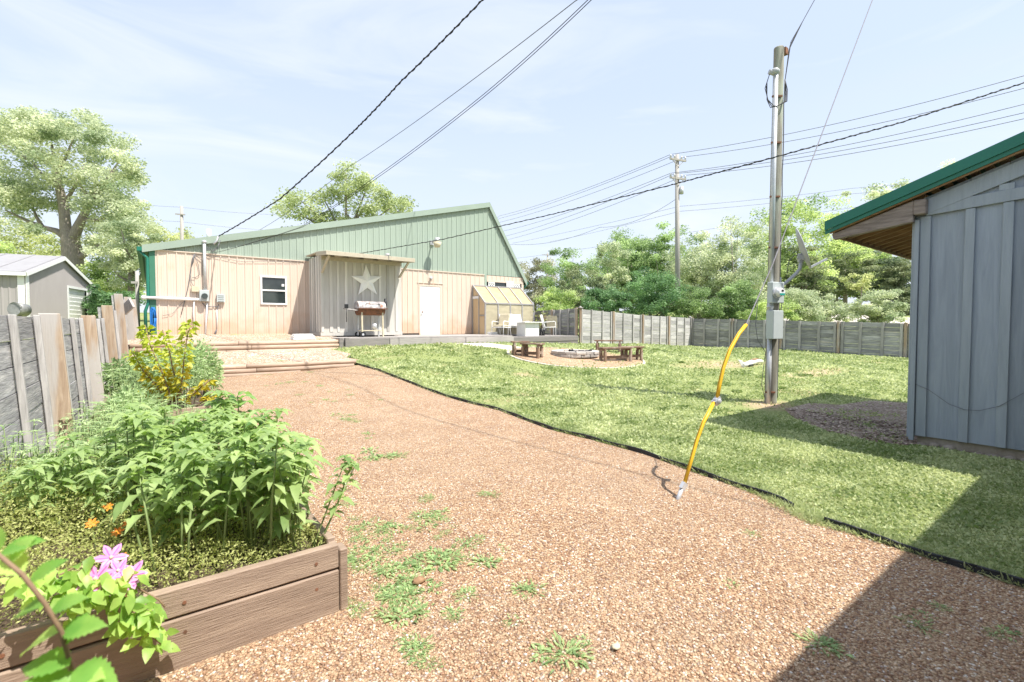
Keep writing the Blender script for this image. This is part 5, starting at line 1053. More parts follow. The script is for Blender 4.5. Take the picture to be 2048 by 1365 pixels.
m = MB(); c = Vector((gx1-.26, gy_-.05, gz_+.36)); m.tube([c, c + Vector((-.13, .06, 0))], .11, 14); kt = m.build('small_kettle_lid', M['galv']); tag(kt, 'small round dark metal tank standing on the lower shelf of the grill', 'tank')

# patio furniture on the right deck
def tb(m, pts, r=.016): return m.tube(pts, r, 7)
def chair(c, rot, label, name, w=.58, cushion='white_soft', seat_c=True, back_c=True, slats=False):
    z = 1.02; R_ = Matrix.Rotation(rot, 4, 'Z'); T = lambda x, y, h: (R_ @ Vector((x, y, 0))) + Vector((c[0], c[1], z + h)); h = w/2
    e = empty(name, (c[0], c[1], z), label, 'patio seat'); m = MB()
    for s in (-h, h):
        tb(m, [T(s, -.28, 0), T(s, -.27, .40), T(s, -.26, .60), T(s, -.20, .63), T(s, .10, .60), T(s, .24, .58)]); tb(m, [T(s*.96, .30, 0), T(s*.96, .20, .38), T(s*.96, .34, .92)]); tb(m, [T(s, -.27, .38), T(s, .22, .36)])
    tb(m, [T(-h, -.27, .38), T(h, -.27, .38)]); tb(m, [T(-h, .34, .92), T(h, .34, .92)]); tb(m, [T(-h, .21, .37), T(h, .21, .37)]); m.build('frame', M['white'], e)
    m = MB(); n = max(4, int(w/.1))
    for k in range(1, n): x = -h + w*k/n; tb(m, [T(x, .21, .37), T(x, .335, .91)], .008); tb(m, [T(x, -.27, .38), T(x, .21, .37)], .008)
    m.build('slats', M['white'], e)
    def cush(x0, x1, y0, y1, h0, h1, th):
        m = MB(); d = Vector((0, 0, th)) if abs(h0-h1) < .1 else (R_ @ Vector((0, -th, 0))) + Vector((0, 0, th*.2)); m.poly([T(x0, y0, h0), T(x1, y0, h0), T(x1, y1, h1), T(x0, y1, h1)], d); return m
    if seat_c: cush(-h+.03, h-.03, -.25, .19, .40, .385, .08).build('seat_cushion', M[cushion], e, .025)
    if back_c:
        nn = 2 if w > 1 else 1
        for k in range(nn): cush(-h+.03 + (w-.06)*k/nn + .01, -h+.03 + (w-.06)*(k+1)/nn - .01, .19, .32, .44, .92, .09).build('back_cushion', M[cushion], e, .025)
    return e
k = on_v(1003, 674, 15.85); chair((k.x, 15.85), -1.25, 'white metal patio chair with a cream cushion left of the loveseat', 'patio_chair', cushion='cream_soft')
k = on_v(1024, 672, 16.25); chair((k.x+.15, 16.25), 0.05, 'white cushioned patio loveseat in front of the greenhouse', 'patio_loveseat', w=1.2)
k = on_v(1097, 678, 15.85); chair((k.x, 15.85), 1.0, 'white slatted patio chair without cushion right of the fire table', 'patio_chair', seat_c=False, back_c=False)
tl = empty('draped_towel', (k.x+.3, 15.9, 1.3), 'pale cloth draped over the back of the right patio chair', 'cloth'); MB().poly([(k.x+.02, 16.03, 1.9), (k.x+.30, 15.62, 1.9), (k.x+.36, 15.66, 1.35), (k.x+.10, 16.08, 1.4)], (.012, .012, 0)).build('cloth', M['cream_soft'], tl)
tv = 15.5; ta, tb_ = on_v(1042, 660, tv).x, on_v(1069, 660, tv).x
ft = empty('fire_table', ((ta+tb_)/2, tv, 1.02), 'white square box shaped patio table between the white seats', 'table')
MB().box((ta, tv-.3, 1.02), (tb_, tv+.3, 1.58)).build('base', M['white'], ft, .006); MB().box((ta-.12, tv-.42, 1.585), (tb_+.12, tv+.42, 1.62)).build('table_top', M['white'], ft, .006)
MB().box((ta+(tb_-ta)*.62, tv-.305, 1.06), (ta+(tb_-ta)*.63, tv-.3005, 1.56)).build('door_seam', M['galv'], ft)
k = on_v(1083, 672, 16.5); pl = empty('potted_plant', (k.x, 16.5, 1.02), 'leafy yellow green plant in a black pot beside the fence on the right deck', 'plant')
MB().tube([(k.x, 16.5, 1.02), (k.x, 16.5, 1.32)], [.13, .18], 14).build('pot', M['black'], pl)
M['plantleaf'] = leaf_mat('bright_plant_leaf', (.17,.22,.05), (.42,.46,.16), .35)
n = 130; P = np.array([k.x, 16.5, 1.75]) + RNG.normal(0, 1, (n, 3))*np.array([.2, .2, .25]); V, F = rhomb(P, rdir(n, -.3, .8), rdir(n, 0, 1), RNG.uniform(.07, .14, n), RNG.uniform(.04, .07, n), .2)
link_mesh('foliage', fast_mesh('foliage', V - np.array([k.x, 16.5, 1.02]), F, RNG.uniform(-1, 1, n)), M['plantleaf'], pl); m = MB()
for _ in range(7): m.tube([(k.x, 16.5, 1.25), (k.x+random.uniform(-.1, .1), 16.5+random.uniform(-.1, .1), 1.55), (k.x+random.uniform(-.22, .22), 16.5+random.uniform(-.2, .2), 1.95)], .008, 5)
m.build('stems', M['twig'], pl)
k = on_v(1082, 672, 15.75); m = MB()
for i in range(6):
    m.box((k.x-.17+.06*i, 15.70, 1.03), (k.x-.15+.06*i, 15.72, 1.27)); m.box((k.x-.17+.06*i, 15.98, 1.03), (k.x-.15+.06*i, 16.0, 1.27))
for z in (1.03, 1.12, 1.2, 1.26): m.box((k.x-.19, 15.685, z), (k.x+.17, 15.699, z+.03)); m.box((k.x-.19, 16.001, z), (k.x+.17, 16.015, z+.03)); m.box((k.x-.19, 15.7, z), (k.x-.175, 16, z+.03)); m.box((k.x+.155, 15.7, z), (k.x+.17, 16, z+.03))
tag(m.build('milk_crate', M['black']), 'small black plastic crate under the right patio chair', 'crate')
k = on_v(983, 670, 16.3); m = MB(); m.box((k.x-.2, 16.1, 1.03), (k.x+.22, 16.4, 1.1)); m.box((k.x-.17, 16.13, 1.105), (k.x+.19, 16.37, 1.2)); tag(m.build('plastic_tray', M['white'], bevel=.01), 'low stacked white plastic trays at the left foot of the greenhouse', 'tray')
# ================================================================ TREES
LM = {
 'spring': leaf_mat('spring_green_leaves', (.26,.33,.14), (.56,.62,.36), .38, .5, .5),
 'pale':  leaf_mat('pale_silver_green_leaves', (0.252,0.326,0.186), (0.714,0.750,0.535), 0.47, .5, .5),
 'fresh': leaf_mat('fresh_green_leaves', (0.202,0.305,0.106), (0.650,0.750,0.361), 0.47, .5, .5),
 'mid':   leaf_mat('mid_green_leaves', (0.128,0.209,0.083), (0.453,0.591,0.287), 0.44, .5, .5),
 'deep':  leaf_mat('deep_green_leaves', (0.075,0.156,0.068), (0.274,0.439,0.205), 0.40, .45, .6),
 'cedar': leaf_mat('cedar_foliage', (0.080,0.123,0.064), (0.323,0.364,0.200), 0.27, .7, .5),
 'olive': leaf_mat('olive_brown_leaves', (0.226,0.233,0.152), (0.586,0.586,0.420), 0.37, .6, .5),
 'yellowish': leaf_mat('yellow_green_leaves', (0.267,0.326,0.134), (0.704,0.732,0.401), 0.47, .55, .5)}
def leafcloud(cl, R3, n, size, up=.35, flat=.6, cr=.24, asp=.55):
    """leaves gathered in clumps; cl: clump centres (k,3)"""
    k = len(cl); idx = RNG.integers(0, k, n); rad = cr * (R3.min()) * RNG.uniform(.6, 1.3, k)
    q = RNG.normal(0, 1, (n, 3)); q = unit(q) * (RNG.uniform(0, 1, (n, 1)) ** .45); q *= rad[idx][:, None]; q[:, 2] *= flat
    P = cl[idx] + q; d = rdir(n, -.7, .6); N = unit(rdir(n) + np.array([0, 0, up * 2]))
    s = size * RNG.uniform(.6, 1.4, n); return P, d, N, s, RNG.uniform(-.6, .6, n) + RNG.normal(0, .5, k)[idx]
def tree(label, px, y0, y1, hw, D, kind='mid', n=9000, size=.15, K=70, name='tree', base=None, trunk=.16, group=None, flat=.6, cone=False, limbs=9, cat='tree', cr=.29, tpx=None, ry=None, cols=None, hollow=.45):
    c = at_d(px, (y0+y1)/2, D); R = np.array([hw/FPX*D, (ry or hw/FPX*D), (y1-y0)/2/FPX*D]); tpx = px if tpx is None else tpx
    b = at_d(tpx, 640, D); gz = G(b.x, b.y); b = Vector((b.x, b.y, gz)); e = empty(name, b, label, cat, group)
    d = rdir(K); r = RNG.uniform(0, 1, (K, 1)) ** hollow * .86
    if cone:
        h = RNG.uniform(0, 1, K) ** 1.3; a = RNG.uniform(0, 2*PI, K); rr = (1 - h) * .9 * RNG.uniform(.3, 1, K) ** .5 + .04
        cl = np.stack([np.cos(a)*rr*R[0], np.sin(a)*rr*R[1], (h*2 - 1)*R[2]*.95], -1)
    else:
        d = d / ((np.abs(d)**3.2).sum(1, keepdims=True)**(1/3.2)); cl = d * r; cl[:, 2] = np.where(cl[:, 2] < 0, cl[:, 2]*.9, cl[:, 2]); cl = cl * R
        cl += RNG.normal(0, .07, cl.shape) * R
    cl += np.array(c); cl[:, 2] = np.maximum(cl[:, 2], gz + .15)
    n = int(n*1.45); P, dd, N, s, t = leafcloud(cl, R, n, size*.8, flat=flat, cr=cr); P[:, 2] = np.maximum(P[:, 2], gz + .02)
    V, F = rhomb(P, dd, N, s, s*RNG.uniform(.45, .75, n), .12)
    link_mesh('crown', fast_mesh('crown', V - np.array(b), F, t), LM[kind], e)
    m = MB(); top = Vector((c.x, c.y, c.z + R[2]*.25)); lo = Vector((c.x*.6+b.x*.4, c.y*.6+b.y*.4, max(c.z - R[2]*.55, gz + .4)))
    m.tube([b - Vector((0,0,.2)), b + Vector((0,0,.3)), lo, lo.lerp(top, .5), top], [trunk*1.25, trunk, trunk*.75, trunk*.5, trunk*.15], 10)
    for k in range(limbs):
        q = Vector(cl[RNG.integers(0, K)]); s0 = b.lerp(lo, random.uniform(.75, 1)) if k % 2 else lo.lerp(top, random.uniform(0, .6)); mid = s0.lerp(q, .5) + Vector((0, 0, -.06*R[2])); m.tube([s0, mid, q], [trunk*.42, trunk*.25, trunk*.07], 6)
    m.build('trunk', M['bark'], e); return e
# the big tree on the left, trunk and forks seen below its crown
BT = 34.0
def big():
    b0 = at_d(148, 640, BT); gz = G(b0.x, b0.y); b = Vector((b0.x, b0.y, gz)); e = empty('tree', b, 'big pale leaved tree with forked trunk towering behind the grey garage', 'tree')
    m = MB(); J = lambda px, py: at_d(px, py, BT)
    m.tube([b - Vector((0,0,.3)), J(147, 560), J(144, 500), J(140, 482), J(131, 455), J(127, 410), J(112, 350), J(104, 290)], [.75, .66, .60, .52, .34, .30, .20, .06], 14)
    m.tube([J(140, 490), J(150, 468), J(163, 440), J(183, 400), J(215, 360), J(240, 320)], [.45, .34, .26, .2, .13, .04], 10)
    m.tube([J(135, 478), J(112, 462), J(85, 455), J(50, 440), J(10, 420)], [.25, .2, .16, .1, .04], 8)
    m.tube([J(142, 522), J(165, 512), J(190, 495), J(225, 480)], [.26, .2, .14, .05], 8)
    for a, q in (((127, 410), (170, 330)), ((120, 380), (60, 320)), ((183, 400), (150, 350)), ((112, 350), (150, 270)), ((163, 440), (230, 430)), ((85, 455), (60, 400)), ((60, 320), (10, 290))): m.tube([J(*a), J((a[0]+q[0])/2, (a[1]+q[1])/2+6), J(*q)], [.15, .1, .03], 6)
    m.build('trunk', M['bark'], e)
    cl = []
    blobs = [(60,300,90,70,22),(150,290,80,60,20),(215,340,60,70,18),(10,330,90,90,22),(100,380,110,50,20),(230,410,55,55,14),(35,430,90,45,16),(215,460,60,35,9),(265,455,45,60,10),(245,520,40,40,8),(30,250,40,30,8),(80,245,45,24,8),(-60,330,80,110,16),(250,375,28,60,8),(190,285,50,35,9)]
    for (cx, cy, rx, ry, k) in blobs:
        for _ in range(k):
            a = random.uniform(0, 2*PI); r = random.random()**.5; p = at_d(cx + math.cos(a)*r*rx, cy + math.sin(a)*r*ry, BT + random.uniform(-1, 1)*3.6*(1-r*.5)); cl.append(list(p))
    cl = np.array(cl); n = 66000; P, dd, N, s, t = leafcloud(cl, np.array([5, 5, 4.]), n, .17, flat=.62, cr=.24)
    V, F = rhomb(P, dd, N, s, s*RNG.uniform(.45, .75, n), .12); link_mesh('crown', fast_mesh('crown', V - np.array(b), F, t), LM['pale'], e)
big()
gt = 'trees behind the yard'
tree('pale drooping tree between the big tree and the barn corner', 262, 430, 590, 60, 30, 'pale', 12000, .17, group=gt, trunk=.2)
tree('fresh green undergrowth tree right of the garage roof', 215, 500, 640, 60, 33, 'fresh', 9000, .18, group=gt, trunk=.15)
tree('dark bush low beside the garage and the leaning fence', 225, 570, 650, 55, 26, 'deep', 7000, .14, group=gt, trunk=.1)
tree('yellow green rounded tree top left of the thin distant pole', 325, 444, 560, 60, 48, 'yellowish', 8000, .24, group=gt)
tree('yellow green tree top just right of the thin distant pole', 385, 462, 570, 40, 46, 'yellowish', 5000, .22, group=gt)
tree('yellow green tree mass seen under the big tree behind the garage', 60, 438, 600, 100, 52, 'yellowish', 12000, .28, group=gt, trunk=.25)
tree('fresh green tree at the far left edge behind the garage', -40, 450, 600, 60, 46, 'fresh', 6000, .25, group=gt)
def blobtree(label, base, D, blobs, n, size, kind, branches, R=4.0, cr=.22):
    b0 = at_d(base[0], 640, D); b = Vector((b0.x, b0.y, G(b0.x, b0.y))); e = empty('tree', b, label, 'tree', gt); J = lambda px, py: at_d(px, py, D); m = MB()
    m.tube([b - Vector((0,0,.2)), J(base[0], 560), J(base[0], 480), J(base[0]+3, 430)], [.34, .28, .24, .14], 12)
    for q in branches: m.tube([J(base[0], 490), J((base[0]+q[0])/2, (480+q[1])/2), J(*q)], [.16, .09, .02], 6)
    m.build('trunk', M['bark'], e); cl = []
    for (cx, cy, rx, ry, k) in blobs:
        for _ in range(k): a = random.uniform(0, 2*PI); r = random.random()**.5; cl.append(list(at_d(cx + math.cos(a)*r*rx, cy + math.sin(a)*r*ry, D + random.uniform(-2.2, 2.2)*(1-r*.5))))
    P, dd, N, s, t = leafcloud(np.array(cl), np.array([R]*3), n, size, flat=.55, cr=cr); V, F = rhomb(P, dd, N, s, s*RNG.uniform(.45, .75, n), .12); link_mesh('crown', fast_mesh('crown', V - np.array(b), F, t), LM[kind], e)
blobtree('loose spreading green tree rising behind the barn roof', (692, 0), 40, [(590,392,26,16,7),(570,415,20,14,5),(618,432,28,16,8),(640,385,30,20,8),(690,372,38,26,14),(692,342,14,10,4),(735,395,48,30,16),(740,362,26,12,6),(790,412,28,16,8),(816,412,16,8,3),(690,425,60,30,18),(770,435,50,22,10),(650,450,40,25,8),(600,460,30,14,5)], 17000, .19, 'spring', [(575,415),(590,392),(640,385),(692,345),(740,362),(790,410),(816,412),(618,432),(735,400),(660,430)], cr=.24)
wd = 'trees of the wood beyond the back fence'
W = [
 ('distant green crown filling the gap left of the power pole', 1235, 470, 650, 60, 58, 'mid', 8000, .27, 50, .2),
 ('distant green crown filling the gap right of the power pole', 1385, 468, 650, 60, 58, 'mid', 8000, .27, 50, .2),
 ('distant pale crown behind the service pole', 1530, 440, 650, 60, 60, 'pale', 9000, .27, 50, .2),
 ('distant pale crown in the middle of the wood', 1300, 480, 650, 60, 60, 'pale', 7000, .27, 50, .2),
 ('greyish olive tree at the left end of the wood', 1070, 520, 640, 42, 46, 'olive', 7000, .2, 60, .15),
 ('bushy rounded green tree at the left of the wood', 1135, 492, 650, 50, 38, 'mid', 9000, .17, 70, .15),
 ('brown tinged small tree in front of the rounded green one', 1165, 540, 660, 45, 32, 'cedar', 7000, .14, 60, .12),
 ('tall loose tree top above the middle of the wood', 1262, 452, 650, 58, 44, 'mid', 11000, .2, 70, .18),
 ('pale green tree left of the tall power pole', 1215, 478, 650, 40, 40, 'pale', 6000, .18, 50, .15),
 ('tall green tree standing just left of the power pole', 1325, 452, 650, 45, 42, 'mid', 9000, .19, 60, .18),
 ('pale silvery tree in the middle of the wood', 1400, 462, 660, 62, 38, 'pale', 11000, .17, 70, .16),
 ('tall silvery tree left of the service pole', 1470, 440, 665, 60, 36, 'pale', 12000, .17, 70, .16),
 ('deep green shrubby tree low in the middle of the wood', 1300, 545, 660, 60, 30, 'deep', 10000, .13, 70, .10),
 ('deep green bush behind the fire pit fence', 1215, 575, 660, 50, 27.5, 'deep', 8000, .12, 60, .08),
 ('bright leaved bush beside the shaded fence stretch', 1115, 580, 665, 42, 28, 'fresh', 6500, .12, 60, .08),
 ('mid green bush above the fence corner', 1395, 575, 670, 55, 29, 'mid', 9000, .12, 60, .08),
 ('bushy green growth left of the meter boxes', 1475, 560, 672, 50, 29, 'mid', 8000, .13, 60, .09),
 ('bright broad tree right behind the service pole', 1575, 402, 660, 70, 42, 'fresh', 14000, .22, 80, .2),
 ('bright broad tree between the dish and the shed eave', 1672, 405, 640, 70, 48, 'fresh', 13000, .25, 80, .22),
 ('very tall pale tree rising above the shed eave', 1775, 348, 620, 62, 66, 'pale', 9000, .33, 60, .3),
 ('high pale crown peeking over the green shed roof', 1926, 304, 560, 42, 70, 'pale', 7000, .3, 60, .06),
 ('second high pale crown left of the tallest one', 1718, 372, 620, 40, 66, 'pale', 6000, .3, 50, .25),
 ('white flowering bush right of the meter box', 1600, 575, 668, 42, 26, 'pale', 8000, .11, 60, .07),
 ('white flowering low bush behind the shaded fence', 1652, 592, 666, 38, 27, 'pale', 6500, .11, 56, .07),
 ('pale round bush standing alone by the gravel road', 1757, 582, 664, 44, 25, 'pale', 7500, .11, 60, .07),
 ('low leafy growth along the fence beside the pole', 1545, 600, 672, 55, 26, 'fresh', 8500, .11, 60, .06)]
for (lb, px, y0, y1, hw, D, kd, n, sz, K, tr) in W:
    tree(lb, px, y0-6, y1, hw*1.12, D, kd, int(n*1.35), sz, K=int(K*1.2), trunk=tr, group=wd, name='shrub' if 'bush' in lb or 'growth' in lb else 'tree', cat='shrub' if 'bush' in lb or 'growth' in lb else 'tree')
for lb, px, y0, y1, hw, D, n in [('dark cedar just right of the satellite dish', 1612, 478, 640, 48, 40, 11000), ('dark cedar with bare lower trunk beside the gravel road', 1690, 500, 600, 52, 44, 11000), ('dark broad cedar close to the shed corner', 1795, 505, 650, 52, 36, 13000), ('dark cedar half hidden behind the shed corner', 1850, 480, 655, 55, 38, 9000), ('dark cedar between the bright tree and the shed eave', 1745, 495, 610, 46, 47, 9000)]:
    tree(lb, px, y0, y1, hw, D, 'cedar', n, .16, K=80, trunk=.2, group='dark cedars by the gravel road', name='cedar_tree', cone=False, flat=.35)
tree('bright lime sapling in front of the dark cedars', 1722, 545, 580, 30, 30, 'yellowish', 900, .17, K=14, trunk=.04, cr=.5, group=wd)

# ================================================================ PLANTERS
PX1, PV0, PV1 = 0, 0, 0
c_ = on_z(668, 1224, .0); KU, KV = c_.x, c_.y
def planter(label, u0, u1, v0, v1, h, rows=((0, .235), (.245, .37))):
    zb = G((u0+u1)/2, (v0+v1)/2) - .01; e = empty('planter_box', ((u0+u1)/2, v0, zb), label, 'planter'); t = .045
    sides = [((u0, v0), (u1, v0), 'front_plank', M['brown']), ((u0, v1), (u1, v1), 'back_plank', M['brown']), ((u0, v0), (u0, v1), 'side_plank', M['brown_y']), ((u1, v0), (u1, v1), 'side_plank', M['brown_y'])]
    for a, b, nm, mt in sides:
        for (h0, h1) in rows:
            if h1 > h + .01: continue
            m = MB(); jj = random.uniform(0, .004)
            if nm.startswith('side'): m.box((a[0]-t/2+jj, a[1]+t/2+.003, zb+h0), (a[0]+t/2+jj, b[1]-t/2-.003, zb+h1), random.uniform(-1, 1))
            else: m.box((a[0]-t/2, a[1]-t/2+jj, zb+h0), (b[0]+t/2, a[1]+t/2+jj, zb+h1), random.uniform(-1, 1))
            m.build(nm, mt, e, .006)
    for (x, y, hh) in [(u1+t/2+.024, v0+.02, h-.03), (u1+.0, v0+t/2+.06, h+.02), (u0-t/2-.024, v0+.02, h), (u1+t/2+.024, v1-.04, h-.02)]:
        m = MB(); m.box((x-.02, y-.045, zb-.02), (x+.02, y+.045, zb+hh)); m.build('corner_stake', M['brown'], e, .005)
    for x in np.arange(u1-.09, u0, -.55):
        for zz in (.30, .17): MB().cyl((x, v0-t/2-.001, zb+zz), (x, v0-t/2+.004, zb+zz), .008, n=8).build('screw', M['rust'], e)
    MB().box((u0+t/2+.002, v0+t/2+.006, zb), (u1-t/2-.002, v1-t/2-.006, zb+h-.085)).build('soil', M['soil'], e)
    return zb + h - .085
PW = 1.62; PL = 2.35
S1 = planter('near brown plank planter full of leafy plants', KU-PW, KU, KV, KV+PL, .37)
KV2 = KV + 4.75
S2 = planter('farther brown plank planter holding the yellow leaved shrub', KU-1.25, KU, KV2, KV2+2.3, .37)
m = MB(); 
e = empty('cold_frame', (-.55, 5.5, G(-.5, 5.5)), 'low weathered grey timber bed against the left fence', 'garden bed'); zc_ = G(-.5, 5.5)
q0 = on_z(118, 940, .1); q1 = on_z(235, 918, .12)
for h0 in (.0, .125): MB().box((-.62, 5.25, zc_+h0), (.25, 5.30, zc_+h0+.115), random.uniform(-1, 1)).build('plank', M['fence_x'], e, .006)
MB().box((.255, 5.25, zc_), (.30, 6.6, zc_+.235)).build('plank', M['fence'], e, .006)
MB().box((-.62, 5.31, zc_), (.25, 6.6, zc_+.16)).build('soil', M['mulchbed'], e)

# leafy plant variants: stalks with pairs of drooping pointed leaves
M['leafA'] = leaf_mat('broad_pointed_leaf', (.19,.30,.10), (.47,.60,.26), 0.47, .42, 7)
M['leafB'] = leaf_mat('narrow_grey_green_leaf', (0.202,0.305,0.143), (0.586,0.724,0.393), 0.47, .5, 6)
M['leafD'] = leaf_mat('large_dark_leaf', (0.072,0.171,0.048), (0.276,0.461,0.141), 0.42, .4, 6)
M['leafY'] = leaf_mat('yellowing_leaf', (.34,.36,.03), (.72,.62,.12), .45, .45, 5)
M['leafG'] = leaf_mat('fresh_clematis_leaf', (0.195,0.360,0.060), (0.570,0.780,0.210), 0.50, .4, 8)
def leafy(label, cat, name, loc, h=.5, nst=3, ll=.11, lw=.05, mat_='leafA', spread=.07, pairs=6, start=.35, droop=.45, group=None, lean=(0, 0), stmat='stalk', r=.005, top=6, alt=False, tilt=.35):
    loc = Vector(loc); e = empty(name, loc, label, cat, group); m = MB(); P = []; D_ = []; N_ = []; Ls = []; Ws = []
    for s in range(nst):
        a = random.uniform(0, 2*PI); q = random.uniform(.2, 1)*spread; b = Vector((math.cos(a)*q, math.sin(a)*q, 0)); hh = h*random.uniform(.78, 1.08); tip = b*1.7 + Vector((lean[0]*hh, lean[1]*hh, hh)) + Vector((random.uniform(-.05, .05), random.uniform(-.05, .05), 0))
        pts = [b, b.lerp(tip, .5) + Vector((random.uniform(-.012, .012), random.uniform(-.012, .012), 0)), tip]; m.tube([loc + p for p in pts], [r, r*.8, r*.5], 6)
        ph = random.uniform(0, PI)
        for k in range(pairs):
            f = start + (1-start)*k/(pairs-.5); c = pts[0].lerp(pts[1], f*2) if f < .5 else pts[1].lerp(pts[2], f*2-1)
            for j in range(1 if alt else 2):
                az = ph + k*(2.4 if alt else PI/2) + j*PI + random.uniform(-.3, .3); up_ = random.uniform(-.1, tilt) + (.3 if f > .85 else 0)
                d = Vector((math.cos(az), math.sin(az), up_)).normalized(); P.append(c); D_.append(d); N_.append(Vector((-d.x*d.z, -d.y*d.z, 1))); sc = random.uniform(.75, 1.2)*(1.0 if f < .9 else .7)*(.8 if f < start+.12 else 1); Ls.append(ll*sc); Ws.append(lw*sc)
        for k in range(top):
            az = random.uniform(0, 2*PI); az = ph + 2.4*k; big_ = k < top*.65; d = Vector((math.cos(az), math.sin(az), random.uniform(.1, .45) if big_ else random.uniform(.5, 1.4))).normalized(); P.append(pts[2]); D_.append(d); N_.append(Vector((-d.x*d.z, -d.y*d.z, .8))); Ls.append(ll*(random.uniform(.7, 1.1) if big_ else random.uniform(.35, .6))); Ws.append(lw*(.85 if big_ else .5))
    n = len(P); V, F = leaf5(np.array([list(p) for p in P]), unit(np.array([list(p) for p in D_])), unit(np.array([list(p) for p in N_])), np.array(Ls), np.array(Ws), droop)
    m.build('stems', M[stmat], e); t = np.tile(RNG.uniform(-1, 1, n), 8)
    link_mesh('leaves', fast_mesh('leaves', V, F, t), M[mat_], e); return e
random.seed(21)
glab = 'tall plant with pointed drooping green leaves growing in the near brown planter'
gg = 'leafy plants crowding the near planter'
proto = [leafy(glab, 'plant', 'leafy_plant', (KU-.2-.1*i, KV+.3+.1*i, S1), random.uniform(.52, .66), 4, .125, .054, group=gg, spread=.10, start=[.62, .45, .55, .35, .6][i], r=.006, pairs=5, top=8) for i in range(5)]
spots = []
tries = 0
while len(spots) < 62 and tries < 6000:
    tries += 1; x = random.uniform(KU-PW+.1, KU-.07); y = random.uniform(KV+.08, KV+PL-.1)
    fx = (KU - x)/PW; fy = (y - KV)/PL
    if fx > .42 and fy < .30 + .5*(fx-.42): continue
    if fx > .5 and random.random() < .45: continue          # low flower corner stays open
    if any((x-a)**2 + (y-b)**2 < .13**2 for a, b in spots): continue
    spots.append((x, y))
for i, (x, y) in enumerate(spots):
    o = proto[i] if i < 5 else copy_tree(proto[i % 5]); o.location = (x, y, S1-.01); zone = 'front edge' if y < KV+.55 else ('right hand side' if x > KU-.45 else ('back left part' if y > KV+1.5 else 'middle left part')); tag(o, 'tall drooping leaved green plant at the %s of the near planter' % zone, 'plant', 'leafy plants along the %s of the near planter' % zone); o.rotation_euler.z = random.uniform(0, 6.28); s = random.uniform(.74, 1.14)*float(np.interp(KU-x, [.65, 1.35], [1.0, .60])); o.scale = (s, s, s); o.rotation_euler.x = random.uniform(-.16, .16); o.rotation_euler.y = random.uniform(-.16, .16)
leafy('leaning leafy stem hanging out over the right front corner of the near planter', 'plant', 'leafy_plant', (KU-.09, KV+.10, S1), .44, 3, .085, .045, lean=(.52, .25), spread=.03, pairs=7, start=.45)
p = on_z(470, 960, S1)
leafy('plant with very large dark green leaves at the back of the near planter', 'plant', 'broad_leaf_plant', (KU-.12, KV+PL-.15, S1), .66, 2, .24, .10, 'leafD', .05, 4, .6, .5, r=.008, top=3, tilt=.6)
leafy('lower large leaved plant at the right back of the near planter', 'plant', 'broad_leaf_plant', (KU-.04, KV+PL-.75, S1), .52, 2, .18, .085, 'leafD', .04, 4, .6, .45, r=.007, top=3, tilt=.5)
# thin stemmed plants between the planters
random.seed(5); n2 = 'thin stemmed grey green plant growing in the strip between the two brown planters'
pr2 = [leafy(n2, 'plant', 'thin_stem_plant', (0, 5, .1), random.uniform(.5, .66), 6, .085, .022, 'leafB', .12, 9, .2, .3, group='thin plants between the planters', alt=True) for _ in range(4)]
k = 0
for i in range(44):
    x = random.uniform(-.62, .68); y = random.uniform(5.0, 7.25); o = pr2[k] if k < 4 else copy_tree(pr2[k % 4]); k += 1
    o.location = (x, y, G(x, y) + (.16 if x < .25 and y > 5.3 and y < 6.6 else 0)); o.rotation_euler.z = random.uniform(0, 6.28); s = random.uniform(.65, 1.05); o.scale = (s, s, s)
for i in range(26):
    fx = random.uniform(.38, .97); fy = random.uniform(.42, .97); o = copy_tree(pr2[i % 4]); tag(o, 'thin stemmed pale plant standing loose in the back left of the near planter', 'plant', 'thin plants in the near planter'); o.location = (KU - PW*fx, KV + PL*fy, S1); s = random.uniform(.62, .95); o.scale = (s, s, s); o.rotation_euler.z = random.uniform(0, 6.28)
lab3 = 'dense feathery green plant growing in the farther brown planter'
for i in range(22):
    x = random.uniform(KU-1.2, KU-.1); y = random.uniform(KV2+.1, KV2+2.2); o = copy_tree(pr2[i % 4]); tag(o, lab3, 'plant', 'feathery plants in the farther planter'); o.location = (x, y, S2); s = random.uniform(.7, 1.1) ; o.scale = (s, s, s); o.rotation_euler.z = random.uniform(0, 6.28)
# plants by the fence beyond the second planter and the round bush
def bushlet(label, p, rx, rz, n, lsz, mat_, name='bush', asp=(.25, .45), stems=14):
    e = empty(name, p, label, 'bush'); c = Vector(p) + Vector((0, 0, rz*.95)); q = rdir(n, -.9, 1) * (RNG.uniform(0, 1, (n, 1)) ** .4) * np.array([rx, rx, rz]); q *= (1 + .16*np.sin(q[:, :1]*14 + q[:, 1:2]*11))
    P = np.array(c) + q; d = unit(q/np.array([rx, rx, rz]) + RNG.normal(0, .7, (n, 3)) + np.array([0, 0, .2])); s = lsz*RNG.uniform(.6, 1.4, n); V, F = rhomb(P, d, rdir(n, -.1, 1), s, s*RNG.uniform(*asp, n), .2)
    link_mesh('foliage', fast_mesh('foliage', V - np.array(p), F, RNG.uniform(-1, 1, n)), mat_, e); m = MB()
    for _ in range(stems): a = random.uniform(0, 2*PI); m.tube([Vector(p), Vector(p) + Vector((math.cos(a)*rx*.4, math.sin(a)*rx*.4, rz)), Vector(p) + Vector((math.cos(a)*rx*.8, math.sin(a)*rx*.8, rz*1.6))], [.008, .006, .003], 5)
    m.build('stems', M['stalk'], e); return e
b = on_v(392, 745, 10.2); bushlet('rounded fine leaved green bush left of the lower timber step', (b.x, 10.2, gravel_z(b.x, 10.2)), .42, .52, 4200, .075, M['leafB'])
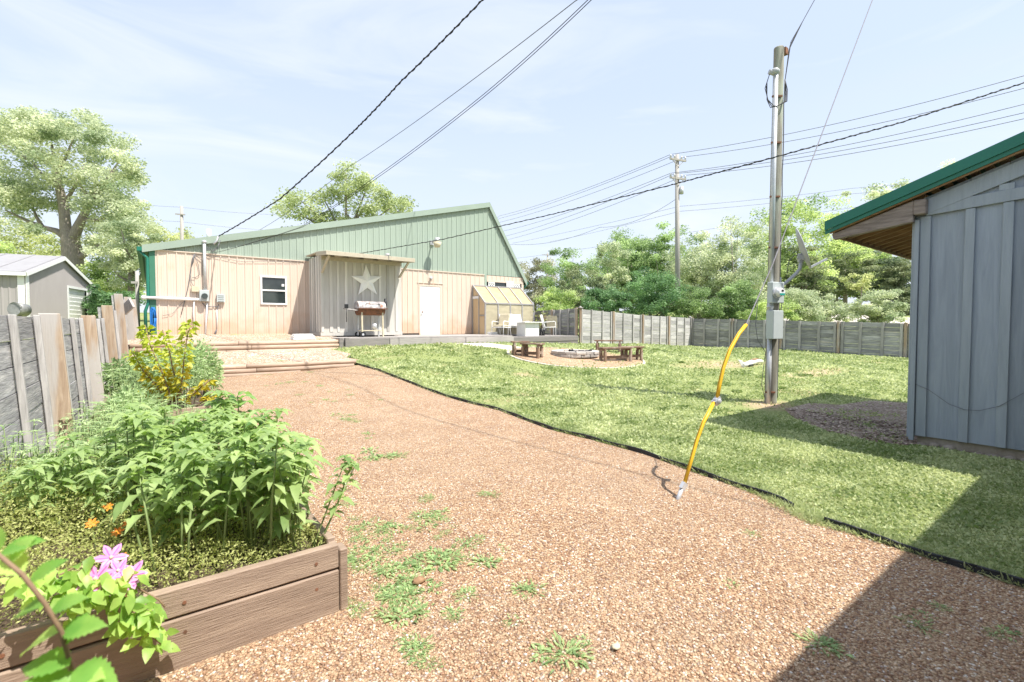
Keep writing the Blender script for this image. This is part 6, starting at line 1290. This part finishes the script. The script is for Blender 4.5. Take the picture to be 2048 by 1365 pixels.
b = on_v(255, 760, 9.6); bushlet('dark grassy plant clump beside the middle of the left fence', (b.x+.05, 9.6, gravel_z(b.x, 9.6)), .36, .45, 2600, .11, LM['mid'], asp=(.12, .3))
b = on_v(245, 850, 7.2); bushlet('grassy green clump at the foot of the second tan fence post', (b.x+.1, 7.2, G(b.x, 7.2)), .30, .36, 1800, .12, M['leafB'], asp=(.1, .22))
b = on_v(330, 760, 11.4); bushlet('loose green plant clump behind the yellow shrub', (b.x, 11.4, gravel_z(b.x, 11.4)), .45, .40, 2600, .08, M['leafB'])
# the yellow leaved shrub
def yshrub():
    b = on_v(335, 800, KV2+.35); loc = Vector((b.x, KV2+.35, S2)); e = empty('yellow_shrub', loc, 'upright shrub with yellow and lime leaves in the farther planter', 'shrub'); D = loc.dot(FH); random.seed(8)
    br = [[(352,850),(340,790),(322,740),(300,690),(290,650)], [(350,850),(362,780),(368,720),(375,670),(385,642)], [(352,850),(320,780),(285,740),(262,700)], [(352,850),(385,790),(420,760)], [(355,840),(350,760),(338,700),(325,660)], [(355,845),(390,815),(430,790)], [(350,845),(310,800),(275,770)]]
    m = MB(); P = []; D_ = []; ky = []
    for bb in br:
        off = random.uniform(-.15, .15); pts = [at_d(x, y, D + off*min(1, i/2)) for i, (x, y) in enumerate(bb)]; pts[0] = loc.copy(); m.tube(pts, [.013, .010, .008, .006, .004][:len(pts)], 6)
        for i in range(1, len(pts)):
            for k in range(9):
                f = k/9; c = pts[i-1].lerp(pts[i], f)
                if (c.z - loc.z) < .14: continue
                for _ in range(3 if i < 2 else 6): az = random.uniform(0, 2*PI); P.append(c + Vector((math.cos(az), math.sin(az), 0))*random.uniform(0, .05)); D_.append(Vector((math.cos(az), math.sin(az), random.uniform(-.35, .7))).normalized())
    m.build('branches', M['twig'], e); P = np.array([list(p) for p in P]); D_ = np.array([list(p) for p in D_]); n = len(P); L_ = RNG.uniform(.055, .10, n)
    V, F = leaf5(P - np.array(loc), D_, unit(rdir(n, .2, 1)), L_, L_*.62, .3); t = np.tile(RNG.uniform(-1.2, 1, n), 8); hi = P[:, 2] > loc.z + .62
    for sel, mm_ in ((hi, M['leafL']), (~hi, M['leafY'])):
        k_ = int(sel.sum()); L2 = RNG.uniform(.055, .10, k_); V, F = leaf5(P[sel] - np.array(loc), D_[sel], unit(rdir(k_, .2, 1)), L2, L2*.62, .3); link_mesh('leaves', fast_mesh('leaves', V, F, np.tile(RNG.uniform(-1.2, 1, k_), 8)), mm_, e)
M['leafL'] = leaf_mat('lime_leaf', (.34,.42,.05), (.62,.68,.16), .5, .45, 5)
yshrub()
# low feathery ground cover and flowers at the left of the near planter
M['feather'] = leaf_mat('feathery_ground_foliage', (.30,.36,.09), (.68,.70,.30), .4, .6, 9)
n = 60000; x = RNG.uniform(KU-PW+.03, KU-.03, n); y = RNG.uniform(KV+.03, KV+PL-.05, n); hmx = .12 + .20*np.clip(((KU-x)/PW-.25)*2, 0, 1) + .03*np.sin(x*17)*np.cos(y*13)
z = S1 + hmx*RNG.uniform(0, 1, n)**.7; s = RNG.uniform(.008, .022, n); V, F = rhomb(np.stack([x, y, z], -1), rdir(n, -.2, 1), rdir(n), s, s*RNG.uniform(.15, .5, n))
tag(link_mesh('ground_cover', fast_mesh('ground_cover', V, F, RNG.uniform(-1, 1, n)), M['feather']), 'low feathery yellow green foliage filling the near planter', 'ground cover', kind='stuff')
M['orange'] = mat('orange_petal', (.85,.30,.03), (.75,.2,.02), 20, rough=.6, bump=0)
M['lilac'] = mat('lilac_petal', (.70,.38,.62), (.50,.17,.42), 26, rough=.5, bump=.1)
M['magenta'] = mat('petal_bar', (.50,.12,.38), (.42,.08,.32), 20, rough=.5, bump=0)
def flower(name, label, cat, c, r, npet, mp_, mc, face, group=None, w=.42, stem=None, bar=False, parent=None, cup=.15):
    c = Vector(c); f = Vector(face).normalized(); a = f.orthogonal().normalized(); b = f.cross(a)
    e = empty(name, c, label, cat, group) if parent is None else None
    if parent is not None: e = bpy.data.objects.new(name, None); S.collection.objects.link(e); e.parent = parent; e.location = c - origin(parent); o0 = c
    for k in range(npet):
        t = 2*PI*k/npet + random.uniform(-.12, .12); d = a*math.cos(t) + b*math.sin(t); s = f.cross(d); rr = r*random.uniform(.9, 1.1); vs = []
        prof = [(.0, .12, 0), (.3, .72, cup*.4), (.55, 1, cup*.8), (.8, .6, cup*.9), (1, 0, cup*.7)]
        for (q, ww, hh) in prof:
            for sg in (-1, 0, 1): vs.append(c + d*(rr*q) + s*(sg*w*.5*rr*ww) + f*(rr*(hh - (.06 if sg == 0 else 0)*ww)))
        vs2 = [v - c for v in vs]; m = MB(); m.add(vs, [(i*3+j, i*3+j+1, i*3+j+4, i*3+j+3) for i in range(4) for j in range(2)], 0, True); m.build('petal', mp_, e)
        if bar:
            m = MB(); m.add([c + d*(rr*q) + s*(sg*w*.08*rr) + f*(rr*hh - (.06*ww*rr) + .0015) for (q, ww, hh) in prof[:4] for sg in (-1, 1)], [(0,1,3,2),(2,3,5,4),(4,5,7,6)], 0, True); m.build('petal_bar', M['magenta'], e)
    MB().blob(c + f*(r*.06), r*.14, 7, jit=.2).build('centre', mc, e); return e
if True:
    i = 0
    for (px, py) in [(184, 1048), (216, 1014), (234, 1065), (258, 1046), (283, 1018), (246, 1114)]:
        p = on_z(px, py, S1 + .22); 
        if p.y < KV + .05: p = on_v(px, py, KV+.12)
        fl_ = flower('orange_flower', ['orange flower at the left of the low foliage in the near planter', 'uppermost orange flower standing in the low foliage', 'deep orange drooping flower lowest of the larger ones', 'small light orange flower in the middle of the foliage', 'orange flower half hidden by the leafy stalks', 'tiny orange flower just above the pink blooms'][i], 'flower', p, .030 if i < 4 else .02, 7, M['orange'], M['leafY'], (-.2, -.7, .8), 'orange flowers in the near planter'); i += 1
        MB().tube([(p.x, p.y, S1), (p.x+.01, p.y, (p.z+S1)/2), p], .003, 5).build('stem', M['stalk'], fl_)
# clematis spilling over the front plank
random.seed(13); cv = KV - .035
e = empty('clematis', on_v(232, 1150, cv+.06), 'pink and white clematis spilling over the front plank of the near planter', 'flowering vine')
pts = [(300,1120),(255,1150),(215,1180),(180,1215),(150,1230)]; m = MB()
for bb in [[(235,1145),(250,1190),(270,1230),(300,1270),(330,1295)], [(235,1150),(225,1190),(240,1240),(262,1262)], [(235,1150),(200,1180),(165,1205),(150,1235)], [(235,1150),(200,1120),(160,1130),(120,1150)], [(240,1150),(290,1185),(318,1200),(330,1215)]]:
    m.tube([on_v(x, y, cv - .03 - .01*i + (.1 if y < 1150 else 0)) for i, (x, y) in enumerate(bb)], .0035, 5)
m.build('stems', M['twig'], e)
P = []; D_ = []
for (cx, cy, rx, ry, k) in [(225,1185,60,28,46), (275,1235,45,35,40), (300,1275,32,22,22), (170,1190,55,35,34), (240,1150,60,20,26), (130,1150,60,30,28), (300,1215,30,14,10), (65,1175,55,25,22)]:
    for _ in range(k):
        x, y = cx + random.gauss(0, .5)*rx, cy + random.gauss(0, .5)*ry; dv = random.uniform(.02, .13) if y > 1165 else random.uniform(-.12, .1); p = on_v(x, y, cv - dv); P.append(list(p)); az = random.uniform(0, 2*PI); D_.append([math.cos(az)*.7, -abs(math.sin(az))*.6, random.uniform(-.9, .2)])
P = np.array(P); D_ = unit(np.array(D_)); n = len(P); Ln = RNG.uniform(.04, .068, n); V, F = leaf5(P - np.array(e.location), D_, unit(np.array([[.3, -1, .7]]) + RNG.normal(0, .45, (n, 3))), Ln, Ln*.66, .2, .1)
link_mesh('leaves', fast_mesh('leaves', V, F, np.tile(RNG.uniform(-1, 1, n), 8)), M['leafG'], e)
for (px, py, dv, r) in [(222,1116,-.02,.058), (192,1158,.05,.060), (199,1176,.07,.066), (247,1168,.06,.062), (262,1152,.05,.058), (236,1142,.02,.05)]:
    flower('bloom', None, None, on_v(px, py, cv - dv), r, 6, M['lilac'], M['cream_soft'], (-.15+random.uniform(-.3, .3), -.75, .62+random.uniform(-.2, .2)), w=.46, bar=True, parent=e)
p = on_v(131, 1163, cv-.0); m = MB(); m.blob(p, .022, 12, jit=0, sc=(1.5, 1, .9)); tag(m.build('garden_light', M['black']), 'small dark glossy round garden light at the left of the clematis', 'light')
# serrated leaf cane right in front of the lens, lower left
random.seed(4)
M['leafF'] = leaf_mat('serrated_cane_leaf', (0.180,0.390,0.075), (0.540,0.750,0.210), 0.50, .45, 12)
cb_ = [at_d(152, 1395, .80), at_d(143, 1335, .78), at_d(122, 1262, .76), at_d(88, 1205, .75), at_d(45, 1150, .74), at_d(-15, 1100, .74)]
gb_ = Vector((cb_[0].x+.03, cb_[0].y+.06, 0)); e = empty('bramble_cane', gb_, 'arching cane with serrated leaves close to the lens at the lower left', 'plant')
MB().tube([gb_, gb_.lerp(cb_[0], .55) + Vector((.03, .02, 0))] + cb_, [.0045, .004] + [.0036]*5 + [.003], 8).build('stem', M['twig'], e)
def serr(c, d, nrm, Ln, Wd, m):
    d = Vector(d).normalized(); s = d.cross(Vector(nrm)).normalized(); u = s.cross(d); K = 9; vs = [Vector(c)]; mid = []; 
    prof = lambda f: math.sin(PI*min(1, f*1.02)**.8)
    b = len(m.v); L1 = []; L2 = []; C1 = []
    for i in range(1, K*2):
        f = i/(K*2); wv = prof(f)*Wd*.5*(1.0 if i % 2 else .80); q = Vector(c) + d*(Ln*f) - Vector((0, 0, 1))*(Ln*.25*f*f)
        C1.append(q); L1.append(q + s*wv + u*Wd*.10*prof(f)); L2.append(q - s*wv + u*Wd*.10*prof(f))
    tip = Vector(c) + d*Ln - Vector((0, 0, 1))*(Ln*.27); k = len(C1); vs = [Vector(c)] + C1 + L1 + L2 + [tip]; fs = [(0, 1+k, 1), (0, 1, 1+2*k)]
    for i in range(k-1): fs += [(1+i, 1+k+i, 2+k+i, 2+i), (1+i, 2+i, 2+2*k+i, 1+2*k+i)]
    fs += [(k, 2*k, 3*k+1), (k, 3*k+1, 3*k)]; m.add(vs, fs, random.uniform(-1, 1), True)
lv = [((145,1345),(1,-.15,.1),.085),((140,1330),(-1,.1,.1),.085),((125,1268),(.9,.1,.35),.07),((122,1262),(-.8,.1,-.3),.08),((100,1225),(.8,.2,.5),.06),((90,1210),(-.9,.2,-.2),.07),((60,1165),(.5,.3,.5),.06),((45,1150),(-.6,.2,.5),.07),((20,1125),(.4,.2,.7),.06),((0,1110),(.9,.3,.5),.065),((-5,1105),(-.2,.1,1),.06),((150,1370),(.8,-.2,.55),.075),((150,1380),(-.7,-.2,.5),.08),((148,1390),(1,.1,-.1),.08),((130,1290),(.3,.4,.9),.06)]
for (q, d, Ln) in lv:
    c = at_d(*q, .765); dd = RV*d[0] + FH*d[1] + Vector((0, 0, d[2])); m = MB(); serr(c, dd, (random.uniform(-.3, .3) - FH.x*.4, -.4, 1), Ln*1.08, Ln*.62, m); m.build('leaf', M['leafF'], e)

# ================================================================ WEEDS AND STONES ON THE GRAVEL
random.seed(17); M['weed'] = leaf_mat('gravel_weed_leaf', (0.162,0.260,0.100), (0.465,0.613,0.281), 0.42, .5, 12)
def weed(kind, i):
    n = [30, 60, 22, 70][i % 4]; az = RNG.uniform(0, 2*PI, n); el = RNG.uniform(.1, .95, n); rr = RNG.uniform(0, .085, n)
    D_ = np.stack([np.cos(az), np.sin(az), el], -1); P = np.stack([np.cos(az)*rr, np.sin(az)*rr, np.full(n, .002)], -1); Ln = RNG.uniform(.025, .06, n); wd_ = Ln*(RNG.uniform(.12, .2, n) if i % 2 else RNG.uniform(.28, .42, n))
    V, F = leaf5(P, unit(D_), unit(D_*np.array([-1, -1, 0]) + np.array([0, 0, 1.1])), Ln, wd_, .35); me = fast_mesh('weed', V, F, np.tile(RNG.uniform(-1, 1, n), 8)); me.materials.append(M['weed']); return me
WM = [weed('w', i) for i in range(4)]
wl_ = [(738,1050,1),(760,1062,1),(792,1058,1.1),(850,1040,1.3),(870,1034,1),(712,1062,.8),(725,1090,.9),(760,1100,.9),(800,1090,.7),(830,1128,1.3),(870,1125,1.5),(900,1118,1.3),(790,1140,1.2),(812,1160,1.3),(840,1170,1.1),(790,1195,1.1),(820,1190,1.0),(770,1182,.8),(800,1235,1.2),(830,1225,.9),(970,1125,1.2),(935,1088,1.1),(955,1080,.8),(932,1190,.9),(906,1222,.7),(1060,1180,1.1),(1025,1240,.6),(1130,1310,1.5),(1080,1310,.8),(838,1290,.8),(830,1300,.7),(855,1325,.6),(700,1010,.7),(1505,1068,.7),(1465,1170,.6),(1640,1290,1.1),(1665,1298,.9),(1835,1250,.9),(1850,1230,.6),(1880,1215,.6),(2010,1265,.8),(1985,1268,.5),(720,1110,1),(700,1130,.9),(745,1125,.9),(980,990,.7),(1010,1100,.5),(890,1065,.6),(765,915,1.4),(790,912,1.2),(740,918,1.),(850,1000,.6),(735,868,.8),(700,840,.9),(670,830,1.),(690,838,.8),(650,800,.8),(600,790,.7),(560,768,.9),(580,765,.9),(640,772,.8),(620,745,.8),(535,750,.7),(700,790,.7),(760,800,.6),(470,700,1.2),(520,712,1.),(560,715,.9),(610,705,1),(640,702,.9),(600,700,.8),(720,1215,.6),(1170,1280,.5)]
random.seed(31); wl_ = wl_ + [(px + random.uniform(-24, 24)*(1.3 if px < 920 else 1), py + random.uniform(-16, 16), s*random.uniform(.5, .9)) for (px, py, s) in wl_ for _ in range(3 if (py > 1030 and px < 920) else 1) if px < 1450 and py > 760]
lbl_w = 'small green weed rosette sprouting from the gravel path'
for i, (px, py, s) in enumerate(wl_):
    p = on_g(px, py, .01); o = bpy.data.objects.new('gravel_weed', WM[i % 4]); S.collection.objects.link(o); o.location = (p.x, p.y, float(gravel_z(np.array(p.x), np.array(p.y)))); 
    if py < 722:
        q = on_z(px, py, .7); o.location = (q.x, q.y, float(gravel_z(np.array(q.x), np.array(q.y))))
    o.rotation_euler = (0, 0, random.uniform(0, 6)); s *= (.85 if py > 1000 else 1.25); o.scale = (s, s, s*.9); zn = 'in the gravel at the lower right shade edge' if px > 1400 else ('in the dense patch beside the near planter' if (py > 1030 and px < 920) else ('scattered in the near middle of the gravel path' if py > 960 else ('on the pale terrace above the lower timber step' if py < 722 else 'in the far part of the gravel path')))
    tag(o, 'small green weed ' + zn, 'weed', 'weeds ' + zn)
# loose stones lying on the near gravel
def stones(n, dmin, dmax, smin, smax, zoff=0):
    D = dmin + (dmax - dmin)*RNG.uniform(0, 1, n)**1.3; a = RNG.uniform(-1.15, 1.2, n); x = RV.x*a*D + FH.x*D; y = RV.y*a*D + FH.y*D
    ok = (x < UE(y) - .03) & ~((x < KU+.06) & (y > KV-.05) & (y < KV+PL+.1)) & ~((x < KU+.06) & (y > KV2-.05)) & (x > -.6) & (y < 12.2); x = x[ok]; y = y[ok]; n = len(x); z = gravel_z(x, y) + zoff
    base = np.array([[1,0,0],[.3,.95,0],[-.8,.6,0],[-.8,-.6,0],[.3,-.95,0],[.1,0,.75],[0,.1,-.7]]); s = RNG.uniform(smin, smax, n); rot = RNG.uniform(0, 2*PI, n); asp = RNG.uniform(.55, 1, n)
    B = base[None]*(1 + RNG.normal(0, .13, (n, 7, 3))); B[:, :, 1] *= asp[:, None]; B[:, :, 2] *= .65
    c, s_ = np.cos(rot)[:, None], np.sin(rot)[:, None]; X = B[:, :, 0]*c - B[:, :, 1]*s_; Y = B[:, :, 0]*s_ + B[:, :, 1]*c
    V = np.stack([X*s[:, None] + x[:, None], Y*s[:, None] + y[:, None], B[:, :, 2]*s[:, None] + z[:, None] + s[:, None]*.15], -1).reshape(-1, 3)
    T = np.array([[0,1,5],[1,2,5],[2,3,5],[3,4,5],[4,0,5],[1,0,6],[2,1,6],[3,2,6],[4,3,6],[0,4,6]]); F = (np.arange(n)[:, None, None]*7 + T[None]).reshape(-1, 3); return V, F, np.repeat(RNG.uniform(0, 1, n), 10)
m_ = bpy.data.materials.new('loose_stone'); m_.use_nodes = True; nt = m_.node_tree; at = _n(nt, 'ShaderNodeAttribute'); at.attribute_name = 'tone'; r = _n(nt, 'ShaderNodeValToRGB'); r.color_ramp.interpolation = 'CONSTANT'; el = r.color_ramp.elements
el[0].color = (.37,.215,.125,1); el[1].position = .2; el[1].color = (.50,.335,.205,1)
for p_, c_ in [(.4,(.27,.155,.095,1)),(.55,(.58,.42,.28,1)),(.7,(.43,.27,.165,1)),(.84,(.70,.54,.38,1)),(.93,(.42,.33,.29,1)),(.975,(.82,.78,.72,1))]: q = el.new(p_); q.color = c_
nt.links.new(at.outputs['Fac'], r.inputs[0]); nt.links.new(r.outputs[0], nt.nodes['Principled BSDF'].inputs['Base Color']); nt.nodes['Principled BSDF'].inputs['Roughness'].default_value = .7; M['stone'] = m_
V, F, t = stones(85000, 1.2, 7.0, .0045, .0105); tag(link_mesh('gravel_stones', fast_mesh('gravel_stones', V, F, t, True), M['stone']), 'loose orange brown pea gravel stones over the near path', 'gravel', kind='stuff')
# a few singular stones and litter
for i, (px, py, r, lb) in enumerate([(838, 1165, .035, 'flat reddish stone among the green weeds on the gravel'), (1232, 1298, .02, 'pale dead leaf curled on the near gravel')]):
    p = on_g(px, py, .01); tag(MB().blob((p.x, p.y, p.z+.012), r, 9, jit=.25, sc=(1.3, 1, .45)).build('stone' if i == 0 else 'dead_leaf', M['rawwood'] if i == 0 else M['cream_soft']), lb, 'stone' if i == 0 else 'leaf')
